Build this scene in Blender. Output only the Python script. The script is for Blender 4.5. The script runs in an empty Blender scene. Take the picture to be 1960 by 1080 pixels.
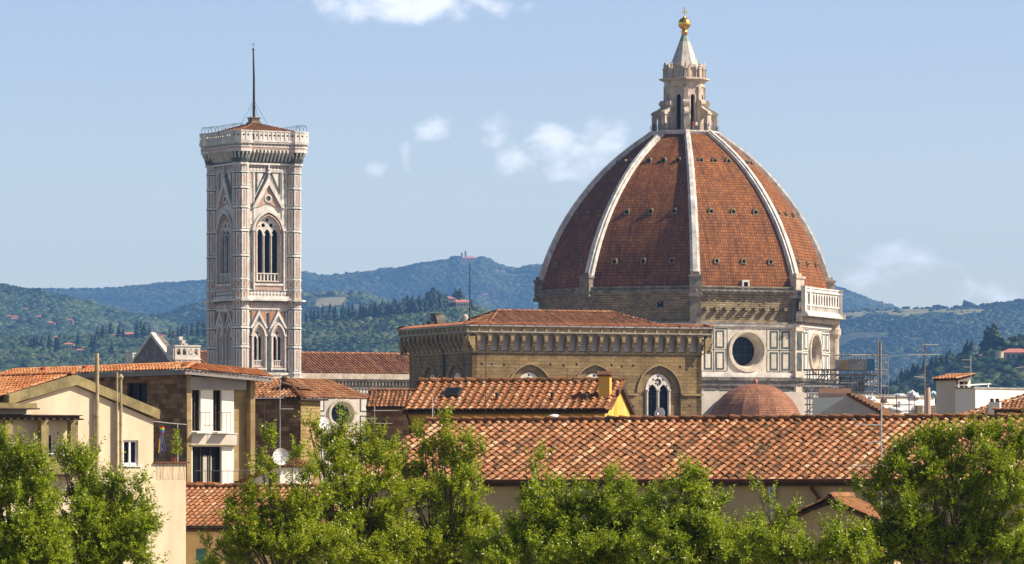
import bpy, bmesh, math, random
import numpy as np
from mathutils import Vector, Matrix, noise
from mathutils.geometry import tessellate_polygon
R = math.radians
random.seed(7)
SC = bpy.context.scene
COL = SC.collection

# ------------------------------------------------------------------ camera, sky, sun, exposure
F = 10889.0            # focal length in pixels of a 1960 px wide picture (200 mm lens)
EYE = 20.0             # camera height above the city ground
HOR = 960.0            # row of the eye-level line in the photograph
cam = bpy.data.cameras.new("camera")
cam.lens = 200.0
cam.sensor_width = 36.0
cam.shift_y = (HOR - 540.0) / 1960.0
cam.clip_start = 1.0
cam.clip_end = 40000.0
camo = bpy.data.objects.new("camera", cam)
COL.objects.link(camo)
camo.location = (0, 0, EYE)
camo.rotation_euler = (R(90), 0, 0)
SC.camera = camo

SUN_AZ = 86.0          # degrees to the right of the direction from the scene to the camera
SUN_EL = 41.0
sdir = Vector((math.sin(R(SUN_AZ)) * math.cos(R(SUN_EL)), -math.cos(R(SUN_AZ)) * math.cos(R(SUN_EL)), math.sin(R(SUN_EL))))
W = bpy.data.worlds.new("World")
SC.world = W
W.use_nodes = True
nt = W.node_tree
nt.nodes.clear()
def N(t, kind, **kw):
    n = t.nodes.new(kind)
    for k, v in kw.items():
        if hasattr(n, k):
            setattr(n, k, v)
        else:
            n.inputs[k].default_value = v
    return n
def L(t, a, b):
    t.links.new(a, b)
def math_n(t, op, a, b=None, c=None, clamp=False):
    n = t.nodes.new('ShaderNodeMath')
    n.operation = op
    n.use_clamp = clamp
    for i, x in enumerate((a, b, c)):
        if x is None:
            continue
        if isinstance(x, (int, float)):
            n.inputs[i].default_value = x
        else:
            t.links.new(x, n.inputs[i])
    return n.outputs[0]
SKY_STRENGTH = 0.13
sky = N(nt, 'ShaderNodeTexSky', sky_type='NISHITA', sun_disc=False)
sky.sun_elevation = R(SUN_EL)
sky.sun_rotation = R(180.0 - SUN_AZ)
sky.altitude = 200.0
sky.air_density = 1.0
sky.dust_density = 2.2
sky.ozone_density = 3.0
tc = N(nt, 'ShaderNodeTexCoord')
# the sky near the horizon of the photo is the clear blue one finds higher up: look the texture up a little higher
sx = N(nt, 'ShaderNodeSeparateXYZ')
L(nt, tc.outputs['Generated'], sx.inputs[0])
zz = math_n(nt, 'MULTIPLY_ADD', sx.outputs[2], 1.3, 0.022)
cx = N(nt, 'ShaderNodeCombineXYZ')
L(nt, sx.outputs[0], cx.inputs[0]); L(nt, sx.outputs[1], cx.inputs[1]); L(nt, zz, cx.inputs[2])
nrm = N(nt, 'ShaderNodeVectorMath', operation='NORMALIZE')
L(nt, cx.outputs[0], nrm.inputs[0])
L(nt, nrm.outputs[0], sky.inputs[0])
# clouds: fractal noise over the view direction, gathered in a few banks above the northern hills
az = math_n(nt, 'DIVIDE', sx.outputs[0], math_n(nt, 'MAXIMUM', sx.outputs[1], 0.05))
el = math_n(nt, 'DIVIDE', sx.outputs[2], math_n(nt, 'MAXIMUM', sx.outputs[1], 0.05))
cc = N(nt, 'ShaderNodeCombineXYZ')
L(nt, az, cc.inputs[0]); L(nt, math_n(nt, 'MULTIPLY', el, 1.5), cc.inputs[1])
cn = N(nt, 'ShaderNodeTexNoise', noise_dimensions='3D')
cn.inputs['Scale'].default_value = 120.0
cn.inputs['Detail'].default_value = 8.0
cn.inputs['Roughness'].default_value = 0.55
cn.inputs['Distortion'].default_value = 0.3
L(nt, cc.outputs[0], cn.inputs['Vector'])
mask = None
BANKS = [(0.0130, 0.0598, 0.0075, 0.0052, 1.12), (0.0065, 0.0625, 0.0075, 0.0056, 1.08), (-0.0035, 0.0645, 0.0050, 0.0040, 1.0), (0.0005, 0.0605, 0.0065, 0.0045, 1.0), (0.0160, .0635, .0065, .0045, 1.05), (.009, .0585, .008, .0035, 1.05),
         (-0.0143, 0.0652, 0.0042, 0.0026, 1.06), (-0.0243, 0.0587, 0.0028, 0.0022, 1.02), (-0.0185, 0.0600, 0.0016, 0.0035, .92), (-0.0180, 0.0882, 0.0170, 0.0046, 1.35), (-0.0280, .0880, .008, .0045, 1.2),
         (0.0680, 0.0420, 0.0085, 0.0040, 1.08), (0.0620, 0.0400, 0.0080, 0.0030, .95), (0.086, 0.0365, 0.016, 0.0035, 0.9), (-0.058, 0.0530, 0.009, 0.003, 0.72)]
for (a0, e0, sa, se, amp) in BANKS:
    da = math_n(nt, 'DIVIDE', math_n(nt, 'SUBTRACT', az, a0), sa)
    de = math_n(nt, 'DIVIDE', math_n(nt, 'SUBTRACT', el, e0), se)
    r2 = math_n(nt, 'ADD', math_n(nt, 'MULTIPLY', da, da), math_n(nt, 'MULTIPLY', de, de))
    g = math_n(nt, 'MULTIPLY', math_n(nt, 'EXPONENT', math_n(nt, 'MULTIPLY', r2, -0.8)), amp)
    mask = g if mask is None else math_n(nt, 'MAXIMUM', mask, g)
dens = math_n(nt, 'MULTIPLY_ADD', cn.outputs[0], 2.2, math_n(nt, 'MULTIPLY_ADD', mask, 1.05, -1.66))
mr = N(nt, 'ShaderNodeMapRange', interpolation_type='SMOOTHSTEP')
mr.inputs['From Min'].default_value = 0.0
mr.inputs['From Max'].default_value = 1.0
mr.inputs['To Max'].default_value = 0.80
L(nt, dens, mr.inputs['Value'])
mix = N(nt, 'ShaderNodeMixRGB')
tint = N(nt, 'ShaderNodeMixRGB', blend_type='MULTIPLY')
tint.inputs[0].default_value = 1.0
tint.inputs[2].default_value = (1.10, 0.965, 0.915, 1)
L(nt, sky.outputs[0], tint.inputs[1])
L(nt, mr.outputs[0], mix.inputs[0])
mix.inputs[2].default_value = (7.0, 6.9, 7.1, 1)
bg = N(nt, 'ShaderNodeBackground')
bg.inputs[1].default_value = SKY_STRENGTH
# sky above the view is darkened to cut fill light on shaded faces
dz = N(nt, 'ShaderNodeMapRange', interpolation_type='SMOOTHSTEP')
dz.inputs['From Min'].default_value = 0.10
dz.inputs['From Max'].default_value = 0.55
dz.inputs['To Min'].default_value = 1.0
dz.inputs['To Max'].default_value = 0.36
L(nt, sx.outputs[2], dz.inputs['Value'])
# and pales to a milky blue above the hills
hzn = N(nt, 'ShaderNodeMapRange', interpolation_type='SMOOTHSTEP')
hzn.inputs['From Min'].default_value = 0.025
hzn.inputs['From Max'].default_value = 0.092
L(nt, sx.outputs[2], hzn.inputs['Value'])
hcol = N(nt, 'ShaderNodeMixRGB')
hcol.inputs[1].default_value = (1.40, 1.29, 1.07, 1)
hcol.inputs[2].default_value = (0.99, 0.97, 0.97, 1)
L(nt, hzn.outputs[0], hcol.inputs[0])
hmul = N(nt, 'ShaderNodeMixRGB', blend_type='MULTIPLY')
hmul.inputs[0].default_value = 1.0
L(nt, tint.outputs[0], hmul.inputs[1]); L(nt, hcol.outputs[0], hmul.inputs[2]); L(nt, hmul.outputs[0], mix.inputs[1])
deep = N(nt, 'ShaderNodeVectorMath', operation='SCALE')
L(nt, mix.outputs[0], deep.inputs[0]); L(nt, dz.outputs[0], deep.inputs['Scale'])
L(nt, deep.outputs[0], bg.inputs[0])
wo = N(nt, 'ShaderNodeOutputWorld')
L(nt, bg.outputs[0], wo.inputs[0])

sl = bpy.data.lights.new("sun", 'SUN')
sl.energy = 5.0
sl.angle = R(0.5)
sl.color = (1.0, 0.90, 0.74)
so = bpy.data.objects.new("sun", sl)
COL.objects.link(so)
so.location = (200, -100, 300)
so.rotation_euler = sdir.to_track_quat('Z', 'Y').to_euler()
SC.view_settings.view_transform = 'Standard'
SC.view_settings.look = 'None'
SC.view_settings.exposure = 0.75
SC.view_settings.gamma = 1.0

def P(px, py, D):
    """world point at distance D seen at a pixel of the 1960 px photograph (used to survey the place)"""
    return Vector(((px - 980.0) / F * D, D, EYE + (HOR - py) / F * D))
def PX(px, D): return (px - 980.0) / F * D
def PZ(py, D): return EYE + (HOR - py) / F * D

# ------------------------------------------------------------------ materials
def mat(name, c1, c2=None, sc=2.0, rough=0.85, bump=0.0, bsc=None, metal=0.0, spec=0.3, dirt=0.0, dsc=0.25, stretch=None, lo=.35, hi=.65):
    m = bpy.data.materials.new(name)
    m.use_nodes = True
    t = m.node_tree
    b = t.nodes['Principled BSDF']
    b.inputs['Roughness'].default_value = rough
    b.inputs['Metallic'].default_value = metal
    b.inputs['Specular IOR Level'].default_value = spec
    c = N(t, 'ShaderNodeTexCoord')
    vec = c.outputs['Object']
    if stretch:
        mp = N(t, 'ShaderNodeMapping')
        mp.inputs['Scale'].default_value = stretch
        L(t, vec, mp.inputs[0]); vec = mp.outputs[0]
    out = None
    if c2 is not None:
        n = N(t, 'ShaderNodeTexNoise')
        n.inputs['Scale'].default_value = sc
        n.inputs['Detail'].default_value = 6
        n.inputs['Roughness'].default_value = 0.6
        L(t, vec, n.inputs['Vector'])
        r = N(t, 'ShaderNodeValToRGB')
        r.color_ramp.elements[0].position = lo
        r.color_ramp.elements[0].color = (*c1, 1)
        r.color_ramp.elements[1].position = hi
        r.color_ramp.elements[1].color = (*c2, 1)
        L(t, n.outputs[0], r.inputs[0])
        out = r.outputs[0]
    if dirt > 0:
        n2 = N(t, 'ShaderNodeTexNoise')
        n2.inputs['Scale'].default_value = dsc
        n2.inputs['Detail'].default_value = 8
        n2.inputs['Roughness'].default_value = 0.65
        mp2 = N(t, 'ShaderNodeMapping')
        mp2.inputs['Scale'].default_value = (1, 1, 0.22)
        L(t, c.outputs['Object'], mp2.inputs[0]); L(t, mp2.outputs[0], n2.inputs['Vector'])
        r2 = N(t, 'ShaderNodeMapRange')
        r2.inputs['From Min'].default_value = 0.42
        r2.inputs['From Max'].default_value = 0.7
        r2.inputs['To Min'].default_value = 1.0
        r2.inputs['To Max'].default_value = 1.0 - dirt
        L(t, n2.outputs[0], r2.inputs[0])
        mx = N(t, 'ShaderNodeMixRGB', blend_type='MULTIPLY')
        mx.inputs[0].default_value = 1.0
        if out: L(t, out, mx.inputs[1])
        else: mx.inputs[1].default_value = (*c1, 1)
        L(t, r2.outputs[0], mx.inputs[2])
        out = mx.outputs[0]
    if out: L(t, out, b.inputs['Base Color'])
    else: b.inputs['Base Color'].default_value = (*c1, 1)
    if bump > 0:
        n3 = N(t, 'ShaderNodeTexNoise')
        n3.inputs['Scale'].default_value = bsc or sc * 3
        n3.inputs['Detail'].default_value = 5
        L(t, vec, n3.inputs['Vector'])
        bp = N(t, 'ShaderNodeBump')
        bp.inputs['Strength'].default_value = bump
        bp.inputs['Distance'].default_value = 0.1
        L(t, n3.outputs[0], bp.inputs['Height'])
        L(t, bp.outputs[0], b.inputs['Normal'])
    return m

def brick(name, c1, c2, mortar, w, h, ms=0.02, bump=0.5, dirt=0.0, offset=0.5, rough=0.85, vary=None, dist=0.05, freq=2, squash=1.0, dsc=.25, streak=0.0, sks=1.0):
    """courses of blocks or tiles, laid in metres over the surface's own UV"""
    m = bpy.data.materials.new(name)
    m.use_nodes = True
    t = m.node_tree
    b = t.nodes['Principled BSDF']
    b.inputs['Roughness'].default_value = rough
    b.inputs['Specular IOR Level'].default_value = 0.25
    uv = N(t, 'ShaderNodeUVMap')
    br = N(t, 'ShaderNodeTexBrick')
    br.offset = offset
    br.squash = squash
    br.squash_frequency = freq
    br.inputs['Color1'].default_value = (*c1, 1)
    br.inputs['Color2'].default_value = (*c2, 1)
    br.inputs['Mortar'].default_value = (*mortar, 1)
    br.inputs['Scale'].default_value = 1.0
    br.inputs['Mortar Size'].default_value = ms
    br.inputs['Mortar Smooth'].default_value = 0.3
    br.inputs['Bias'].default_value = 0.0
    br.inputs['Brick Width'].default_value = w
    br.inputs['Row Height'].default_value = h
    nz = N(t, 'ShaderNodeTexNoise')
    nz.inputs['Scale'].default_value = 0.6 / h
    nz.inputs['Detail'].default_value = 3
    L(t, uv.outputs[0], nz.inputs['Vector'])
    ad = N(t, 'ShaderNodeVectorMath', operation='MULTIPLY_ADD')
    ad.inputs[1].default_value = (h * .25, h * .25, 0)
    L(t, nz.outputs['Color'], ad.inputs[0]); L(t, uv.outputs[0], ad.inputs[2])
    L(t, ad.outputs[0], br.inputs['Vector'])
    out = br.outputs[0]
    if vary:
        n = N(t, 'ShaderNodeTexNoise')
        n.inputs['Scale'].default_value = vary
        n.inputs['Detail'].default_value = 7
        n.inputs['Roughness'].default_value = .65
        L(t, uv.outputs[0], n.inputs['Vector'])
        r2 = N(t, 'ShaderNodeMapRange')
        r2.inputs['From Min'].default_value = 0.35
        r2.inputs['From Max'].default_value = 0.7
        r2.inputs['To Min'].default_value = 1.12
        r2.inputs['To Max'].default_value = 1.0 - dirt
        L(t, n.outputs[0], r2.inputs[0])
        mx = N(t, 'ShaderNodeMixRGB', blend_type='MULTIPLY')
        mx.inputs[0].default_value = 1.0
        L(t, out, mx.inputs[1]); L(t, r2.outputs[0], mx.inputs[2])
        out = mx.outputs[0]
    if streak:
        mp = N(t, 'ShaderNodeMapping')
        mp.inputs['Scale'].default_value = (1.0, 0.06, 1)
        L(t, uv.outputs[0], mp.inputs[0])
        n4 = N(t, 'ShaderNodeTexNoise')
        n4.inputs['Scale'].default_value = sks
        n4.inputs['Detail'].default_value = 6
        L(t, mp.outputs[0], n4.inputs['Vector'])
        r4 = N(t, 'ShaderNodeMapRange')
        r4.inputs['From Min'].default_value = 0.5
        r4.inputs['From Max'].default_value = 0.72
        r4.inputs['To Min'].default_value = 1.0
        r4.inputs['To Max'].default_value = 1.0 - streak
        L(t, n4.outputs[0], r4.inputs[0])
        mx4 = N(t, 'ShaderNodeMixRGB', blend_type='MULTIPLY')
        mx4.inputs[0].default_value = 1.0
        L(t, out, mx4.inputs[1]); L(t, r4.outputs[0], mx4.inputs[2])
        out = mx4.outputs[0]
    L(t, out, b.inputs['Base Color'])
    bp = N(t, 'ShaderNodeBump')
    bp.inputs['Strength'].default_value = bump
    bp.inputs['Distance'].default_value = dist
    bp.invert = True
    L(t, br.outputs['Fac'], bp.inputs['Height'])
    L(t, bp.outputs[0], b.inputs['Normal'])
    return m

def tilemat(name, cols, rough=0.8, moss=0.35):
    """fired clay whose colour differs tile by tile (face value "rnd") with lichen stains"""
    m = bpy.data.materials.new(name)
    m.use_nodes = True
    t = m.node_tree
    b = t.nodes['Principled BSDF']
    b.inputs['Roughness'].default_value = rough
    b.inputs['Specular IOR Level'].default_value = 0.25
    a = N(t, 'ShaderNodeAttribute', attribute_name='rnd')
    r = N(t, 'ShaderNodeValToRGB')
    e = r.color_ramp.elements
    e[0].position, e[0].color = 0.0, (*cols[0], 1)
    e[1].position, e[1].color = 1.0, (*cols[-1], 1)
    for i, c in enumerate(cols[1:-1]):
        x = e.new((i + 1) / (len(cols) - 1.0)); x.color = (*c, 1)
    L(t, a.outputs['Fac'], r.inputs[0])
    c = N(t, 'ShaderNodeTexCoord')
    n = N(t, 'ShaderNodeTexNoise')
    n.inputs['Scale'].default_value = 1.1
    n.inputs['Detail'].default_value = 8
    n.inputs['Roughness'].default_value = .7
    L(t, c.outputs['Object'], n.inputs['Vector'])
    mr_ = N(t, 'ShaderNodeMapRange')
    mr_.inputs['From Min'].default_value = 0.48
    mr_.inputs['From Max'].default_value = 0.66
    mr_.inputs['To Max'].default_value = moss
    L(t, n.outputs[0], mr_.inputs[0])
    mx = N(t, 'ShaderNodeMixRGB')
    mx.inputs[2].default_value = (0.10, 0.075, 0.045, 1)
    L(t, mr_.outputs[0], mx.inputs[0]); L(t, r.outputs[0], mx.inputs[1])
    L(t, mx.outputs[0], b.inputs['Base Color'])
    return m

def leafmat(name, cols, trans=0.35):
    m = bpy.data.materials.new(name)
    m.use_nodes = True
    t = m.node_tree
    b = t.nodes['Principled BSDF']
    b.inputs['Roughness'].default_value = 0.38
    b.inputs['Specular IOR Level'].default_value = 0.45 if trans else 0.1
    a = N(t, 'ShaderNodeAttribute', attribute_name='rnd')
    r = N(t, 'ShaderNodeValToRGB')
    e = r.color_ramp.elements
    e[0].position, e[0].color = 0.0, (*cols[0], 1)
    e[1].position, e[1].color = 1.0, (*cols[-1], 1)
    for i, c in enumerate(cols[1:-1]):
        x = e.new((i + 1) / (len(cols) - 1.0)); x.color = (*c, 1)
    L(t, a.outputs['Fac'], r.inputs[0])
    L(t, r.outputs[0], b.inputs['Base Color'])
    if trans > 0:
        tr = N(t, 'ShaderNodeBsdfTranslucent')
        L(t, r.outputs[0], tr.inputs[0])
        mx = N(t, 'ShaderNodeMixShader')
        mx.inputs[0].default_value = trans
        L(t, b.outputs[0], mx.inputs[1]); L(t, tr.outputs[0], mx.inputs[2])
        L(t, mx.outputs[0], t.nodes['Material Output'].inputs[0])
    return m

def checker(name, c1, c2, c3, sc):
    m = bpy.data.materials.new(name)
    m.use_nodes = True
    t = m.node_tree
    b = t.nodes['Principled BSDF']
    b.inputs['Roughness'].default_value = 0.7
    uv = N(t, 'ShaderNodeUVMap')
    mp = N(t, 'ShaderNodeMapping')
    mp.inputs['Rotation'].default_value = (0, 0, R(45))
    L(t, uv.outputs[0], mp.inputs[0])
    ck = N(t, 'ShaderNodeTexChecker')
    ck.inputs['Scale'].default_value = sc
    ck.inputs['Color1'].default_value = (*c1, 1)
    ck.inputs['Color2'].default_value = (*c2, 1)
    L(t, mp.outputs[0], ck.inputs['Vector'])
    n = N(t, 'ShaderNodeTexNoise')
    n.inputs['Scale'].default_value = 1.2
    L(t, uv.outputs[0], n.inputs['Vector'])
    mx = N(t, 'ShaderNodeMixRGB')
    mx.inputs[2].default_value = (*c3, 1)
    L(t, math_n(t, 'MULTIPLY', n.outputs[0], 0.6), mx.inputs[0])
    L(t, ck.outputs[0], mx.inputs[1])
    L(t, mx.outputs[0], b.inputs['Base Color'])
    return m

M = {}
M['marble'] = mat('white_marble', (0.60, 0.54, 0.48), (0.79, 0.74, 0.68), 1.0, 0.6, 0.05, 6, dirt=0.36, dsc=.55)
M['sunlit_marble'] = mat('sunlit_drum_marble', (0.62, 0.57, 0.50), (0.78, 0.73, 0.66), 1.0, .6, dirt=.25, dsc=.5)  # paler copy of the drum marble, strong sun put into its colour
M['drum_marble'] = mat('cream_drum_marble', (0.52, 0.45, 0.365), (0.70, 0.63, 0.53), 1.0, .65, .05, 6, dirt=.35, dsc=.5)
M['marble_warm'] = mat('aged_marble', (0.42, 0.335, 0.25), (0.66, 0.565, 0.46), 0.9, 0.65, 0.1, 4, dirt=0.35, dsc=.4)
M['pink'] = mat('pink_marble', (0.44, 0.27, 0.21), (0.54, 0.37, 0.30), 1.5, 0.6, dirt=.15)
M['red'] = mat('red_marble', (0.36, 0.16, 0.09), (0.46, 0.24, 0.15), 2, 0.6)
M['green'] = mat('green_serpentine', (0.030, 0.045, 0.042), (0.085, 0.105, 0.095), 1.5, 0.5)
M['frieze'] = checker('diamond_inlay', (0.70, 0.65, 0.60), (0.12, 0.13, 0.13), (.52, .42, .36), 2.2)
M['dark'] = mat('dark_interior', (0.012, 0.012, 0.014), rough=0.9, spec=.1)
M['glass'] = mat('old_window_glass', (0.008, 0.009, 0.013), (0.014, .015, .02), 3, rough=0.4, spec=0.06)
M['domebrick'] = brick('dome_tiles', (0.21, 0.066, 0.016), (0.35, 0.126, 0.028), (0.075, 0.034, 0.018), 0.50, 0.62, 0.055, 0.9, dirt=0.42, vary=0.2, offset=0.0, dist=0.12, streak=.5, sks=.9)
M['rough'] = brick('rough_drum_masonry', (0.27, 0.20, 0.105), (0.37, 0.285, 0.16), (0.12, 0.09, 0.05), 1.1, 0.42, 0.04, 1.0, dirt=0.5, vary=0.5, dist=.15)
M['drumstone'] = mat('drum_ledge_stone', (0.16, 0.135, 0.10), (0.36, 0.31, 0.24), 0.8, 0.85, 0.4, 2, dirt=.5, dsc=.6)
M['ribmarble'] = mat('rib_marble', (0.50, 0.46, 0.41), (0.80, 0.76, 0.70), 0.9, 0.65, 0.3, 2.2, dirt=0.45, dsc=.7)
M['sandstone'] = brick('pietraforte_ashlar', (0.235, 0.152, 0.062), (0.32, 0.218, 0.095), (0.15, 0.10, 0.045), 1.25, 0.46, 0.035, 0.5, dirt=0.45, vary=0.35, streak=.3, sks=.8)
M['sandtrim'] = mat('sandstone_trim', (0.26, 0.18, 0.085), (0.40, 0.295, 0.15), 1.4, 0.85, 0.3, 5, dirt=.35, dsc=.8)
M['straw'] = mat('straw_render', (0.58, 0.44, 0.24), (0.66, 0.52, 0.30), .8, .9, dirt=.2)
M['soot_shade'] = mat('soot_and_shade_stone', (0.05, 0.045, 0.04), (0.20, 0.175, 0.145), .7, .9, .2, dirt=.4)
M['oculus'] = mat('beige_marble_ring', (0.48, 0.41, 0.31), (0.64, 0.57, 0.46), 1.2, .7, .1, dirt=.25)
M['gablestone'] = mat('rough_gable_stone', (0.13, 0.105, 0.085), (0.27, 0.225, 0.185), 1.4, .9, .5, dirt=.3)
M['greystone'] = mat('grey_stone', (0.26, 0.24, 0.21), (0.46, 0.43, 0.38), 1.5, 0.8, 0.2, dirt=.3)
M['plaster_grey'] = mat('grey_plaster', (0.42, 0.37, 0.35), (0.52, 0.47, 0.44), 1.0, 0.9, dirt=.2)
M['gold'] = mat('gilded_copper', (0.85, 0.52, 0.09), rough=0.28, metal=1.0)
M['lead'] = mat('weathered_cone_marble', (0.40, 0.37, 0.33), (0.66, 0.61, 0.54), 1.1, 0.6, .1, dirt=.5, dsc=.5)
M['verdigris'] = mat('verdigris_copper', (0.16, 0.22, 0.18), (0.30, 0.36, 0.28), 2.5, 0.6)
M['iron'] = mat('dark_iron', (0.03, 0.028, 0.027), (0.075, 0.065, 0.06), 3, 0.6, metal=.4)
M['steel'] = mat('galvanised_steel', (0.32, 0.33, 0.34), (0.5, 0.5, 0.5), 6, 0.45, metal=.6)
M['rust'] = mat('rusted_steel', (0.20, 0.11, 0.07), (0.36, 0.24, 0.17), 4, 0.7, metal=.3)
M['alu'] = mat('bare_aluminium', (0.62, 0.60, 0.60), (.75, .73, .72), 8, 0.4, metal=.5)
NEARC = [(0.080, 0.042, 0.020), (0.155, 0.076, 0.034), (0.24, 0.100, 0.042), (0.32, 0.130, 0.055), (0.37, 0.165, 0.078), (0.46, 0.235, 0.12), (0.50, 0.33, 0.20)]
M['tile'] = tilemat('clay_tiles_weathered', NEARC, moss=.42)
M['tile_bright'] = tilemat('clay_tiles_bright', [(0.16, .06, .025), (0.34, 0.115, 0.040), (0.44, 0.160, 0.055), (0.50, 0.215, 0.085), (0.56, .33, .18)], moss=.25)
M['tile_old'] = tilemat('clay_tiles_old', [(0.12, 0.055, 0.028), (0.24, 0.10, 0.042), (0.34, 0.15, 0.062), (0.42, 0.21, 0.10)], moss=.35)
M['tile_far'] = tilemat('clay_tiles_far', [(0.34, 0.11, 0.07), (0.46, 0.17, 0.11), (0.52, 0.24, 0.17)], moss=.1)
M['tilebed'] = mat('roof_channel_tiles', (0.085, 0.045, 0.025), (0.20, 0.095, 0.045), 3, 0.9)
M['cream'] = mat('cream_render', (0.72, 0.575, 0.395), (0.78, 0.64, 0.455), 0.7, 0.9, 0.03, 30, dirt=.24, dsc=.8)
M['ochre'] = mat('ochre_render', (0.58, 0.355, 0.075), (0.66, 0.42, 0.105), 0.8, 0.9, 0.03, 30, dirt=.16, dsc=.7)
M['ochre_dull'] = mat('dull_ochre_render', (0.46, 0.33, 0.165), (0.58, 0.43, 0.23), 0.5, 0.9, 0.05, 20, dirt=.30, dsc=.35)
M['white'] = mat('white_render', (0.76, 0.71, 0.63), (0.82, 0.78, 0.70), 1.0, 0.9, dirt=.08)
M['offwhite'] = mat('off_white_lime_wall', (0.56, 0.49, 0.42), (0.66, 0.59, 0.51), 0.6, 0.9, dirt=.18)  # off-white lime render, even tone with random dirt
M['brownbrick'] = brick('brown_stone_courses', (0.14, 0.070, 0.030), (0.36, 0.215, 0.115), (0.13, 0.075, 0.040), 0.62, 0.26, 0.012, 0.4, dirt=.35, vary=.6)
M['tanstone'] = brick('tan_stone_courses', (0.31, 0.215, 0.098), (0.385, 0.28, 0.14), (0.25, .175, .085), 0.7, 0.42, 0.012, 0.3, dirt=.3, vary=.6)
M['rubble'] = brick('rubble_stone', (0.36, 0.25, 0.10), (0.46, 0.33, 0.145), (0.27, .18, .08), 0.35, 0.22, 0.03, 0.6, dirt=.4, vary=.9)
M['concrete'] = mat('weathered_concrete', (0.21, 0.165, 0.075), (0.38, 0.30, 0.145), 1.6, 0.9, 0.2, 8, dirt=.45, dsc=1.4)
M['eavegrey'] = mat('grey_painted_eave', (0.23, 0.20, 0.19), (0.29, 0.255, 0.24), 1.2, 0.8)
M['slab'] = mat('grey_panel', (0.30, 0.27, 0.25), (0.36, 0.325, 0.30), 0.9, 0.9, dirt=.15)
M['darkwood'] = mat('dark_timber', (0.04, 0.026, 0.018), (0.085, 0.055, 0.035), 5, 0.8)
M['gutter'] = mat('copper_gutter', (0.10, 0.038, 0.022), (0.17, 0.07, 0.04), 4, 0.55, metal=.3)
M['pvc'] = mat('white_window_paint', (0.78, 0.78, 0.80), rough=.4)
M['curtain'] = mat('pale_curtain', (0.42, 0.38, 0.30), (0.55, 0.50, 0.42), 5, .95, stretch=(9, 9, .2))
M['teal'] = mat('teal_shutter', (0.03, 0.13, 0.15), (0.05, 0.19, 0.20), 4, .6)
M['redpaint'] = mat('red_plastic', (0.42, 0.06, 0.035), (0.5, 0.10, 0.06), 4, .5)
M['dishwhite'] = mat('dish_white', (0.74, 0.73, 0.74), (0.82, 0.81, 0.82), 3, .4)
M['tarpwhite'] = mat('white_tarpaulin', (0.62, 0.62, 0.66), (0.80, 0.80, 0.82), 2.0, .6, .5, 2.5)
M['tarpblue'] = mat('blue_site_sheet', (0.04, 0.16, 0.27), (0.07, 0.26, 0.36), 2, .6)
M['tarpgrey'] = mat('grey_debris_netting', (0.20, 0.19, 0.18), (0.32, 0.29, 0.26), 2, .9)
M['plank'] = mat('scaffold_plank', (0.16, 0.125, 0.085), (0.30, 0.24, 0.17), 3, .85)
M['orangeply'] = mat('orange_plywood', (0.36, 0.19, 0.05), (0.46, 0.26, 0.08), 3, .8)
M['pinkhouse'] = mat('pink_render', (0.52, 0.33, 0.26), (0.60, 0.42, 0.33), 0.4, .9, dirt=.15)
M['bark'] = mat('tree_bark', (0.09, 0.065, 0.04), (0.20, 0.15, 0.10), 4, .9, .5, stretch=(3, 3, .6))
LEAFC = [(0.050, 0.085, 0.006), (0.145, 0.215, 0.008), (0.285, 0.365, 0.011), (0.385, 0.455, 0.018), (0.48, 0.53, 0.08)]
M['leaf'] = leafmat('laurel_leaves', LEAFC, .45)
M['leaf2'] = leafmat('yellow_green_leaves', [(0.070, 0.105, 0.005), (0.190, 0.250, 0.008), (0.315, 0.380, 0.010), (0.410, 0.465, 0.018), (0.52, 0.54, 0.07)], .48)
M['leaf3'] = leafmat('dark_glossy_leaves', [(0.030, 0.062, 0.008), (0.085, 0.150, 0.010), (0.165, 0.255, 0.013), (0.265, 0.355, 0.020), (0.44, 0.50, 0.10)], .40)
M['far_leaf'] = leafmat('hill_canopy', [(0.012, 0.026, 0.013), (0.022, 0.043, 0.018), (0.036, 0.062, 0.022), (0.056, 0.082, 0.030), (.080, .098, .042)], 0)
M['blue_wood'] = leafmat('far_canopy', [(0.010, 0.022, 0.013), (0.017, 0.033, 0.016), (0.026, 0.046, 0.019), (0.040, 0.062, 0.024), (.055, .072, .030)], 0)
M['cypress'] = leafmat('cypress_foliage', [(0.012, 0.024, 0.015), (0.022, 0.040, 0.022), (0.032, 0.052, 0.026)], 0)

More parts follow.
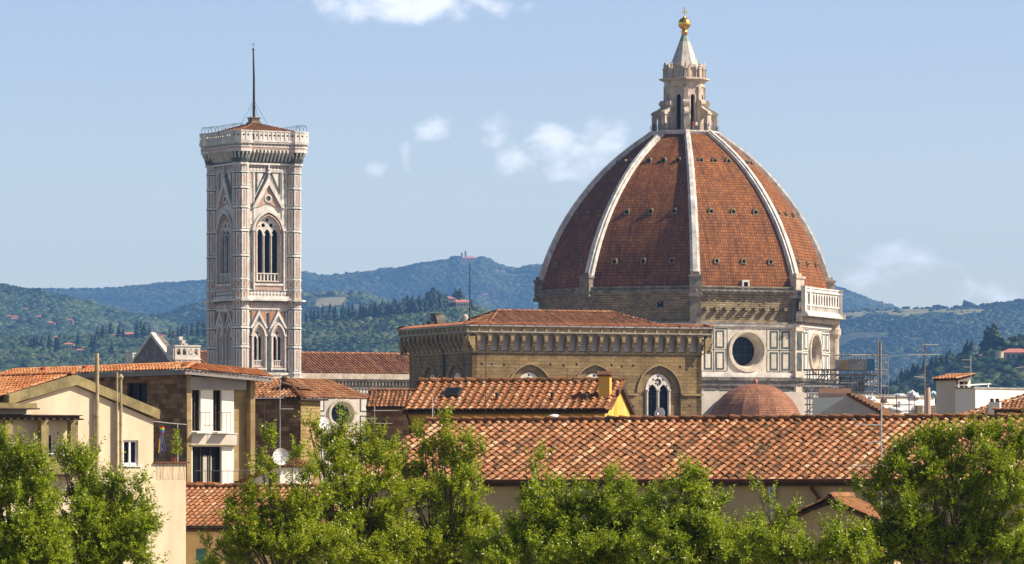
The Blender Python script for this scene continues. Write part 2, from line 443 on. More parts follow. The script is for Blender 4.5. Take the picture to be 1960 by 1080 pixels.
# ------------------------------------------------------------------ mesh helpers
class MB:
    """collects faces of several shapes and links them as ONE mesh object"""
    def __init__(s, T=None):
        s.v = []; s.f = []; s.m = []; s.r = []; s.T = T; s.mi = 0; s.rv = 0.5
    def add(s, vs, fs, T=None, mi=None, rv=None):
        b = len(s.v)
        TT = s.T
        if T is not None:
            TT = T if TT is None else TT @ T
        if TT is not None:
            vs = [TT @ Vector(p) for p in vs]
        s.v.extend([tuple(p) for p in vs])
        mi = s.mi if mi is None else mi
        rv = s.rv if rv is None else rv
        for f in fs:
            s.f.append([b + i for i in f]); s.m.append(mi); s.r.append(rv)
        return s
    def box(s, x0, x1, y0, y1, z0, z1, T=None, mi=None, rv=None):
        v = [(x0, y0, z0), (x1, y0, z0), (x1, y1, z0), (x0, y1, z0), (x0, y0, z1), (x1, y0, z1), (x1, y1, z1), (x0, y1, z1)]
        return s.add(v, [(0, 3, 2, 1), (4, 5, 6, 7), (0, 1, 5, 4), (1, 2, 6, 5), (2, 3, 7, 6), (3, 0, 4, 7)], T, mi, rv)
    def plate(s, outer, holes=(), y0=0.0, y1=0.3, T=None, mi=None, ms=None, back=True):
        """flat plate in the x-z plane, front at y0, back at y1, with holes and their reveals"""
        loops = [list(outer)] + [list(h) for h in holes]
        pts = [p for l in loops for p in l]
        tri = tessellate_polygon([[Vector((p[0], p[1], 0)) for p in l] for l in loops])
        n = len(pts)
        fs = []
        for t in tri:
            a, b, c = [pts[i] for i in t]
            ar = (b[0] - a[0]) * (c[1] - a[1]) - (c[0] - a[0]) * (b[1] - a[1])
            fs.append(tuple(t) if ar > 0 else (t[0], t[2], t[1]))
        s.add([(p[0], y0, p[1]) for p in pts], fs, T, mi)
        if back:
            s.add([(p[0], y1, p[1]) for p in pts], [f[::-1] for f in fs], T, mi)
        for k, l in enumerate(loops):
            ar = sum(l[i][0] * l[(i + 1) % len(l)][1] - l[(i + 1) % len(l)][0] * l[i][1] for i in range(len(l)))
            vs = []; q = []
            for i, p in enumerate(l):
                p2 = l[(i + 1) % len(l)]
                b = len(vs)
                vs += [(p[0], y0, p[1]), (p2[0], y0, p2[1]), (p2[0], y1, p2[1]), (p[0], y1, p[1])]
                fl = (b, b + 1, b + 2, b + 3)
                if (ar > 0) == (k == 0): q.append(fl[::-1])
                else: q.append(fl)
            s.add(vs, q, T, ms if ms is not None else mi)
        return s
    def prism(s, prof, x0, x1, T=None, mi=None):
        """side profile (y,z) pulled from x0 to x1"""
        n = len(prof)
        v = [(x0, p[0], p[1]) for p in prof] + [(x1, p[0], p[1]) for p in prof]
        f = [tuple(range(n)), tuple(range(2 * n - 1, n - 1, -1))]
        for i in range(n):
            j = (i + 1) % n
            f.append((i, i + n, j + n, j))
        return s.add(v, f, T, mi)
    def ngon(s, r0, z0, r1, z1, n=8, rot=0.0, T=None, mi=None, cap=True, c=(0, 0)):
        """ring wall between two regular polygons (corner radii)"""
        v = []
        for r, z in ((r0, z0), (r1, z1)):
            for i in range(n):
                a = rot + 2 * math.pi * i / n
                v.append((c[0] + r * math.cos(a), c[1] + r * math.sin(a), z))
        f = [(i, (i + 1) % n, n + (i + 1) % n, n + i) for i in range(n)]
        if cap:
            f.append(tuple(range(n - 1, -1, -1))); f.append(tuple(range(n, 2 * n)))
        return s.add(v, f, T, mi)
    def lathe(s, prof, n=16, rot=0.0, T=None, mi=None, c=(0, 0)):
        v = []; f = []
        for r, z in prof:
            for i in range(n):
                a = rot + 2 * math.pi * i / n
                v.append((c[0] + r * math.cos(a), c[1] + r * math.sin(a), z))
        for k in range(len(prof) - 1):
            for i in range(n):
                j = (i + 1) % n
                f.append((k * n + i, k * n + j, (k + 1) * n + j, (k + 1) * n + i))
        f.append(tuple(range(n - 1, -1, -1))); f.append(tuple(range((len(prof) - 1) * n, len(prof) * n)))
        return s.add(v, f, T, mi)
    def tube(s, pts, r, n=6, T=None, mi=None, r1=None):
        pts = [Vector(p) for p in pts]
        v = []; f = []
        m = len(pts)
        for k, p in enumerate(pts):
            d = (pts[min(k + 1, m - 1)] - pts[max(k - 1, 0)])
            d.normalize()
            up = Vector((0, 0, 1)) if abs(d.z) < 0.95 else Vector((1, 0, 0))
            a = d.cross(up).normalized(); b = d.cross(a).normalized()
            rr = r if r1 is None else r + (r1 - r) * k / max(1, m - 1)
            for i in range(n):
                an = 2 * math.pi * i / n
                v.append(p + a * (rr * math.cos(an)) + b * (rr * math.sin(an)))
        for k in range(m - 1):
            for i in range(n):
                j = (i + 1) % n
                f.append((k * n + i, (k + 1) * n + i, (k + 1) * n + j, k * n + j))
        f.append(tuple(range(n))); f.append(tuple(range(m * n - 1, (m - 1) * n - 1, -1)))
        return s.add(v, f, T, mi)
    def build(s, name, mats, parent=None, smooth=False):
        me = bpy.data.meshes.new(name)
        me.from_pydata(s.v, [], s.f)
        if not isinstance(mats, (list, tuple)): mats = [mats]
        for m in mats: me.materials.append(m)
        nf = len(s.f)
        if len(mats) > 1: me.polygons.foreach_set('material_index', s.m)
        at = me.attributes.new('rnd', 'FLOAT', 'FACE')
        at.data.foreach_set('value', s.r)
        # box-projected UV in metres
        nl = len(me.loops)
        co = np.empty(len(s.v) * 3); me.vertices.foreach_get('co', co); co = co.reshape(-1, 3)
        nm = np.empty(nf * 3); me.polygons.foreach_get('normal', nm); nm = nm.reshape(-1, 3)
        tot = np.empty(nf, dtype=np.int32); me.polygons.foreach_get('loop_total', tot)
        li = np.empty(nl, dtype=np.int32); me.loops.foreach_get('vertex_index', li)
        pf = np.repeat(np.arange(nf), tot)
        p = co[li]; n = nm[pf]
        h = np.hypot(n[:, 0], n[:, 1]); hs = np.where(h < 1e-6, 1, h)
        tx = -n[:, 1] / hs; ty = n[:, 0] / hs
        flat = h < 0.3
        u = np.where(flat, p[:, 0], p[:, 0] * tx + p[:, 1] * ty)
        # distance up the slope
        v = np.where(flat, p[:, 1], p[:, 2] / np.maximum(h, .3))
        uv = me.uv_layers.new(name='UVMap')
        uv.data.foreach_set('uv', np.stack([u, v], 1).ravel())
        if smooth: me.polygons.foreach_set('use_smooth', [True] * nf)
        me.update()
        o = bpy.data.objects.new(name, me)
        COL.objects.link(o)
        if parent is not None: o.parent = parent
        return o

def tag(o, label=None, cat=None, group=None, kind=None):
    if label: o['label'] = label
    if cat: o['category'] = cat
    if group: o['group'] = group
    if kind: o['kind'] = kind
    return o
def thing(name, label, cat, loc=(0, 0, 0), rz=0.0, group=None):
    o = bpy.data.objects.new(name, None)
    COL.objects.link(o)
    o.empty_display_size = 0.5
    o.location = loc
    o.rotation_euler = (0, 0, R(rz))
    return tag(o, label, cat, group)
def kids(o): return [c for c in bpy.data.objects if c.parent == o]
def copy_tree(o, parent=None):
    c = o.copy(); COL.objects.link(c)
    if parent is not None: c.parent = parent
    for ch in list(o.children): copy_tree(ch, c)
    return c

def RZ(deg): return Matrix.Rotation(R(deg), 4, 'Z')
def TR(x, y, z): return Matrix.Translation((x, y, z))
def rect(x0, x1, z0, z1): return [(x0, z0), (x1, z0), (x1, z1), (x0, z1)]
def arch(cx, w, z0, zs, rise=None, n=8):
    """outline of an arched opening, counter-clockwise; rise > w/2 gives a pointed arch"""
    h = w / 2.0
    rise = h if rise is None else rise
    pts = [(cx - h, z0), (cx + h, z0)]
    if abs(rise - h) < 1e-3 or rise < h:
        for i in range(2 * n + 1):
            a = math.pi * i / (2 * n)
            pts.append((cx + h * math.cos(a), zs + rise * math.sin(a)))
    else:
        rho = (rise * rise + h * h) / (2 * h)
        c = h - rho
        a1 = math.asin(min(1, rise / rho))
        r = [(c + rho * math.cos(a1 * i / n), rho * math.sin(a1 * i / n)) for i in range(n + 1)]
        pts += [(cx + x, zs + z) for x, z in r]
        pts += [(cx - x, zs + z) for x, z in r[-2::-1]]
    return pts
def circ(cx, cz, r, n=24, rx=None):
    return [(cx + (rx or r) * math.cos(2 * math.pi * i / n), cz + r * math.sin(2 * math.pi * i / n)) for i in range(n)]
def inlay(mb, T, u0, u1, z0, z1, b, y, mf, mi):
    """framed marble panel: a raised border and a slightly lower field, on the plane y"""
    mb.plate(rect(u0, u1, z0, z1), [rect(u0 + b, u1 - b, z0 + b, z1 - b)], y - 0.045, y, T, mf, back=False)
    mb.plate(rect(u0 + b, u1 - b, z0 + b, z1 - b), [], y - 0.02, y, T, mi, back=False)

def in_poly(u, v, poly):
    c = False
    j = len(poly) - 1
    for i in range(len(poly)):
        a, b = poly[i], poly[j]
        if (a[1] > v) != (b[1] > v) and u < (b[0] - a[0]) * (v - a[1]) / (b[1] - a[1]) + a[0]: c = not c
        j = i
    return c
def tiles(mb, O, U, V, ul, vl, pitch=0.25, row=0.36, poly=None, k=4, bed=True, seed=1, wob=1.0, bi=1, spread=(0, 1), pan=True):
    """rows of overlapping half-round cover tiles on a slope: O = eave corner, U along the eave, V up the slope"""
    rg = random.Random(seed)
    O = Vector(O); U = Vector(U).normalized(); V = Vector(V).normalized(); Nn = U.cross(V).normalized()
    nc = int(ul / pitch); nr = int(vl / row)
    pitch = ul / nc; row = vl / nr
    for i in range(nc):
        cu = rg.gauss(0, .13)
        for j in range(nr):
            u = (i + .5) * pitch; v0 = j * row; v1 = v0 + row * 1.16
            if poly and not in_poly(u, v0 + row * .5, poly): continue
            u += rg.gauss(0, .03 * wob) * pitch
            sk = rg.gauss(0, .035 * wob) * pitch
            l0 = pitch * (.10 + rg.random() * .07 * wob); l1 = pitch * .04
            r0 = pitch * ((.285 if pan else .35) + rg.random() * .03); r1 = r0 * .82
            if pan:         # flat pan tile lying between two covers, its lower lip a little raised
                h = pitch * (.075 + .03 * rg.random()); uc = (i + .5) * pitch
                q = [O + U * (uc + a) * 1 + V * b + Nn * c for a, b, c in ((0, v0, h), (pitch, v0, h), (pitch, v1, .01), (0, v1, .01))]
                q += [x - Nn * (pitch * .055) for x in q[:2]]
                mb.add(q, [(0, 1, 2, 3), (4, 5, 1, 0)], None, 0, min(1, max(0, spread[0] + (spread[1] - spread[0]) * rg.gauss(.19, .09))))
            vs = []
            if j == 0: v0 -= row * (.12 + .08 * rg.random())
            for (vv, rr, lf, du) in ((v0, r0, l0, 0), (v1, r1, l1, sk)):
                for q in range(k + 1):
                    a = math.pi * q / k
                    p = O + U * (u + du - rr * math.cos(a)) + V * vv + Nn * (lf + rr * .85 * math.sin(a) - pitch * .05)
                    vs.append(p)
            fs = [(q, q + 1, k + 2 + q, k + 1 + q) for q in range(k)]
            # clay thickness showing at the lower mouth
            c = O + U * u + V * v0 + Nn * (l0 - pitch * .05)
            vs += [c + (vs[q] - c) * .8 for q in range(k + 1)]
            b = 2 * (k + 1)
            fs += [(q + 1, q, b + q, b + q + 1) for q in range(k)]
            rv = min(1, max(0, spread[0] + (spread[1] - spread[0]) * (rg.gauss(.54, .15) + cu)))
            if rg.random() < .05: rv = min(1, rv + .3)
            if rg.random() < .06: rv = max(0, rv - .35)
            mb.add(vs, fs, None, 0, rv)
    if bed:
        pp = poly or [(0, 0), (ul, 0), (ul, vl), (0, vl)]
        mb.add([O + U * a + V * b + Nn * (-.01) for a, b in pp], [tuple(range(len(pp)))], None, bi, .1)
def ridge(mb, A, B, r=0.13, seg=0.42, seed=3, k=5, rv0=.55, mi=0):
    rg = random.Random(seed)
    A = Vector(A); B = Vector(B); d = B - A; ln = d.length; d.normalize()
    up = Vector((0, 0, 1)); s = d.cross(up).normalized(); up2 = s.cross(d).normalized()
    n = max(1, int(ln / seg)); seg = ln / n
    for i in range(n):
        vs = []
        for t, rr, lf in ((i * seg, r, .35 * r), (i * seg + seg * 1.12, r * .82, 0)):
            for q in range(k + 1):
                a = math.pi * q / k
                vs.append(A + d * t + s * (rr * math.cos(a)) + up2 * (rr * math.sin(a) + lf - r * .3 + rg.gauss(0, .03) * r))
        fs = [(q, k + 1 + q, k + 2 + q, q + 1) for q in range(k)] + [tuple(range(k + 1))]
        mb.add(vs, fs, None, mi, min(1, max(0, rg.gauss(rv0, .16))))

def quad_slab(mb, a, b, c, d, th, mi=None):
    """thin slab below the quad a b c d (counter-clockwise from above)"""
    a, b, c, d = map(Vector, (a, b, c, d))
    z = Vector((0, 0, -th))
    mb.add([a, b, c, d, a + z, b + z, c + z, d + z], [(0, 1, 2, 3), (7, 6, 5, 4), (0, 4, 5, 1), (1, 5, 6, 2), (2, 6, 7, 3), (3, 7, 4, 0)], None, mi)

def gable_house(root, w, d, ze, zr, mats, tm='tile', ov=.3, ovg=.15, pitch=.25, row=.36, seed=1, z0=0.0, front_only=False, skip_gable=False, wall_name='wall', k=4, spread=(0, 1), tim='darkwood'):
    """house with its ridge along x: local x 0..w, y 0..d, eave height ze, ridge height zr. walls, roof and eave board as parts"""
    wm = MB()
    if skip_gable:
        wm.box(0, w, 0, d, z0, ze, mi=0)
    else:
        prof = [(0, z0), (d, z0), (d, ze), (d / 2, zr - .12), (0, ze)]
        wm.prism(prof[::-1], 0, w)
    wall = wm.build(wall_name, M[mats], root)
    rm = MB()
    sl = Vector((0, d / 2, zr - ze)); vl = sl.length; V = sl / vl
    st = V.z / V.y
    e0 = Vector((-ovg, -ov, ze - ov * st + .06))
    tiles(rm, e0, (1, 0, 0), V, w + 2 * ovg, vl + ov / V.y, pitch, row, seed=seed, k=k, spread=spread)
    if not front_only:
        V2 = Vector((0, -V.y, V.z))
        tiles(rm, (w + ovg, d + ov, ze - ov * st + .06), (-1, 0, 0), V2, w + 2 * ovg, vl + ov / V.y, pitch, row, seed=seed + 5, k=2, spread=spread)
    ridge(rm, (-ovg, d / 2, zr + .13), (w + ovg, d / 2, zr + .13), pitch * .42, .46, seed, rv0=.40)
    rm.box(-ovg + .02, w + ovg - .02, d / 2 - .13, d / 2 + .13, zr - .05, zr + .105, mi=1)  # mortar bed, coloured dark to paint in the shade below the ridge tiles
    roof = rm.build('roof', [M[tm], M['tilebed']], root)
    tmb = MB()
    for sgn in (0, 1):
        y = -ov if sgn == 0 else d + ov
        y2 = d / 2
        a = (-ovg + .01, y, ze - ov * st + .02); b = (w + ovg - .01, y, ze - ov * st + .02)
        c = (w + ovg - .01, y2, zr + .02); e = (-ovg + .01, y2, zr + .02)
        if sgn == 0: quad_slab(tmb, a, b, c, e, .10)
        else: quad_slab(tmb, b, a, e, c, .10)
    tmb.build('eave_board', M[tim], roof)
    return wall, roof

def person(loc, top, legs, label, rz=0, h=1.72, arm=0.0, skin=(0.5, 0.32, 0.24), hair=(.05, .03, .02), group=None):
    """standing figure grown as one continuous surface over a skeleton"""
    me = bpy.data.meshes.new('person')
    j = [((0, 0, .93), .125), ((0, 0, 1.12), .12), ((0, -.01, 1.33), .15), ((0, -.01, 1.47), .06), ((0, -.02, 1.57), .085), ((0, -.02, 1.68), .08),
         ((.19, 0, 1.40), .065), ((.24, .02, 1.15), .05), ((.22, -.10 - arm, .98 + arm), .038), ((.22, -.15 - arm, .93 + arm), .03),
         ((-.19, 0, 1.40), .065), ((-.24, .02, 1.15), .05), ((-.22, -.10 - arm, .98 + arm), .038), ((-.22, -.15 - arm, .93 + arm), .03),
         ((.10, 0, .85), .095), ((.11, -.02, .48), .07), ((.11, .02, .08), .05), ((.12, -.12, .04), .04),
         ((-.10, 0, .85), .095), ((-.11, -.02, .48), .07), ((-.11, .02, .08), .05), ((-.12, -.12, .04), .04)]
    e = [(0, 1), (1, 2), (2, 3), (3, 4), (4, 5), (2, 6), (6, 7), (7, 8), (8, 9), (2, 10), (10, 11), (11, 12), (12, 13), (0, 14), (14, 15), (15, 16), (16, 17), (0, 18), (18, 19), (19, 20), (20, 21)]
    me.from_pydata([p for p, r in j], e, [])
    o = bpy.data.objects.new('person', me)
    COL.objects.link(o)
    sk = o.modifiers.new('skin', 'SKIN')
    for i, (p, r) in enumerate(j):
        me.skin_vertices[0].data[i].radius = (r, r)
    me.skin_vertices[0].data[0].use_root = True
    o.modifiers.new('subdivision', 'SUBSURF').levels = 1
    o.modifiers['subdivision'].render_levels = 1
    key = 'person_%s' % label[:18]
    m = bpy.data.materials.new('clothes_and_skin')
    m.use_nodes = True
    t = m.node_tree
    c = N(t, 'ShaderNodeTexCoord'); sp = N(t, 'ShaderNodeSeparateXYZ'); L(t, c.outputs['Object'], sp.inputs[0])
    r = N(t, 'ShaderNodeValToRGB'); r.color_ramp.interpolation = 'CONSTANT'
    el_ = r.color_ramp.elements
    el_[0].position, el_[0].color = 0.0, (.04, .03, .03, 1)
    el_[1].position, el_[1].color = .05, (*legs, 1)
    for pp, cl in ((.50, top), (.835, skin), (.925, hair)):
        q = el_.new(pp); q.color = (*cl, 1)
    L(t, math_n(t, 'DIVIDE', sp.outputs[2], 1.78), r.inputs[0])
    L(t, r.outputs[0], t.nodes['Principled BSDF'].inputs['Base Color'])
    t.nodes['Principled BSDF'].inputs['Roughness'].default_value = .8
    me.materials.append(m)
    o.location = loc; o.rotation_euler = (0, 0, R(rz)); s = h / 1.74; o.scale = (s, s, s)
    return tag(o, label, 'person', group)

# ------------------------------------------------------------------ ground
g = MB()
g.add([(-3400, -50, 0), (3400, -50, 0), (3400, 15300, 0), (-3400, 15300, 0)], [(0, 1, 2, 3)])
tag(g.build('ground', mat('ground_earth', (0.10, 0.10, 0.06), (0.16, 0.14, 0.09), .02, .95)), kind='structure')

# ------------------------------------------------------------------ cathedral: dome, drum, lantern, nave
CD = 1080.0
CX = PX(1310, CD)
CROT = 25.0
cath = thing('cathedral', 'great marble cathedral with eight-sided red tiled dome, white ribs and lantern with gold ball', 'cathedral', (CX, CD, 0), CROT)
def cz(py): return EYE + (HOR - py) / (F / CD)
prof_px = [(560, 27.2), (545, 26.9), (530, 26.4), (510, 25.75), (490, 25.0), (472, 24.25), (455, 23.4), (437, 22.5), (420, 21.5), (405, 20.55), (390, 19.5), (375, 18.4), (360, 17.2), (345, 15.9), (330, 14.5), (317, 13.15), (305, 11.8), (295, 10.55), (285, 9.3), (277, 8.2), (270, 7.2), (264, 6.3), (258, 5.6)]
PROF = [(r + .55, cz(y)) for y, r in prof_px]
def rad_at(z):
    for (r0, z0), (r1, z1) in zip(PROF, PROF[1:]):
        if z0 <= z <= z1: return r0 + (r1 - r0) * (z - z0) / (z1 - z0)
    return PROF[-1][0]
CA = math.cos(R(22.5)); SA = math.sin(R(22.5))
arc = [0.0]
for (r0, z0), (r1, z1) in zip(PROF, PROF[1:]): arc.append(arc[-1] + math.hypot(r1 - r0, z1 - z0))
dwin = []
for k in range(-4, 4):
    mb = MB(RZ(45 * k)); vuv = []
    nu = 6
    vs = []
    for (r, z), s in zip(PROF, arc):
        for i in range(nu + 1):
            x = (i / nu * 2 - 1) * r * SA
            vs.append((x, -r * CA, z)); vuv.append((x, s))
    fs = [(a * (nu + 1) + i, a * (nu + 1) + i + 1, (a + 1) * (nu + 1) + i + 1, (a + 1) * (nu + 1) + i) for a in range(len(PROF) - 1) for i in range(nu)]
    mb.add(vs, fs)
    seg = mb.build('dome_segment', M['domebrick'], cath)
    me = seg.data
    li = np.empty(len(me.loops), dtype=np.int32); me.loops.foreach_get('vertex_index', li)
    me.uv_layers[0].data.foreach_set('uv', (np.array(vuv)[li] + (k * 3.37, k * 1.9)).ravel())
    if k in (-2, -1, 0, 1, 2):
        for py in (315, 415, 510):
            z = cz(py); r = rad_at(z)
            for q in (-.28, 0, .28):
                w = MB(RZ(45 * k) @ TR(q * 2 * r * SA, -r * CA, z))
                w.plate([(-.52, -.5), (.52, -.5), (.52, .35), (.3, .62), (-.3, .62), (-.52, .35)], [circ(0, 0, .36, 10)], -.32, .9, None, 0)
                w.plate(circ(0, 0, .4, 10), [], -.12, .3, None, 1, back=False)
                w.build('dome_window', [M['rough'], M['dark']], seg)
# white-framed hatch at the foot of the sunlit segment
hz = MB(RZ(0) @ TR(-.3, -26.0, cz(563)))
hz.plate(rect(-.75, .75, -.2, 1.75), [rect(-.45, .45, -.1, 1.35)], 0, 1.6, None, 0)
hz.box(-.48, .48, .25, .4, -.15, 1.4, mi=1)
hz.build('hatch', [M['marble'], M['dark']], cath)
for k in range(8):
    T = RZ(22.5 + 45 * k)
    mb = MB(T)
    vs = []; m = len(PROF)
    for a, (r, z) in enumerate(PROF):
        p0 = PROF[max(0, a - 1)]; p1 = PROF[min(m - 1, a + 1)]
        tr, tz = p1[0] - p0[0], p1[1] - p0[1]; ln = math.hypot(tr, tz); nr, nz = tz / ln, -tr / ln
        w = .95 - .42 * (a / (m - 1))
        for (du, dn) in ((-w, -.5), (-w, .42), (-w * .62, .48), (-w * .5, .75), (w * .5, .75), (w * .62, .48), (w, .42), (w, -.5)):
            vs.append((du, -(r + dn * nr), z + dn * nz))
    fs = [(a * 8 + i, (a + 1) * 8 + i, (a + 1) * 8 + i + 1, a * 8 + i + 1)[::-1] for a in range(m - 1) for i in range(7)]
    mb.add(vs, fs)
    rib = mb.build('rib', M['ribmarble'], cath)
    fb = MB(T)
    r0 = PROF[0][0]
    fb.box(-1.15, 1.15, -r0 - .75, -r0 + 2, cz(572), cz(541)); fb.box(-1.35, 1.35, -r0 - .95, -r0 + 2, cz(541), cz(537))
    fb.box(-1.35, 1.35, -r0 - 1.0, -r0 + 2, cz(578), cz(572)); fb.box(-.75, .75, -r0 - .45, -r0 + 2, cz(537), cz(531))
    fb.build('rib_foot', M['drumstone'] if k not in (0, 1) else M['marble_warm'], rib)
# marble ring at the top of the shell and the viewing terrace
mb = MB()
zt = PROF[-1][1]
mb.ngon(6.35, zt - .35, 6.5, zt + .25, 8, R(22.5)); mb.ngon(6.75, zt + .25, 6.75, zt + .5, 8, R(22.5))
mb.build('lantern_terrace', M['ribmarble'], cath)
mb = MB()
for k in range(8):
    a0 = R(22.5 + 45 * k); a1 = R(67.5 + 45 * k)
    A = Vector((6.55 * math.cos(a0), 6.55 * math.sin(a0), zt + .5)); B = Vector((6.55 * math.cos(a1), 6.55 * math.sin(a1), zt + .5))
    for h in (.35, .7, 1.05): mb.tube([A + Vector((0, 0, h)), B + Vector((0, 0, h))], .022, 4)
    for q in range(9):
        p = A.lerp(B, q / 8.0); mb.tube([p, p + Vector((0, 0, 1.08))], .022, 4)
mb.build('terrace_railing', M['iron'], cath)
# lantern
ZL = zt + .5
lan = MB()
la = 3.45
for k in range(8):
    T = RZ(45 * k) @ TR(0, -la, 0)
    hw = la * math.tan(R(22.5))
    lan.plate(rect(-hw, hw, ZL, cz(160)), [arch(0, .92, ZL + .3, cz(187), None, 6)], 0, .55, T, 0)
    lan.plate(arch(0, 1.35, ZL + .2, cz(187), None, 6), [arch(0, .92, ZL + .25, cz(187), None, 6)], -.12, .0, T, 0, back=False)
lan.ngon(3.95, cz(168), 3.95, cz(165), 8, R(22.5)); lan.ngon(3.85, cz(165), 3.9, cz(158), 8, R(22.5))
lan.ngon(3.95, cz(158), 4.75, cz(154), 8, R(22.5)); lan.ngon(4.85, cz(154), 4.85, cz(151.6), 8, R(22.5)); lan.ngon(4.85, cz(151.6), 3.9, cz(150.3), 8, R(22.5))
lantern = lan.build('lantern', M['marble_warm'], cath)
mb = MB(); mb.ngon(2.95, ZL + .1, 2.95, cz(165), 8, R(22.5)); mb.build('lantern_glazing', M['glass'], lantern)
for k in range(8):
    T = RZ(22.5 + 45 * k)
    b = MB(T)
    zz0 = ZL
    outl = [(3.4, zz0), (6.05, zz0), (6.05, cz(222)), (6.25, cz(219)), (6.2, cz(216.5)), (5.75, cz(214)), (5.1, cz(211)), (4.6, cz(207)), (4.25, cz(202)), (4.35, cz(199.5)), (4.2, cz(197.2)), (3.9, cz(197)), (3.75, cz(199)), (3.4, cz(199))]
    Tr = Matrix(((0, 1, 0, 0), (-1, 0, 0, 0), (0, 0, 1, 0), (0, 0, 0, 1)))
    hole = arch(4.75, 1.0, zz0 + .1, cz(232), None, 5)
    b.plate(outl, [hole], -.42, .42, Tr, 0)
    b.box(-.55, .55, -6.2, -5.6, zz0, cz(224)); b.box(-.62, .62, -6.4, -5.4, cz(222), cz(219))
    b.lathe([(.62, 0), (.62, .0), (.62, 1.24)], 10, 0, T=TR(-.62, -4.25, cz(199.5)) @ Matrix.Rotation(R(90), 4, 'Y'))
    b.box(-.42, .42, -3.95, -3.3, cz(199), cz(168))
    b.build('buttress', M['marble_warm'], lantern)
cr = MB()
cr.ngon(3.55, cz(150.6), 3.55, cz(132), 8, R(22.5)); cr.ngon(3.75, cz(132.5), 3.65, cz(130.5), 8, R(22.5))
for k in range(8):
    T = RZ(45 * k) @ TR(0, -3.30, 0)
    cr.plate(arch(0, 1.9, cz(150.4), cz(134), None, 6), [arch(0, 1.3, cz(149.5), cz(135), None, 6)], -.35, .1, T, 0)
    T2 = RZ(22.5 + 45 * k) @ TR(0, -3.75, 0)
    cr.box(-.33, .33, -.33, .4, cz(150.4), cz(134), T2); cr.box(-.45, .45, -.45, .5, cz(134), cz(132.4), T2)
    cr.lathe([(.32, cz(132.4)), (.18, cz(130)), (.34, cz(128.3)), (.16, cz(126.4)), (.28, cz(124.8)), (.12, cz(123)), (.2, cz(121.8)), (.03, cz(120))], 8, 0, T=T2)
cr.build('crown_of_niches', M['marble_warm'], lantern)
co = MB()
cn_ = []
for i in range(17):
    t = i / 16
    cn_.append((2.75 - 2.2 * t, cz(131) + (cz(68) - cz(131)) * t))
for (r0, z0), (r1, z1) in zip(cn_, cn_[1:]):
    vs = []
    for r, z in ((r0, z0), (r1, z1)):
        for i in range(32):
            a = 2 * math.pi * (i + .5) / 32
            rr = r * (1.07 if i % 4 == 0 else .99 if i % 2 == 0 else 1.0); vs.append((rr * math.cos(a), rr * math.sin(a), z))
    co.add(vs, [(i, (i + 1) % 32, 32 + (i + 1) % 32, 32 + i) for i in range(32)], None, 1 if z0 > cz(80) else 0)
co.build('spire_cone', [M['lead'], M['verdigris']], lantern)
gb = MB()
gb.lathe([(.50, cz(68)), (.55, cz(64.5)), (.66, cz(62)), (.62, cz(60)), (.45, cz(58.5)), (.40, cz(57))], 20)
gb.lathe([(1.17 * math.sin(math.pi * i / 16) + .02, cz(45.5) - 1.17 * math.cos(math.pi * i / 16)) for i in range(17)], 28)
gb.lathe([(.28, cz(34)), (.35, cz(32.6)), (.1, cz(31)), (.08, cz(30))], 10)
gb.build('gilded_ball', M['gold'], lantern, True)
cb = MB(RZ(-CROT + 8))
cb.box(-.10, .10, -.08, .08, cz(31), cz(15.5)); cb.box(-.50, -.101, -.07, .07, cz(24.2), cz(22.3)); cb.box(.101, .50, -.07, .07, cz(24.2), cz(22.3)); cb.box(-.15, .15, -.1, .1, cz(15.5), cz(14))
cb.build('cross', M['gold'], lantern)

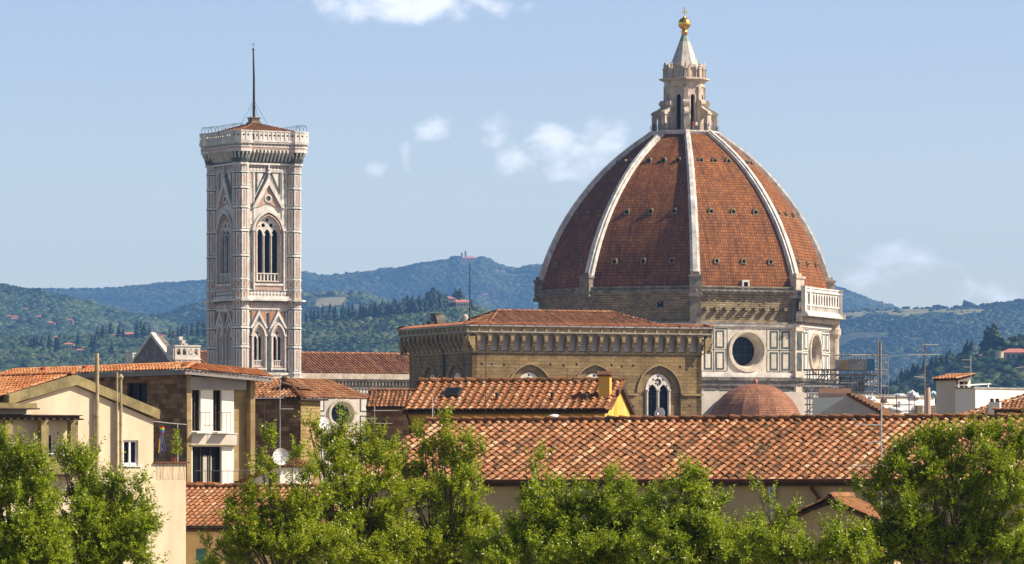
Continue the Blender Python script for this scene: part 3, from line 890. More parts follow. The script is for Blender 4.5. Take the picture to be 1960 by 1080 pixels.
# drum
R0 = 28.0
ap = R0 * CA; fw = R0 * SA
for k in range(-4, 4):
    T = RZ(45 * k)
    up = MB(T)
    a2 = ap - .3; f2 = a2 * math.tan(R(22.5))
    beams = [(-.3 + (i - 4.0) * 2.05) for i in range(9)]
    up.box(-f2, f2, -a2, -a2 + 3, cz(624), cz(571.5))
    if k in (0, -1, -2, -3):
        for x in beams:
            up.box(x - .42, x + .42, -a2 - (.95 if k == 0 else .3), -a2 - .002, cz(603), cz(597))
        rg = random.Random(k + 30)
        for i in range(26):
            x = rg.uniform(-f2 + 1, f2 - 1); z = rg.uniform(cz(618), cz(582)); up.box(x, x + rg.uniform(.3, .9), -a2 - rg.uniform(.05, .16), -a2 - .003, z, z + rg.uniform(.2, .35))
    if k == -1:
        up.box(3.2, 4.3, -a2 - .03, -a2 - .004, cz(598), cz(586), mi=1); up.box(-1.1, -.5, -a2 - .03, -a2 - .004, cz(572), cz(578) + 1.0, mi=1)
    wall = up.build('drum_gallery_wall', [M['rough'], M['dark']], cath)
    ld = MB(T)
    for (z0, z1, d) in ((cz(571.5), cz(567.5), .25), (cz(567.5), cz(564), .55), (cz(564), cz(560), .05), (cz(560), cz(557.5), .35)):
        aa = ap + d; ld.box(-aa * math.tan(R(22.5)), aa * math.tan(R(22.5)), -aa, -aa + 3, z0, z1)
    rg = random.Random(k + 50)
    for i in range(15):
        x = -10 + i * 1.35
        ld.box(x, x + rg.uniform(.7, 1.2), -ap - .7 - rg.uniform(0, .15), -ap - .552, cz(567.4) , cz(565.2))
    ld.build('ledge', M['drumstone'], wall)
    # marble storey with its round window
    ob = (0, cz(678))
    ro, ri = 3.85, 3.45
    dw = MB(T)
    zb, ztop = cz(727), cz(624.5)
    dw.plate(rect(-fw, fw, zb, ztop), [circ(ob[0], ob[1], ro, 40)], -ap, -ap + 2.2, None, 0)
    dm = dw.build('drum_marble_wall', [M['drum_marble'] if k != 1 else M['sunlit_marble']], cath)
    tr = MB(T)
    for (z0, z1, d, mi_) in ((cz(634), cz(631.5), .20, 0), (cz(631.5), cz(627), .42, 0), (cz(627), cz(624.3), .62, 1), (cz(727.5), cz(719), .22, 0), (cz(734), cz(727.5), .75, 2), (cz(744), cz(734), .40, 2), (cz(752), cz(744.1), .12, 2)):
        aa = ap + d; tr.box(-aa * math.tan(R(22.5)), aa * math.tan(R(22.5)), -aa, -aa + 2, z0, z1, mi=mi_)
    tr.build('string_course', [M['marble'], M['drumstone'], M['soot_shade']], dm)
    for s in (-1, 1):           # green and white panels on either side of the round window
        il = MB(T)
        for (a, b) in (((-9.0, -7.3), (-6.6, -4.8)) if s < 0 else ((4.75, 6.45), (7.2, 8.95))):
            inlay(il, None, a, b, cz(673.5), cz(640), .32, -ap - .004, 0, 1); inlay(il, None, a, b, cz(714), cz(680), .32, -ap - .004, 0, 1)
        for x in (6.85 if s > 0 else 6.95, 4.15):
            il.box(s * x - .05, s * x + .05, -ap - .05, -ap - .004, cz(716), cz(638), mi=0)
        x0, x1 = sorted((s * 4.2, s * (fw - 1.0)))
        for z in (cz(676.5), cz(716.5), cz(637)): il.box(x0, x1, -ap - .035, -ap - .003, z - .06, z + .06, mi=0)
        il.build('marble_inlay', [M['green'], M['drum_marble'] if k != 1 else M['sunlit_marble']], dm)
    # oculus: ring, splayed funnel, dark glazing
    oc = MB(T)
    oc.plate(circ(0, ob[1], ro + .10, 40), [circ(0, ob[1], ri, 40)], -ap - .38, -ap + .1, None, 0)
    oc.plate(circ(0, ob[1], ro - .02, 40), [circ(0, ob[1], ri - .22, 40)], -ap - .22, -ap + .1, None, 0)
    n = 40; vs = []
    for r, y in ((ri - .15, -ap - .2), (ri - .5, -ap + .6), (2.75, -ap + 2.0), (2.65, -ap + 2.3)):
        for i in range(n):
            a = 2 * math.pi * i / n; vs.append((r * math.cos(a), y, ob[1] + r * math.sin(a)))
    oc.add(vs, [(q * n + i, (q + 1) * n + i, (q + 1) * n + (i + 1) % n, q * n + (i + 1) % n) for q in range(3) for i in range(n)], None, 0)
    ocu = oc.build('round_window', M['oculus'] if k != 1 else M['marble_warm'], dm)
    gl = MB(T)
    gl.plate(circ(0, ob[1], 2.8, 32), [], -ap + 2.25, -ap + 2.35, None, 0)
    for q in (-.8, .8):
        gl.box(q - .05, q + .05, -ap + 2.18, -ap + 2.248, ob[1] - 2.2, ob[1] + 2.2, mi=1); gl.box(-2.2, 2.2, -ap + 2.19, -ap + 2.246, ob[1] + q - .05, ob[1] + q + .05, mi=1)
    gl.build('glazing', [M['glass'], M['iron']], ocu)
    # plain lower storey
    lo = MB(T)
    lo.box(-fw, fw, -ap, -ap + 2, 0, cz(744.2))
    if k in (0, 1):
        for i in range(6):
            x = -9 + i * 3.1; inlay(lo, None, x, x + 2.3, cz(800), cz(752), .28, -ap - .004, 1, 0)
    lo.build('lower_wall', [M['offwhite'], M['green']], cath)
# corner pilasters
for k in range(8):
    T = RZ(22.5 + 45 * k)
    pm = MB(T)
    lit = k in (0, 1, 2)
    pm.box(-1.05, 1.05, -R0 - .25, -R0 + 2.4, cz(727), cz(624.5)); pm.box(-1.25, 1.25, -R0 - .5, -R0 + 2.4, cz(640), cz(634)); pm.box(-1.25, 1.25, -R0 - .5, -R0 + 2.4, cz(727), cz(718))
    pm.box(-1.0, 1.0, -R0 + .3, -R0 + 2.4, cz(624), cz(571.8), mi=1); pm.box(-.9, .9, -R0 - .3, -R0 + 2.4, 0, cz(744.2))
    for z0, z1 in ((cz(676), cz(643)), (cz(715), cz(680))):
        inlay(pm, None, -.72, .72, z0, z1, .16, -R0 - .254, 2, 2 if k == 0 else 0)
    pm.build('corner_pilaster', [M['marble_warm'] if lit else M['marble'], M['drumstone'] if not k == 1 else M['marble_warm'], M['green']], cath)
# finished gallery of white arches on the south-east side
T = RZ(45)
lg = MB(T)
al = ap + 1.6; fl = 11.6
zf0, zf1, zf2, zf3, zf4 = cz(611), cz(603), cz(589), cz(565.5), cz(556)
lg.box(-fl - .5, fl + .5, -al - .8, -ap, zf0, cz(607)); lg.box(-fl - .2, fl + .2, -al - .45, -ap, cz(607), zf1)
holes = [arch(-9.35 + 1.70 * i, 1.02, zf2 + .02, cz(573.5), None, 6) for i in range(12)]
lg.plate(rect(-fl, fl, zf2, zf3), holes, -al, -al + .45)
lg.box(-fl - .25, fl + .25, -al - .28, -ap, zf3, cz(562.8))
for z0, z1 in ((zf1, zf2), (cz(562.8), zf4)):
    lg.box(-fl, fl, -al - .1, -al + .35, z0, z0 + .22); lg.box(-fl, fl, -al - .14, -al + .35, z1 - .26, z1 - .002)
    for i in range(52):
        x = -fl + .25 + i * (2 * fl - .5) / 51; lg.box(x - .10, x + .10, -al + .02, -al + .22, z0 + .22, z1 - .26)
for x in (-fl, -fl + 3.0, fl - .4):
    lg.box(x - .5, x + .55, -al - .22, -al + .6, zf1, zf4 + .12)
loggia = lg.build('gallery_arcade', M['marble'], cath)
mb = MB(T); mb.box(-fl + .6, fl - .6, -al + 1.6, -ap - .02, zf1, zf3 - .02); mb.build('gallery_back_wall', M['soot_shade'], loggia)  # dark stone colour stands in for the shade behind the arches
mb = MB(T)
mb.box(-fl, fl, -ap - .7, -ap + .2, cz(622), zf0 - .001)
for i in range(13):
    x0 = -9.6 + i * 1.6
    mb.tube([(x0 + q * 1.5 / 6, -ap - .85, cz(613.5) - .75 * math.sin(math.pi * q / 6)) for q in range(7)], .26, 6); mb.lathe([(.05, -.35), (.3, 0), (.05, .35)], 8, T=TR(x0, -ap - .85, cz(614)))
mb.build('garland_frieze', M['marble_warm'], loggia)
# east and south-east engaged column at the far corner
mb = MB(RZ(67.5)); mb.lathe([(1.2, cz(735)), (1.2, cz(726)), (.95, cz(722)), (.85, cz(650)), (1.25, cz(640)), (1.25, cz(630)), (1.0, cz(628)), (1.0, cz(612))], 12, T=TR(0, -R0 - .6, 0)); mb.build('corner_column', M['marble_warm'], cath)
mb = MB(RZ(67.5)); mb.box(-1.6, 1.6, -R0 - 2.6, -R0 + 1, cz(612), cz(603)); mb.box(-1.0, 1.0, -R0 - 1.9, -R0 + 1, cz(603), cz(557.5)); mb.box(-1.25, 1.25, -R0 - 2.15, -R0 + 1, cz(557.5), cz(555)); mb.build('gallery_end_pier', M['marble'], loggia)

# side chapel half-dome in front of the drum
tz0, tz1 = 33.0, EYE + (HOR - 735) / (F / 1040)
tx, ty = -6.2, -41.2
pr = [(8.75, tz0), (8.75, tz0 + .25)]
for i in range(1, 11):
    a = math.pi / 2 * i / 10.6; pr.append((8.75 * math.cos(a) ** .92, tz0 + .25 + (tz1 - tz0 - .25) * math.sin(a) ** 1.05))
n = 16
td = MB()
vs = []; vuv = []; s = 0
for q, (r, z) in enumerate(pr):
    if q: s += math.hypot(r - pr[q - 1][0], z - pr[q - 1][1])
    for i in range(n + 1):
        a = 2 * math.pi * i / n; vs.append((tx + r * math.cos(a), ty + r * math.sin(a), z)); vuv.append((8.75 * a, s))
td.add(vs, [(q * (n + 1) + i, q * (n + 1) + i + 1, (q + 1) * (n + 1) + i + 1, (q + 1) * (n + 1) + i) for q in range(len(pr) - 1) for i in range(n)])
M['chapel_tiles'] = brick('chapel_dome_tiles', (0.32, 0.13, 0.065), (0.46, 0.21, 0.11), (0.10, 0.05, 0.03), .42, .46, .05, .8, dirt=.45, vary=.35, offset=.5, dist=.1)
tdo = td.build('chapel_dome', M['chapel_tiles'], cath)
li = np.empty(len(tdo.data.loops), dtype=np.int32); tdo.data.loops.foreach_get('vertex_index', li)
tdo.data.uv_layers[0].data.foreach_set('uv', np.array(vuv)[li].ravel())
mb = MB(); mb.lathe([(.3, tz1 - .4), (.28, tz1), (.46, tz1 + .35), (.4, tz1 + .7), (.1, tz1 + .9)], 12, c=(tx, ty)); mb.build('finial', M['tile_far'], tdo, True)
mb = MB(); mb.ngon(9.0, 0, 9.0, tz0 - .3, 16, 0, c=(tx, ty)); mb.ngon(9.4, tz0 - .3, 9.4, tz0 + .02, 16, 0, c=(tx, ty)); mb.build('chapel_wall', M['offwhite'], cath)
# south transept block behind it
mb = MB(); mb.box(-20, 14, -38, -24, 0, cz(757)); mb.box(12.8, 15.8, -32, -24.5, cz(757) + .002, cz(742)); mb.build('transept_wall', M['offwhite'], cath)

# nave: tall wall with round windows, tiled roof, front gable
NY = -10.0
nz_e, nz_r = 43.4, 47.2
nv = MB()
oc_x = [-75.0, -52, -35]
ocz = 36.0
nv.plate(rect(-104, -24, 0, 42.3), [circ(x, ocz, 2.35, 32) for x in oc_x], NY, NY + 1.5, None, 0)
nv.box(-104, -24, NY + 1.51, 10, 0, 42.3, mi=0)
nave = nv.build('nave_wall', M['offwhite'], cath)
mb = MB()
mb.box(-104.5, -24, NY - 1.1, NY + .5, 42.35, 43.35, mi=0); mb.box(-104.5, -24, NY - .8, NY + .4, 41.9, 42.348, mi=1)
mb.box(-104, -24, NY - .28, NY - .002, 40.9, 41.9, mi=1)
for i in range(118):
    x = -103.5 + i * .67; mb.box(x, x + .26, NY - .75, NY - .281, 41.2, 41.898, mi=1)
mb.box(-104, -24, NY - .2, NY - .003, 40.75, 40.9, mi=0); mb.box(-104, -24, NY - .12, NY - .004, 39.75, 40.75, mi=2); mb.box(-104, -24, NY - .22, NY - .003, 39.55, 39.75, mi=3)
mb.build('nave_cornice', [M['marble_warm'], M['drumstone'], M['frieze'], M['green']], nave)
mb = MB()
for x in oc_x:
    for dx in (-7.3, -5.1, 3.55, 5.75):
        for z0, z1 in ((36.4, 39.2), (32.6, 35.7), (27, 32)):
            inlay(mb, None, x + dx, x + dx + 1.55, z0, z1, .2, NY - .004, 0, 1)
    for dx in (-2.9, -.75, 1.4): inlay(mb, None, x + dx, x + dx + 1.5, 38.75, 39.4, .15, NY - .004, 0, 1)
    mb.box(x - 8.5, x + 8.5, NY - .25, NY - .003, 32.1, 32.35, mi=2)
mb.build('marble_inlay', [M['green'], M['marble'], M['red']], nave)
for x in oc_x:
    oc = MB(TR(x, 0, ocz))
    oc.plate(circ(0, 0, 2.75, 32), [circ(0, 0, 2.3, 32)], NY - .35, NY + .1, None, 0); n = 32; vs = []
    for r, y in ((2.32, NY - .2), (2.1, NY + .2), (1.75, NY + 1.1)):
        for i in range(n): vs.append((r * math.cos(2 * math.pi * i / n), y, r * math.sin(2 * math.pi * i / n)))
    oc.add(vs, [(q * n + i, (q + 1) * n + i, (q + 1) * n + (i + 1) % n, q * n + (i + 1) % n) for q in range(2) for i in range(n)], None, 0)
    oc.plate(circ(0, 0, 1.8, 24), [], NY + 1.05, NY + 1.2, None, 1)
    oc.build('round_window', [M['oculus'], M['glass']], nave)
rm = MB()
sl = Vector((0, 10.6, nz_r - nz_e)).normalized()
tiles(rm, (-104, NY - .9, nz_e), (1, 0, 0), sl, 80, 11.5, .62, 1.1, k=3, pan=False, seed=4, spread=(.05, .95))
tiles(rm, (-24, 10.9, nz_e), (-1, 0, 0), Vector((0, -sl.y, sl.z)), 80, 11.5, .62, 1.6, k=2, seed=5)
ridge(rm, (-104, 0, nz_r + .15), (-24, 0, nz_r + .15), .3, 1.0)
rm.build('nave_roof', [M['tile_old'], M['tilebed']], cath)
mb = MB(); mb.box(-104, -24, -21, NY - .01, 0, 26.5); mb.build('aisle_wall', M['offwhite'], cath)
# front gable seen from the side, with its coping and corner parapet
fg = MB()
def gab(x0, x1, hw, zb, za): fg.prism([(-hw, zb), (-hw, zb + .01), (0, za), (hw, zb + .01), (hw, zb), (hw, 0), (-hw, 0)], x0, x1, mi=0)
gab(-108.3, -106.2, 10.2, 45.0, 50.2)
gable = fg.build('front_gable', M['gablestone'], cath)
mb = MB()
for s in (-1, 1):
    mb.prism([(0, 50.15), (0, 50.75), (s * 10.6, 45.35), (s * 10.6, 44.8)], -108.6, -107.75)
for i in range(7):
    y = -.8 - i * 1.25; mb.box(-103.6, -102.9, y - .75, y, 49.3 - i * .66, 50.0 - i * .66)
mb.build('gable_coping', M['marble'], gable)
mb = MB(); mb.prism([(-1.0, 48.9), (-9.3, 44.4), (-9.3, 44.0), (-1.0, 44.0)], -103.4, -103.0); mb.build('inner_gable', M['sandtrim'], gable)
pb = MB(TR(-108.4, -11.5, 0))
w = 4.9
hs = [arch(.75 + 1.12 * i, .72, 46.4, 47.15, .4, 4) for i in range(4)]
pb.box(0, w, .3, 3, 0, 44.4)
pb.plate(rect(0, w, 45.75, 47.9), hs, 0, .3); pb.box(-.12, w + .12, -.12, 3.4, 47.9, 48.15); pb.box(-.12, w + .12, -.14, 3.3, 45.5, 45.748)
pb.plate(rect(0, w, 42.5, 45.498), [arch(.75 + 1.12 * i, .66, 42.6, 44.6, .42, 4) for i in range(4)], 0, .3)
for i in range(5): pb.box(-.02 + 1.12 * i, .36 + 1.12 * i, -.28, -.002, 42.5, 45.3)
pb.plate(rect(0, 3.2, 45.75, 47.9), [arch(.6 + 1.0 * i, .6, 46.4, 47.15, .4, 4) for i in range(3)], 0, .3, TR(-.3, 3.3, 0) @ RZ(-90))
pb.build('corner_parapet', M['marble'], gable)
pb = MB(TR(-108.5, 13.2, 0) @ RZ(-90))
pb.plate(rect(0, 4.0, 44.9, 47.0), [arch(.6 + .95 * i, .6, 45.4, 46.2, .4, 4) for i in range(4)], 0, .3); pb.box(-.1, 4.1, -.12, 3.2, 47, 47.25); pb.box(0, 4, -.1, 3, 0, 44.9)
pb.build('corner_parapet', M['marble'], gable)

# people on the lantern terrace
cm = Matrix.Translation((CX, CD, 0)) @ RZ(CROT)
def on_terrace(az, r): 
    a = R(az - CROT); return cm @ Vector((r * math.sin(a), -r * math.cos(a), zt + .5))
person(on_terrace(14, 6.0), (.55, .03, .03), (.45, .4, .33), 'person in red jacket at the lantern railing above the sunlit dome face', 0, arm=.05)
person(on_terrace(20, 6.1), (.7, .68, .62), (.1, .1, .14), 'person in white top next to the red jacket at the lantern foot', 20)
person(on_terrace(45, 6.15), (.06, .07, .12), (.45, .38, .3), 'person in dark blue top under the right lantern buttress', 30)
person(on_terrace(39, 6.15), (.05, .04, .05), (.05, .05, .05), 'person all in black beside the right lantern buttress', 30)
person(on_terrace(-38, 6.15), (.4, .28, .25), (.35, .33, .3), 'person in tan shirt and pale trousers at the left of the lantern foot', -30)
person(on_terrace(-46, 6.1), (.05, .10, .3), (.05, .06, .12), 'person in bright blue jacket left of the tan shirt on the lantern terrace', -30)
person(on_terrace(-72, 6.1), (.03, .03, .05), (.03, .03, .05), 'person in black at the far left end of the lantern railing', -60)

# ------------------------------------------------------------------ bell tower
TD = 1012.0
TROT = 29.0
def tz(py): return EYE + (HOR - py) / (F / TD)
camp = thing('bell_tower', 'tall square marble bell tower in white, pink and green with machicolated top and mast', 'bell tower', (PX(486, TD), TD, 0), TROT)
camp.scale = (1.035, 1.035, 1.0)
WA = 5.35                      # wall plane
BC, BR = 5.0, 1.27             # buttress centres and apothem
MT = [M['marble'], M['pink'], M['green'], M['dark'], M['frieze'], M['red']]
def inlay2(mb, T, u0, u1, z0, z1, b, y, mf, mi):
    g = .075            # thin dark line of serpentine round the pale frame
    mb.plate(rect(u0 - g, u1 + g, z0 - g, z1 + g), [rect(u0, u1, z0, z1)], y - .03, y, T, 2, back=False)
    inlay(mb, T, u0, u1, z0, z1, b, y, mf, mi)
Zb = tz(576)                   # floor line of the tall top storey
zlo = tz(742)
core = MB()
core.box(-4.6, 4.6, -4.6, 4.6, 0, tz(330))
core.build('dark_fill_core', M['dark'], camp)  # black block put in for the darkness behind the openings
stages = [tz(742), tz(715), tz(666), tz(629), tz(592), tz(577), tz(556), tz(537), tz(492), tz(445), tz(400), tz(363), tz(333), tz(320)]
for k in range(4):
    T = RZ(90 * k) @ TR(0, -WA, 0)
    wl = MB(T)
    # top storey with the tall three-light opening
    wl.plate(rect(-4.4, 4.4, Zb, tz(318)), [arch(0, 4.6, tz(541), tz(447), 2.9, 8)], 0, .75, None, 0)
    # twin-opening storey
    lows = (-1.85, 1.85)
    wl.plate(rect(-4.4, 4.4, zlo, Zb - .002), [arch(c, 1.75, tz(703), tz(645), 1.55, 7) for c in lows], 0, .75, None, 0)
    wl.box(-4.4, 4.4, 0, .75, 0, zlo - .01)
    wall = wl.build('tower_wall', MT, camp)
    # mouldings
    ms = MB(T)
    # top window surround: stepped pointed arches and gable
    ms.plate(arch(0, 6.0, tz(545), tz(447), 4.0, 9), [arch(0, 5.3, tz(545), tz(447), 3.45, 9)], -.42, -.003, None, 0, back=False)
    ms.plate(arch(0, 5.28, tz(543), tz(447), 3.43, 9), [arch(0, 4.95, tz(543), tz(447), 3.15, 9)], -.25, -.003, None, 2, back=False)
    ms.plate(arch(0, 4.93, tz(542), tz(447), 3.13, 9), [arch(0, 4.6, tz(541), tz(447), 2.9, 9)], -.32, -.002, None, 1, back=False)
    for s in (-1, 1):
        ms.tube([(s * 2.85, -.42, tz(556)), (s * 2.85, -.42, tz(444))], .17, 8, mi=0); ms.box(s * 2.85 - .3, s * 2.85 + .3, -.7, -.003, tz(445), tz(440), mi=0)
        ms.tube([(s * 2.15, -.05, tz(541)), (s * 2.15, -.05, tz(447))], .12, 6, mi=0)
    zb_, za_ = tz(401), tz(341)
    ms.plate([(-3.1, zb_), (-2.5, zb_), (0, za_ - 1.5), (2.5, zb_), (3.1, zb_), (0, za_)], [], -.5, -.003, None, 0)
    ms.plate([(-2.35, zb_ + .15), (-1.75, zb_ + .15), (0, zb_ + .9), (1.75, zb_ + .15), (2.35, zb_ + .15), (0, za_ - 1.75)], [circ(0, tz(383), .75, 16)], -.16, -.003, None, 1, back=False)
    ms.plate(circ(0, tz(383), .74, 16), [circ(0, tz(383), .45, 14)], -.26, -.003, None, 0, back=False); ms.plate(circ(0, tz(383), .44, 14), [], -.1, -.003, None, 2, back=False)
    ms.plate([(-3.0, zb_ + .55), (-2.85, zb_ + .55), (0, za_ + .35), (2.85, zb_ + .55), (3.0, zb_ + .55), (0, za_ + .75)], [], -.12, -.003, None, 2, back=False)
    ms.lathe([(.22, 0), (.12, .5), (.38, .8), (.15, 1.15), (.3, 1.45), (.1, 1.8), (.22, 2.0), (.02, 2.4)], 8, T=TR(0, -.35, za_ - .2), mi=0)
    for s in (-1, 1):     # triangular fields beside the gable
        tri = [(s * .75, tz(334)), (s * 2.05, tz(334)), (s * 2.05, tz(365))]
        tro = [(s * .32, tz(331.5)), (s * 2.3, tz(331.5)), (s * 2.3, tz(374.5))]
        if s > 0: tri = tri[::-1]; tro = tro[::-1]
        ms.plate(tro, [tri], -.10, -.003, None, 2, back=False); ms.plate(tri, [], -.04, -.003, None, 0, back=False)
        for x in (2.72, 3.55):
            ms.box(s * x - .10, s * x + .10, -.16, -.003, tz(556), tz(331), mi=0)
        for (a, b, f, q) in ((tz(352), tz(334), 0, 5), (tz(393), tz(361), 0, 0), (tz(432), tz(405), 0, 0), (tz(462), tz(450), 0, 0), (tz(534), tz(522), 0, 0), (tz(553), tz(543), 0, 5)):
            x0, x1 = sorted((s * 2.86, s * 3.42)); inlay2(ms, None, x0, x1, a, b, .13, -.02, f, q)
        ms.plate(arch(s * 3.14, .62, tz(520), tz(478), .55, 5), [arch(s * 3.14, .40, tz(518), tz(478), .4, 5)], -.14, -.003, None, 0, back=False); ms.plate(arch(s * 3.14, .40, tz(518), tz(478), .4, 5), [], -.03, -.003, None, 1, back=False)
        ms.box(s * 3.14 - .44, s * 3.14 + .44, -.10, -.003, tz(399), tz(396), mi=2); ms.box(s * 3.14 - .44, s * 3.14 + .44, -.10, -.003, tz(447), tz(444.5), mi=2)
    # top storey frieze
    ms.box(-4.0, 4.0, -.13, -.003, tz(331), tz(321), mi=4); ms.box(-4.0, 4.0, -.2, -.003, tz(333), tz(331), mi=0)
    # balustrade under the tall opening
    ms.box(-2.3, 2.3, -.1, .3, tz(541), tz(539.5), mi=0); ms.box(-2.3, 2.3, -.08, .3, tz(527), tz(525), mi=0)
    for i in range(7):
        x = -2.0 + i * .667; ms.box(x - .13, x + .13, 0, .2, tz(539.5), tz(527), mi=0)
    ms.box(-3.0, 3.0, -.5, -.003, tz(549), tz(545), mi=0); ms.box(-2.6, 2.6, -.34, -.003, tz(557), tz(549), mi=1)
    # floor frieze and cornice
    ms.box(-4.1, 4.1, -.22, -.003, tz(569), tz(558), mi=4); ms.box(-4.1, 4.1, -.32, -.003, tz(558), tz(556), mi=0); ms.box(-4.1, 4.1, -.5, -.003, tz(574.5), tz(569), mi=0); ms.box(-4.1, 4.1, -.95, -.003, tz(578), tz(574.5), mi=0); ms.box(-4.1, 4.1, -.45, -.003, tz(580.5), tz(578), mi=2)
    for i in range(20):
        x = -3.6 + i * .379
        ms.plate([(x - .16, tz(590.5)), (x + .16, tz(590.5)), (x, tz(583))], [], -.2, -.003, None, 0, back=False)
    ms.box(-4.0, 4.0, -.06, -.004, tz(592), tz(580.6), mi=1); ms.box(-4.1, 4.1, -.26, -.003, tz(594.5), tz(592), mi=0)
    # lower storey windows
    for c in lows:
        ms.plate(arch(c, 2.75, tz(706), tz(645), 2.45, 8), [arch(c, 2.25, tz(706), tz(645), 2.0, 8)], -.36, -.003, None, 0, back=False)
        ms.plate(arch(c, 2.23, tz(705), tz(645), 1.98, 8), [arch(c, 1.75, tz(703), tz(645), 1.55, 8)], -.2, -.003, None, 1, back=False)
        z0, z1 = tz(630), tz(596)
        ms.plate([(c - 1.65, z0), (c - 1.3, z0), (c, z1 - .9), (c + 1.3, z0), (c + 1.65, z0), (c, z1)], [], -.42, -.003, None, 0)
        ms.plate([(c - 1.2, z0 + .1), (c, z0 + 1.0), (c + 1.2, z0 + .1), (c, z1 - 1.05)], [circ(c, tz(616), .3, 10)], -.12, -.003, None, 4, back=False)
        for s in (-1, 1):
            tri = [(c + s * .28, tz(598)), (c + s * 1.55, tz(598)), (c + s * 1.55, tz(622))]
            tro = tri if s < 0 else tri
            tri = tri if s < 0 else tri[::-1]
            ms.plate(tri, [], -.06, -.003, None, 5, back=False)
            ms.tube([(c + s * 1.3, -.33, tz(712)), (c + s * 1.3, -.33, tz(645))], .12, 6, mi=0); ms.box(c + s * 1.3 - .22, c + s * 1.3 + .22, -.55, -.003, tz(645.5), tz(642), mi=0)
        ms.box(c - .88, c + .88, 0, .2, tz(703), tz(701.5), mi=0); ms.box(c - .88, c + .88, -.02, .2, tz(692.5), tz(691), mi=0)
        for s in range(5):
            x = c - .7 + s * .35; ms.box(x - .07, x + .07, .03, .17, tz(701.5), tz(692.5), mi=0)
        ms.box(c - 1.45, c + 1.45, -.45, -.003, tz(709), tz(706), mi=0)
    ms.box(-.13, .13, -.2, -.003, tz(712), tz(600), mi=2)
    for s in (-1, 1):
        ms.box(s * 3.22 - .09, s * 3.22 + .09, -.14, -.003, tz(712), tz(597), mi=2)
        x0, x1 = sorted((s * 3.34, s * 3.86))
        inlay2(ms, None, x0, x1, tz(622), tz(600), .11, -.02, 0, 0); inlay2(ms, None, x0, x1, tz(647), tz(629), .11, -.02, 2, 0); inlay2(ms, None, x0, x1, tz(690), tz(650), .12, -.02, 0, 1); inlay2(ms, None, x0, x1, tz(709), tz(696), .1, -.02, 0, 5)
    ms.box(-4.1, 4.1, -.3, -.003, tz(714.5), tz(711), mi=2); ms.box(-4.1, 4.1, -.42, -.003, tz(719), tz(714.5), mi=0); ms.box(-4.1, 4.1, -.7, -.003, tz(729), tz(722), mi=0)
    ms.build('marble_facing', MT, wall)
    # tracery of the tall opening
    tr = MB(T)
    hs = [arch(x, 1.14, tz(541), tz(452), 1.0, 6) for x in (-1.42, 0, 1.42)]
    hs += [circ(x, tz(434), .36, 10) for x in (-.75, .75)] + [circ(0, tz(424), .30, 10), circ(-1.5, tz(436.5), .15, 8), circ(1.5, tz(436.5), .15, 8)]
    tr.plate(arch(0, 4.55, tz(541), tz(447), 2.85, 9), hs, .28, .5, None, 0)
    for x in (-.71, .71):
        tr.tube([(x, .16, tz(541)), (x, .16, tz(452))], .11, 6); tr.box(x - .2, x + .2, .02, .3, tz(454), tz(450))
    tr.build('window_tracery', MT, wall)
    for c in lows:
        tr = MB(T)
        tr.plate(arch(c, 1.72, tz(703), tz(645), 1.52, 7), [arch(c - .4, .64, tz(703), tz(651), .6, 5), arch(c + .4, .64, tz(703), tz(651), .6, 5), circ(c, tz(639), .24, 8)], .25, .45, None, 0)
        tr.tube([(c, .16, tz(703)), (c, .16, tz(651))], .09, 6); tr.build('window_tracery', MT, wall)
    # corner buttress
    T2 = RZ(90 * k) @ TR(-BC, -BC, 0)
    bt = MB(T2)
    cr_ = BR / CA
    bt.ngon(cr_, 0, cr_, tz(318), 8, R(22.5), mi=0)
    for a, b in zip(stages, stages[1:]):
        tall = b - a
        for q in range(8):
            T3 = RZ(45 * q) @ TR(0, -BR, 0)
            if tall > 2.6:
                inlay2(bt, T3, -.42, .42, a + .35, b - .35, .24, -.01, 0, 1)
            elif tall > 1.2:
                inlay2(bt, T3, -.38, .38, a + .2, b - .2, .2, -.01, 0, 5)
        big = abs(b - tz(577)) < .1
        rr = cr_ + (.85 if big else .14)
        bt.ngon(rr, b - .16, rr, b + .10, 8, R(22.5), mi=0)
        if b < tz(325): bt.ngon(cr_ + .05, b - .42, cr_ + .05, b - .17, 8, R(22.5), mi=2)
    bt.ngon(cr_ + .3, tz(729), cr_ + .3, tz(722), 8, R(22.5), mi=0)
    bt.build('corner_buttress', MT, camp)
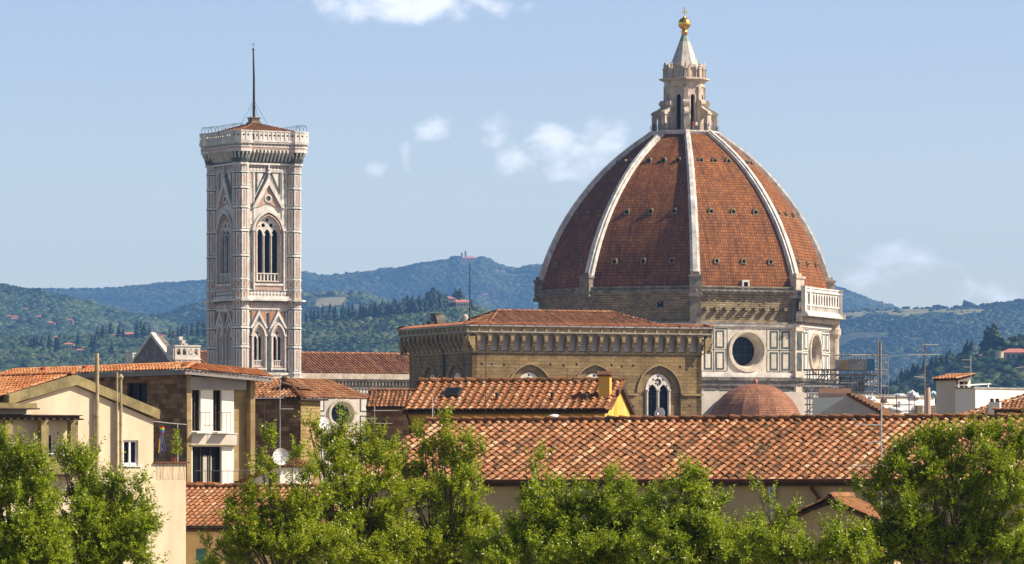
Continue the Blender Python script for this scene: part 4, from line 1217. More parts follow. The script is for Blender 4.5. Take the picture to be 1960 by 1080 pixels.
# projecting gallery
gm = MB()
zc0, zc1 = tz(318), tz(290)
gm.box(-5.7, 5.7, -5.7, 5.7, zc0 + .02, zc1, mi=2)
for k in range(4):
    T = RZ(90 * k) @ TR(0, -5.7, 0)
    n = 12
    for i in range(n):
        x = -3.85 + i * 7.7 / (n - 1)
        gm.prism([(0, tz(313)), (-.35, tz(309)), (-.8, tz(301)), (-1.0, tz(297)), (-1.0, tz(291)), (0, tz(291))], x - .13, x + .13, T, 0)
        if i < n - 1:
            xm = x + 3.85 / (n - 1); gm.plate(rect(x, x + 7.7 / (n - 1), tz(297), tz(290)), [arch(xm, .44, tz(296.99), tz(295), .38, 3)], -1.06, -.85, T, 0)
    gm.box(-5.2, 5.2, -1.12, .5, tz(290), tz(286.5), T, 1); gm.box(-5.2, 5.2, -1.2, .5, tz(286.5), tz(284.5), T, 0); gm.box(-5.2, 5.2, -1.08, .5, tz(284.5), tz(279.5), T, 4); gm.box(-5.2, 5.2, -1.32, .5, tz(279.5), tz(276.5), T, 0); gm.box(-5.2, 5.2, -1.42, .5, tz(276.5), tz(273.5), T, 0)
    T2 = RZ(90 * k) @ TR(-5.15, -5.15, 0)
    for q in range(8):
        T3 = T2 @ RZ(45 * q)
        for x in (-.36, .36): gm.prism([(-1.2, tz(313)), (-1.5, tz(307)), (-1.95, tz(298)), (-2.0, tz(291)), (-1.2, tz(291))], x - .12, x + .12, T3, 0)
    cc_ = 1 / CA
    gm.ngon(1.22 * cc_, zc0, 1.75 * cc_, tz(297), 8, R(22.5), T2, 2); gm.ngon(2.06 * cc_, tz(295), 2.06 * cc_, tz(290), 8, R(22.5), T2, 0); gm.ngon(2.06 * cc_, tz(290), 2.06 * cc_, tz(286.5), 8, R(22.5), T2, 1); gm.ngon(2.14 * cc_, tz(286.5), 2.14 * cc_, tz(284.5), 8, R(22.5), T2, 0)
    gm.ngon(2.03 * cc_, tz(284.5), 2.03 * cc_, tz(279.5), 8, R(22.5), T2, 4); gm.ngon(2.3 * cc_, tz(279.5), 2.36 * cc_, tz(273.5), 8, R(22.5), T2, 0)
    gm.ngon(1.4 * cc_, tz(319.5), 1.4 * cc_, tz(316), 8, R(22.5), T2, 0)
    gm.box(-4, 4, -.1, .4, tz(319.5), tz(316), RZ(90 * k) @ TR(0, -5.7, 0), 0); gm.box(-4, 4, -.06, .3, tz(321), tz(319.6), RZ(90 * k) @ TR(0, -5.7, 0), 2)
gal = gm.build('machicolated_gallery', MT, camp)
pm = MB()
for k in range(4):
    T = RZ(90 * k) @ TR(0, -7.0, 0)
    pm.plate(rect(-3.35, 3.35, tz(273.4), tz(257)), [circ(-2.9 + i * .83, tz(264), .20, 8) for i in range(8)], 0, .2, T, 0); pm.box(-3.4, 3.4, -.1, .3, tz(257), tz(255), T, 0)
    for i in range(9): pm.box(-3.32 + i * .83 - .07, -3.32 + i * .83 + .07, -.08, -.002, tz(273.4), tz(257), T, 0)
    T2 = RZ(90 * k) @ TR(-5.15, -5.15, 0)
    for q in range(8):
        if q in (2, 3, 4): continue
        T3 = T2 @ RZ(45 * q - 0) @ TR(0, -2.25, 0)
        pm.plate(rect(-.93, .93, tz(273.4), tz(257)), [circ(-.42, tz(264), .2, 8), circ(.42, tz(264), .2, 8)], 0, .2, T3, 0); pm.box(-.97, .97, -.1, .3, tz(257), tz(255), T3, 0); pm.box(-.07, .07, -.07, -.002, tz(273.4), tz(257), T3, 0)
pm.build('parapet', MT, camp)
mb = MB(); mb.box(-6.9, 6.9, -6.9, 6.9, tz(281), tz(275)); mb.build('terrace_floor', M['greystone'], camp)
rm = MB()
rz0, rz1, rh = tz(258.5), tz(236.5), 6.2
for k in range(4):
    T = RZ(90 * k)
    V = Vector((0, rh, rz1 - rz0)); vl = V.length
    O = T @ Vector((-rh, -rh, rz0)); U = T.to_3x3() @ Vector((1, 0, 0)); Vv = T.to_3x3() @ V
    tiles(rm, O, U, Vv, 2 * rh, vl, .42, .75, [(0, 0), (2 * rh, 0), (rh, vl)], k=3, seed=k + 40, spread=(0, .9))
    ridge(rm, T @ Vector((-rh, -rh, rz0 + .1)), T @ Vector((0, 0, rz1 + .1)), .2, .7)
rm.build('pyramid_roof', [M['tile_old'], M['tilebed']], camp)
mb = MB(); mb.box(-5, 5, -5, 5, tz(276), rz0 - .05); mb.build('roof_base', M['plaster_grey'], camp)
mm = MB(); mm.box(-.75, .75, -.75, .75, tz(239), tz(226)); mm.box(-.95, .95, -.95, .95, tz(237), tz(234)); mm.box(-.9, .9, -.9, .9, tz(227), tz(225))
mm.build('mast_base', M['rough'], camp)
mm = MB(); mm.tube([(0, 0, tz(226)), (0, 0, tz(150)), (-.12, 0, tz(97))], .26, 8, r1=.13); mm.lathe([(.1, 0), (.24, .18), (.1, .4)], 8, T=TR(-.12, 0, tz(97))); mm.tube([(-.12, 0, tz(94)), (-.12, 0, tz(82))], .035, 4); mm.tube([(-.5, 0, tz(85)), (.26, 0, tz(85))], .03, 4)
mast = mm.build('mast', M['iron'], camp)
mm = MB()
for a in (40, 130, 220, 310): mm.tube([(0, 0, tz(192)), (3.1 * math.cos(R(a)), 3.1 * math.sin(R(a)), tz(250))], .028, 4)
mm.build('stay_cable', M['iron'], mast)
hp = MB()
for k in range(4):
    T = RZ(90 * k) @ TR(0, -6.65, tz(257))
    for i in range(-5, 6):
        x = i * 1.35
        if k == 0 and -4 < x < 4.2: continue
        hp.tube([(x, -.1, 0), (x, -.1, .75), (x, .15, 1.15), (x, .6, 1.35), (x, 1.05, 1.15), (x, 1.25, .6), (x, 1.25, -.8)], .032, 4, T)
    for (y, z) in ((.6, 1.35),):
        if k == 0:
            hp.tube([(-7, y, z), (-4.2, y, z)], .016, 4, T); hp.tube([(4.2, y, z), (7, y, z)], .016, 4, T)
        else: hp.tube([(-7, y, z), (7, y, z)], .016, 4, T)
hp.build('safety_hoops', M['iron'], camp)
tmx = Matrix.Translation((PX(486, TD), TD, 0)) @ RZ(TROT)
zfl = tz(275)
for (x, y, top, legs, lab) in ((-6.5, -6.1, (.6, .22, .18), (.2, .2, .25), 'person in pink top at the near left corner of the bell tower parapet'),
                               (-6.4, -3.5, (.06, .10, .35), (.1, .1, .1), 'person in blue behind the left parapet of the bell tower'),
                               (-6.4, -1.6, (.25, .06, .06), (.1, .1, .1), 'person in dark red under the wire hoops of the bell tower'),
                               (-6.4, -.6, (.35, .07, .07), (.1, .1, .1), 'second person in dark red, farther along the bell tower hoops'),
                               (-3.9, -6.5, (.75, .75, .85), (.1, .1, .2), 'person in white cap and shirt in front of the bell tower roof'),
                               (5.0, -6.3, (.5, .03, .10), (.1, .1, .1), 'person in crimson at the right corner of the bell tower parapet')):
    person(tmx @ Vector((x, y, zfl)), top, legs, lab, TROT)

# ------------------------------------------------------------------ sandstone church with the machicolated parapet
OD = 751.0
def oz(py): return EYE + (HOR - py) / 14.5
orp = Vector((PX(903, OD), OD, 0))
ors = thing('granary_church', 'square brown sandstone church with corbelled parapet, pointed arches and low tiled roof', 'church', orp, 22.5)
OW, OL = 33.3, 22.5
faces = [(TR(0, 0, 0), OW, [8.3, 17.7, 27.05], 26), (TR(0, OL, 0) @ RZ(-90), OL, [7.6, 16.6], 17), (TR(OW, 0, 0) @ RZ(90), OL, [6, 16], 17), (TR(OW, OL, 0) @ RZ(180), OW, [], 26)]
zw0, zw1 = oz(800), oz(718)
for fi, (T, w, wins, nb) in enumerate(faces):
    nb = int(round(w / 1.52))
    mb = MB(T)
    bigh = [arch(c, 6.4, 0.3, oz(750), 3.75, 10) for c in wins]
    mb.plate(rect(0, w, 0, oz(670)), bigh, 0, .75, None, 0)
    rg = random.Random(fi)
    wall = mb.build('wall', [M['sandstone']], ors)
    mb = MB(T)
    mb.box(0.02, w - .02, .76, 2.2, 0, 2)
    for c in wins:
        mb.plate(rect(c - 3.6, c + 3.6, 0.2, oz(690)), [arch(c, 3.5, 12, oz(742), 2.0, 10)], .42, 1.2, None, 0)
    for c in wins:                  # voussoirs of the blind arch
        o1 = arch(c, 6.36, .3, oz(750), 3.72, 10); i1 = arch(c, 4.7, .3, oz(747), 2.75, 10)
        o2 = [p for p in o1 if p[1] >= oz(750) - .01]; i2 = [p for p in i1 if p[1] >= oz(747) - .01]
        for j in range(len(o2) - 1):
            for h in range(2):
                t0, t1 = h / 2 + .04, h / 2 + .46
                A = [o2[j][q] + (o2[j + 1][q] - o2[j][q]) * t0 for q in (0, 1)]; B = [o2[j][q] + (o2[j + 1][q] - o2[j][q]) * t1 for q in (0, 1)]
                Cc = [i2[j][q] + (i2[j + 1][q] - i2[j][q]) * t1 for q in (0, 1)]; Dd = [i2[j][q] + (i2[j + 1][q] - i2[j][q]) * t0 for q in (0, 1)]
                mb.plate([A, B, Cc, Dd], [], .38, .419, None, 1, back=False)
    mb.build('blind_arch', [M['sandstone'], M['sandtrim']], wall)
    for c in wins:
        tr = MB(T)
        z0 = 14.0
        tr.plate(arch(c, 3.6, z0, oz(742), 2.08, 10), [arch(c - .82, 1.45, z0 + .2, oz(749.5), 1.15, 7), arch(c + .82, 1.45, z0 + .2, oz(749.5), 1.15, 7), circ(c, oz(728.5), .50, 14)] + [circ(c + .78 * math.cos(R(a)), oz(728.5) + .78 * math.sin(R(a)), .17, 8) for a in (90, 25, 155)] + [circ(c - 1.25, oz(735.5), .14, 6), circ(c + 1.25, oz(735.5), .14, 6)], .32, .7, None, 0)
        for dx in (-1.62, 0, 1.62):
            tr.tube([(c + dx, .28, z0), (c + dx, .28, oz(748))], .14, 8, mi=0); tr.lathe([(.14, 0), (.26, .25), (.26, .34)], 8, T=TR(c + dx, .28, oz(748)), mi=0)
        for a in range(6): tr.tube([(c, .5, oz(728.5)), (c + .5 * math.cos(R(60 * a)), .5, oz(728.5) + .5 * math.sin(R(60 * a)))], .05, 4, mi=0)
        win = tr.build('window_tracery', M['marble'], wall)
        gl = MB(T)
        gl.plate(arch(c, 3.45, z0, oz(742), 1.95, 8), [], .85, .95, None, 0)
        for z in (z0 + 3, z0 + 6, z0 + 9, z0 + 12, z0 + 15, oz(766), oz(756)):
            gl.box(c - 1.6, c + 1.6, .78, .83, z - .04, z + .04, mi=1)
        for dx in (-.82, .82): gl.box(c + dx - .03, c + dx + .03, .79, .82, z0, oz(745), mi=1)
        gl.build('glazing', [M['glass'], M['iron']], win)
    # string courses, putlog holes
    mb = MB(T)
    xs = [0] + [q for c in wins for q in (c - 3.3, c + 3.3)] + [w]
    for a, b in zip(xs[::2], xs[1::2]): mb.box(a, b, -.26, -.002, oz(754.5), oz(751))
    for c in wins:
        o1 = [p for p in arch(c, 6.6, .3, oz(750), 3.9, 10) if p[1] >= oz(750) - .01]; i1 = [p for p in arch(c, 6.3, .3, oz(750), 3.68, 10) if p[1] >= oz(750) - .01]
        for j in range(len(o1) - 1): mb.plate([o1[j], o1[j + 1], i1[j + 1], i1[j]], [], -.2, .1, None, 0)
    mb.build('string_course', M['sandtrim'], wall)
    mb = MB(T)
    for i in range(int(w / 1.7)):
        x = 1.2 + i * 1.7 + rg.uniform(-.3, .3); z = oz(697) + rg.uniform(-.12, .1)
        if all(abs(x - c) > 2.2 for c in wins): mb.box(x - .13, x + .13, -.012, -.002, z - .16, z + .16)
    for i in range(14):
        x = rg.uniform(.6, w - .6); z = rg.uniform(oz(798), oz(758))
        if all(abs(x - c) > 2.6 for c in wins): mb.box(x - .1, x + .1, -.012, -.002, z - .14, z + .14)
    mb.build('putlog_holes', M['dark'], wall)
    # corbel table
    zk0, zk1 = oz(673), oz(639)
    ob = MB(T)
    ob.box(0, w, -.02, .9, oz(670) + .004, oz(636), mi=1)
    ob.box(-.15, w + .15, -.18, -.003, oz(675), oz(672), mi=0)
    sp = (w + 2.0) / nb
    for i in range(nb + 1):
        x = -1.0 + i * sp
        ob.prism([(0, oz(673)), (-.22, oz(672)), (-.22, oz(668)), (-.48, oz(666)), (-.48, oz(662)), (-.74, oz(660)), (-.74, oz(655.5)), (-.98, oz(653)), (-.98, oz(644)), (0, oz(644))], x - .23, x + .23, None, 0)
        if i < nb: ob.plate(rect(x, x + sp, oz(651), oz(638.5)), [arch(x + sp / 2, sp - .42, oz(650.99), oz(647), .62, 5)], -1.02, -.72, None, 0)
    ob.box(-1.02, w + 1.02, -.95, .6, oz(638.5), oz(636.5), mi=0)
    ob.box(-1.25, w + 1.25, -1.24, .6, oz(636.5), oz(634), mi=2)
    ob.box(-1.0, w + 1.0, -1.0, -.6, oz(634), oz(624.5), mi=0)
    for i in range(nb + 1):
        x = -1.0 + i * sp; ob.box(x - .16, x + .16, -1.12, -1.003, oz(634), oz(624.5), mi=0)
    par = ob.build('corbelled_parapet', [M['sandtrim'], M['plaster_grey'], M['greystone']], ors)
    cp = MB(T)
    cp.box(-1.3, w + 1.3, -1.32, -.4, oz(624.5), oz(621.5), mi=2)
    for i in range(nb + 1):
        x = -1.0 + i * sp; cp.box(x - .05, x + .05, -1.34, -1.321, oz(624.5), oz(621.5), mi=1)
    tiles(cp, (-1.25, -1.3, oz(621.3)), (1, 0, 0), (0, 1, .30), w + 2.5, 1.2, .33, .6, k=3, seed=fi + 60)
    cp.build('coping', [M['tile_bright'], M['tilebed'], M['plaster_grey']], par)
rm = MB()
IN, HR = 3.9, 4.4
rw, rl = OW - 2 * IN, OL - 2 * IN
rz0, rz1 = 43.55, 45.6
hd = rl / 2
for T, w in ((TR(IN, IN, 0), rw), (TR(OW - IN, OL - IN, 0) @ RZ(180), rw), (TR(IN, OL - IN, 0) @ RZ(-90), rl), (TR(OW - IN, IN, 0) @ RZ(90), rl)):
    run = hd if w == rw else HR
    V = Vector((0, run, rz1 - rz0)); vl = V.length
    poly = [(0, 0), (w, 0), (w - HR, vl), (HR, vl)] if w == rw else [(0, 0), (w, 0), (w / 2, vl)]
    O = T @ Vector((0, 0, rz0)); U = T.to_3x3() @ Vector((1, 0, 0)); Vv = T.to_3x3() @ V
    tiles(rm, O, U, Vv, w, vl, .46, .85, poly, k=3, seed=int(w) + 3, spread=(.05, .9))
ridge(rm, (IN + HR, OL / 2, rz1 + .1), (OW - IN - HR, OL / 2, rz1 + .1), .22, .7)
for x, x1 in ((IN, IN + HR), (OW - IN, OW - IN - HR)):
    for y in (IN, OL - IN): ridge(rm, (x, y, rz0 + .1), (x1, OL / 2, rz1 + .1), .2, .7)
rm.build('roof', [M['tile'], M['tilebed']], ors)
mb = MB(); mb.box(-.3, OW + .3, -.3, OL + .3, 42.2, 42.6); mb.box(IN + .2, OW - IN - .2, IN + .2, OL - IN - .2, 42.61, 43.5); mb.build('roof_deck', M['greystone'], ors)
bt = MB(TR(2.5, 18.5, .75))
bt.prism([(0, 42), (2.4, 42), (2.4, oz(603.5)), (1.0, oz(603.5)), (.6, oz(606)), (.2, oz(615)), (0, oz(622))], 0, 1.3); bt.box(-.15, 1.45, .85, 2.55, oz(603.5), oz(601.5)); bt.box(-.9, -.002, .3, 2.0, 42, oz(618)); bt.box(-1.6, -.9, .5, 1.8, 42, oz(622))
bt.build('stair_turret', M['soot_shade'], ors)
mb = MB(); mb.lathe([(.45, 43), (.45, 44.9), (.3, 45.2), (.05, 45.3)], 12, c=(5.3, 15.5)); mb.build('vent_cowl', M['plaster_grey'], ors)
pm = MB(TR(4.6, 12, 0)); pm.tube([(0, 0, 42.5), (0, 0, oz(504) + .6)], .10, 6, r1=.06); pm.build('flagpole', M['iron'], ors)
dp = MB(TR(0, 0, 0)); dp.tube([(-.14, 9.6, oz(675)), (-.14, 9.6, 1)], .12, 6); dp.tube([(-1.2, 9.6, oz(640)), (-.3, 9.6, oz(660)), (-.14, 9.6, oz(675))], .1, 6); dp.build('downpipe', M['iron'], ors)

# ------------------------------------------------------------------ foreground houses
def S(D): return F / D
def Zs(D): return lambda py: EYE + (HOR - py) / (F / D)

def window(mb, x, w, z0, z1, T=None, y=0.0, mi_f=0, mi_g=1, mul=1, depth=.12, fw=.06):
    """casement set in a wall face at y: frame bars and glass"""
    mb.box(x - w / 2, x + w / 2, y + depth + .05, y + depth + .07, z0, z1, T, mi_g)
    for xx in [x - w / 2 + fw / 2 + i * (w - fw) / mul for i in range(mul + 1)]:
        mb.box(xx - fw / 2, xx + fw / 2, y + depth - .03, y + depth + .045, z0, z1, T, mi_f)
    mb.box(x - w / 2 + fw, x + w / 2 - fw, y + depth - .028, y + depth + .043, z0, z0 + fw, T, mi_f); mb.box(x - w / 2 + fw, x + w / 2 - fw, y + depth - .028, y + depth + .043, z1 - fw, z1, T, mi_f)

# --- cream house with the concrete verge
D = 230.0; z = Zs(D)
h1 = thing('gable_house', 'cream rendered house with concrete gable verge, orange tiles and a pergola balcony', 'house', (PX(143, D), D, 0), 35)
wm = MB()
zap, zr_, zl_ = z(718), z(785), z(759)
xl, xr = -3.05, 3.72
win_h = [rect(2.64 - .36, 2.64 + .36, z(889), z(842)), rect(-1.6, -.95, z(880), z(829)), rect(2.95, 3.35, z(1045), z(966))]
wm.plate([(xl - 2.5, 8), (xr, 8), (xr, zr_ - .35), (0, zap - .42), (xl, zl_ - .4), (xl - 2.5, zl_ - .5)], win_h, 0, .25, None, 0)
wm.box(xr - .24, xr, .251, 9, 8, zr_ - .4, mi=0); wm.box(xl - .2, xl, .251, 12, 8, zl_ - .45, mi=0)
wall = wm.build('wall', M['cream'], h1)
mb = MB(); window(mb, 2.64, .72, z(889), z(842), mul=2, depth=.1, fw=.075); mb.box(2.1, 3.12, -.06, .1, z(893), z(889) - .002, mi=0); mb.box(2.35, 2.6, .19, .2, z(887), z(845), mi=2); mb.box(2.72, 2.93, .19, .2, z(887), z(845), mi=2)
tag(mb.build('window', [M['pvc'], M['glass'], M['curtain']], wall), 'white two-leaf casement with pale curtains')
mb = MB(); window(mb, -1.275, .65, z(880), z(829), mul=2, depth=.1, fw=.09); mb.build('window', [M['pvc'], M['glass'], M['curtain']], wall)
mb = MB(); mb.box(2.95, 3.35, .12, .14, z(1045), z(966), mi=1); mb.box(2.93, 3.37, .02, .1, z(1000), z(996), mi=0); mb.box(3.3, 3.36, -.02, .1, z(1045), z(966), mi=0); mb.build('window', [M['concrete'], M['glass']], wall)
vm = MB()
def rake(xa, za, xb, zb, t):
    vm.prism([(-.17, 0), (0.30, 0), (.30, 1), (-.17, 1)], 0, 1, Matrix(((xb - xa, 0, 0, xa), (0, 1, 0, 0), (zb - za, 0, t, za - t), (0, 0, 0, 1))))
rake(0, zap, xr + .2, zr_ + .06, .40); rake(xl - .1, zl_ + .04, -.002, zap, .40)
vm.build('verge_beam', M['concrete'], h1)
rm = MB()
Vl = Vector((-xl + .1, 0, zap - zl_)); vl = Vl.length
tiles(rm, (xl - .55, 12, zl_ - .10), (0, -1, 0), Vl, 11.7, vl + .4, .27, .36, seed=9, spread=(.1, .9), wob=.6)
Vr = Vector((-xr - .1, 0, zap - zr_))
tiles(rm, (xr + .5, .3, zr_ - .1), (0, 1, 0), Vr, 11.7, Vr.length + .4, .23, .36, seed=10, k=2)
ridge(rm, (0, .1, zap + .05), (0, 12, zap + .05), .12, .4)
rm.build('roof', [M['tile_bright'], M['tilebed']], h1)
mb = MB(); quad_slab(mb, (xl - .52, 11.9, zl_ - .14), (xl - .52, .31, zl_ - .14), (-.02, .31, zap - .06), (-.02, 11.9, zap - .06), .14); mb.build('eave_board', M['darkwood'], h1)
# pergola balcony
pb = MB()
yd = -.42
pb.box(-5.2, -.10, yd - .14, yd + .14, z(801.5), z(797)); pb.box(-5.2, .0, yd - .22, -.01, z(797) + .002, z(795)); 
for i in range(16): pb.box(-5.1 + i * .33, -4.96 + i * .33, yd - .32, -.05, z(804.5), z(801.5) - .003)
pb.build('pergola_beam', M['darkwood'], h1)
for x in (-3.38, -1.73, -.36):
    mb = MB(); mb.box(x - .17, x + .17, yd - .17, yd + .13, z(876), z(805)); mb.build('column', M['concrete'], h1)
mb = MB(); mb.box(-5.2, -.15, yd - .2, yd + .02, z(908), z(876.3)); mb.box(-5.2, -.1, yd - .1, -.01, z(915), z(908) - .002); mb.build('balcony_parapet', M['concrete'], h1)
mb = MB(); mb.tube([(-5.2, yd - .1, z(869.5)), (-.2, yd - .1, z(869.5))], .02, 6); mb.build('handrail', M['pvc'], h1)
mb = MB(); mb.box(-5.0, -2.28, -.9, .8, z(783), z(773.5), mi=0); mb.box(-5.0, -2.2, -1.0, .8, z(785.5), z(783) - .003, mi=1); mb.box(-5, -2.6, -.6, .7, z(794.5), z(785.5) - .003, mi=2); mb.build('canopy_slab', [M['concrete'], M['darkwood'], M['eavegrey']], h1)
M['pipe'] = mat('painted_flue', (0.33, 0.27, 0.15), (0.50, 0.42, 0.27), 3, .6, dirt=.3)
for (px, r, yt, yb, cap) in ((180.5, .085, 676, 1075, 0), (217, .05, 712, 1075, 0), (224, .062, 724, 897, 1)):
    x = (px - 143) / S(D) / math.cos(R(35)) ; y = -.13
    x -= y * math.tan(R(35)) * -1 * 0
    mb = MB(); mb.tube([(x, y, z(yb)), (x, y, z(yt))], r, 10)
    for q in range(3): mb.lathe([(r * 1.25, -.03), (r * 1.25, .03)], 10, T=TR(x, y, z(yb) + (z(yt) - z(yb)) * (.3 + .2 * q)))
    if cap: mb.lathe([(r * 1.3, -.02), (r * 1.9, .08), (.02, .2)], 10, T=TR(x, y, z(yt)))
    mb.build('flue_pipe', M['pipe'], h1)
mb = MB(); mb.plate([(xr + .003, 8), (5.28, 8), (5.28, z(886)), (xr + .003, z(886))], [], .01, .3, None, 0); mb.box(xr + .02, 5.27, .31, 3, 8, z(886) - .3, mi=0); tw = mb.build('terrace_wall', M['cream'], h1)
mb = MB(); mb.box(xr + .01, 5.42, -.1, .42, z(886) + .002, z(883)); mb.build('coping', M['gutter'], tw)
M['stain'] = mat('damp_stains', (0.30, 0.235, 0.14), (0.70, 0.56, 0.385), 3.2, .9, stretch=(5.5, 1, .42), lo=.40, hi=.56)
mb = MB(); mb.plate(rect(xr + .15, 5.24, z(918), z(886.6)), [], .004, .009, None, 0, back=False); mb.build('stained_band', M['stain'], tw)

# --- wind chime and climbing plant on that terrace
cl = MB(); cl.tube([P(288, 806, 233.4), P(322, 810, 234.6), P(357, 813, 236)], .018, 5); cl.tube([P(340, 812, 235.2), P(340.5, 884, 235.2)], .02, 5); cl.build('line_post', M['steel'])
bpy.data.objects['line_post'].name = 'washing_line'
tag(bpy.data.objects['washing_line'], 'grey line and post strung over the small terrace between cream house and brown stone block', 'line')
wc = thing('wind_spinner', 'rainbow striped wind spinner with ribbon tails hanging from the terrace line', 'wind spinner', tuple(P(310, 868, 234.2)))
mb = MB(); zz = 0.85
for i, c in enumerate(range(5)): mb.lathe([(.09, zz + .05 * i), (.09, zz + .05 * i + .048)], 10, mi=c)
wcm = [mat('cloth_' + n, c, rough=.8) for n, c in (('purple', (.22, .05, .30)), ('blue', (.03, .15, .5)), ('green', (.08, .38, .08)), ('yellow', (.75, .55, .05)), ('red', (.6, .05, .04)))]
mb.build('striped_cylinder', wcm, wc)
for i in range(8):
    mb = MB(); a = i * math.pi / 4
    x, y = .075 * math.cos(a), .075 * math.sin(a); sw = .10 * math.sin(i * 1.7)
    mb.add([(x - .02, y, .85), (x + .02, y, .85), (x + .025 + sw * .5, y, .45), (x - .02 + sw * .5, y, .45), (x + .03 + sw, y, .02 + .08 * (i % 3)), (x - .01 + sw, y, .02 + .08 * (i % 3))], [(0, 1, 2, 3), (3, 2, 4, 5)])
    mb.build('ribbon', wcm[i % 5], wc)

# --- brown stone apartment block with the white balcony front
D = 300.0; z = Zs(D)
h2 = thing('apartment_block', 'brown stone block with white balcony front, tall narrow windows and wide grey eaves', 'apartment block', (PX(357, D), D, 0), 35)
def bx(px): return (px - 357) / S(D) / math.cos(R(35))
WR = bx(483); LL = 19.0
zt_ = z(717)
wm = MB()
wm.plate(rect(0, LL, 5, zt_), [rect(LL - 6.05, LL - 4.0, z(771), z(729))], 0, .3, TR(0, LL, 0) @ RZ(-90), 0)
wm.box(.3, WR, 1.2, LL, 5, zt_ - .3, mi=0)
wm.box(-.004, .28, -.05, -.001, 5, zt_, mi=1); wm.box(.281, .30, 0, 1.3, 5, zt_, mi=1)
wm.box(bx(447), WR - .01, .35, 1.1, 5, zt_, mi=1); wm.box(bx(475), WR + .02, -.04, .349, 5, zt_ - .02, mi=1)
wall = wm.build('stone_wall', [M['brownbrick'], M['tanstone']], h2)
mb = MB(); Tl = TR(0, LL, 0) @ RZ(-90)
window(mb, LL - 5.03, 2.0, z(771), z(729), Tl, mul=2, depth=.12, fw=.09); mb.box(LL - 5.9, LL - 5.2, .19, .2, z(768), z(731), Tl, 2); mb.box(LL - 4.8, LL - 4.2, .19, .2, z(768), z(731), Tl, 2)
mb.build('window', [M['darkwood'], M['glass'], M['curtain']], wall)
pm = MB(); x0, x1 = bx(363), bx(446.5)
holes = [rect(bx(369), bx(385), z(825), z(746)), rect(bx(408), bx(424), z(825), z(746)), rect(bx(370), bx(424), z(936), z(855))]
pm.plate(rect(x0, x1, z(938), z(745)), holes, 0.10, .42, None, 0)
pm.box(x0 - .05, x1 + .12, -.02, .099, z(851), z(830), mi=1); pm.box(x0 - .05, x1 + .12, -.06, .0995, z(830), z(828.5), mi=0); pm.box(x0 - .05, x1 + .1, -.10, .0995, z(853), z(851), mi=2)
panel = pm.build('balcony_front', [M['white'], M['offwhite'], M['concrete']], h2)
mb = MB(); mb.box(x0 - .02, bx(467), -.06, .34, z(745), z(721)); mb.build('eave_panel', M['slab'], h2)
for a, b in ((369, 385), (408, 424)):
    mb = MB(); c = (bx(a) + bx(b)) / 2; w = bx(b) - bx(a)
    window(mb, c, w, z(825), z(746), None, .1, depth=.2, fw=.05, mul=2); mb.box(c - w / 2 + .02, c - .02, .38, .385, z(823), z(748), mi=2)
    wn = mb.build('tall_window', [M['darkwood'], M['glass'], M['curtain']], panel)
    mb = MB(); mb.box(c - .3, c + .55, -.42, .09, z(829.5) + .002, z(826.5)); mb.build('balcony_slab', M['white'], panel)
    mb = MB()
    for i in range(4): mb.tube([(c - .25 + i * .25, -.38, z(827)), (c - .25 + i * .25, -.38, z(790))], .012, 4)
    mb.tube([(c - .3, -.38, z(789.5)), (c + .55, -.38, z(789.5))], .014, 4); mb.build('balcony_railing', M['iron'], panel)
mb = MB(); c = (bx(370) + bx(424)) / 2; w = bx(424) - bx(370)
mb.box(c - w / 2, c + w / 2, .34, .36, z(936), z(855), mi=1)
for q in (-.5, -.17, .17, .5): mb.box(c + q * (w - .06) - .03, c + q * (w - .06) + .03, .28, .338, z(936), z(855), mi=0)
mb.box(c - .12, c + .12, .33, .339, z(934), z(872), mi=2); mb.box(c + .2, c + .42, .33, .339, z(934), z(872), mi=2)
mb.build('balcony_door', [M['darkwood'], M['glass'], M['curtain']], panel)
mb = MB(); mb.tube([(x0, -.5, z(901.5)), (bx(475), -.5, z(901.5))], .018, 5)
for i in range(12): mb.tube([(x0 + i * (bx(475) - x0) / 11, -.5, z(901.5)), (x0 + i * (bx(475) - x0) / 11, -.5, z(940))], .011, 4)
mb.build('balcony_railing', M['iron'], h2)
mb = MB(); mb.box(x0, bx(475), -.55, .05, z(944), z(939)); mb.build('balcony_floor', M['concrete'], h2)
rm = MB()
ov = .55
dz = -.36
eA = Vector((-ov, -ov - .2, zt_ + .28)); eB = Vector((WR + .75, -ov - .2, zt_ + .28 + dz)); 
U = (eB - eA); Vf = Vector((0, 1, .28)).normalized()
tiles(rm, eA, U, Vf, U.length, 1.6, .25, .36, [(0, 0), (U.length, 0), (U.length, 1.6), (1.0, 1.6)], seed=22, spread=(.2, 1), wob=.6)
tiles(rm, (-ov, LL + .5, zt_ + .28), (0, -1, 0), Vector((1, 0, .26)), LL + 1.2, 1.5, .33, .36, [(0, 0), (LL + 1.2, 0), (LL - .1, 1.5), (0, 1.5)], seed=23, spread=(.25, 1), wob=.6)
roof = rm.build('roof', [M['tile_bright'], M['tilebed']], h2)
mb = MB()
mb.box(-ov + .03, -ov + .12, -.7, LL, zt_ - .02, zt_ + .24)
p = [(-ov + .03, -ov - .12), (WR + .7, -ov - .12)]
mb.add([(-ov + .121, -.70, zt_), (WR + .7, -.70, zt_ + dz), (WR + .7, -.62, zt_ + dz), (-ov + .121, -.62, zt_), (-ov + .121, -.70, zt_ + .24), (WR + .7, -.70, zt_ + .24 + dz), (WR + .7, -.62, zt_ + .24 + dz), (-ov + .121, -.62, zt_ + .24)], [(0, 3, 2, 1), (4, 5, 6, 7), (0, 1, 5, 4), (1, 2, 6, 5), (2, 3, 7, 6), (3, 0, 4, 7)])
mb.build('fascia', M['eavegrey'], roof)
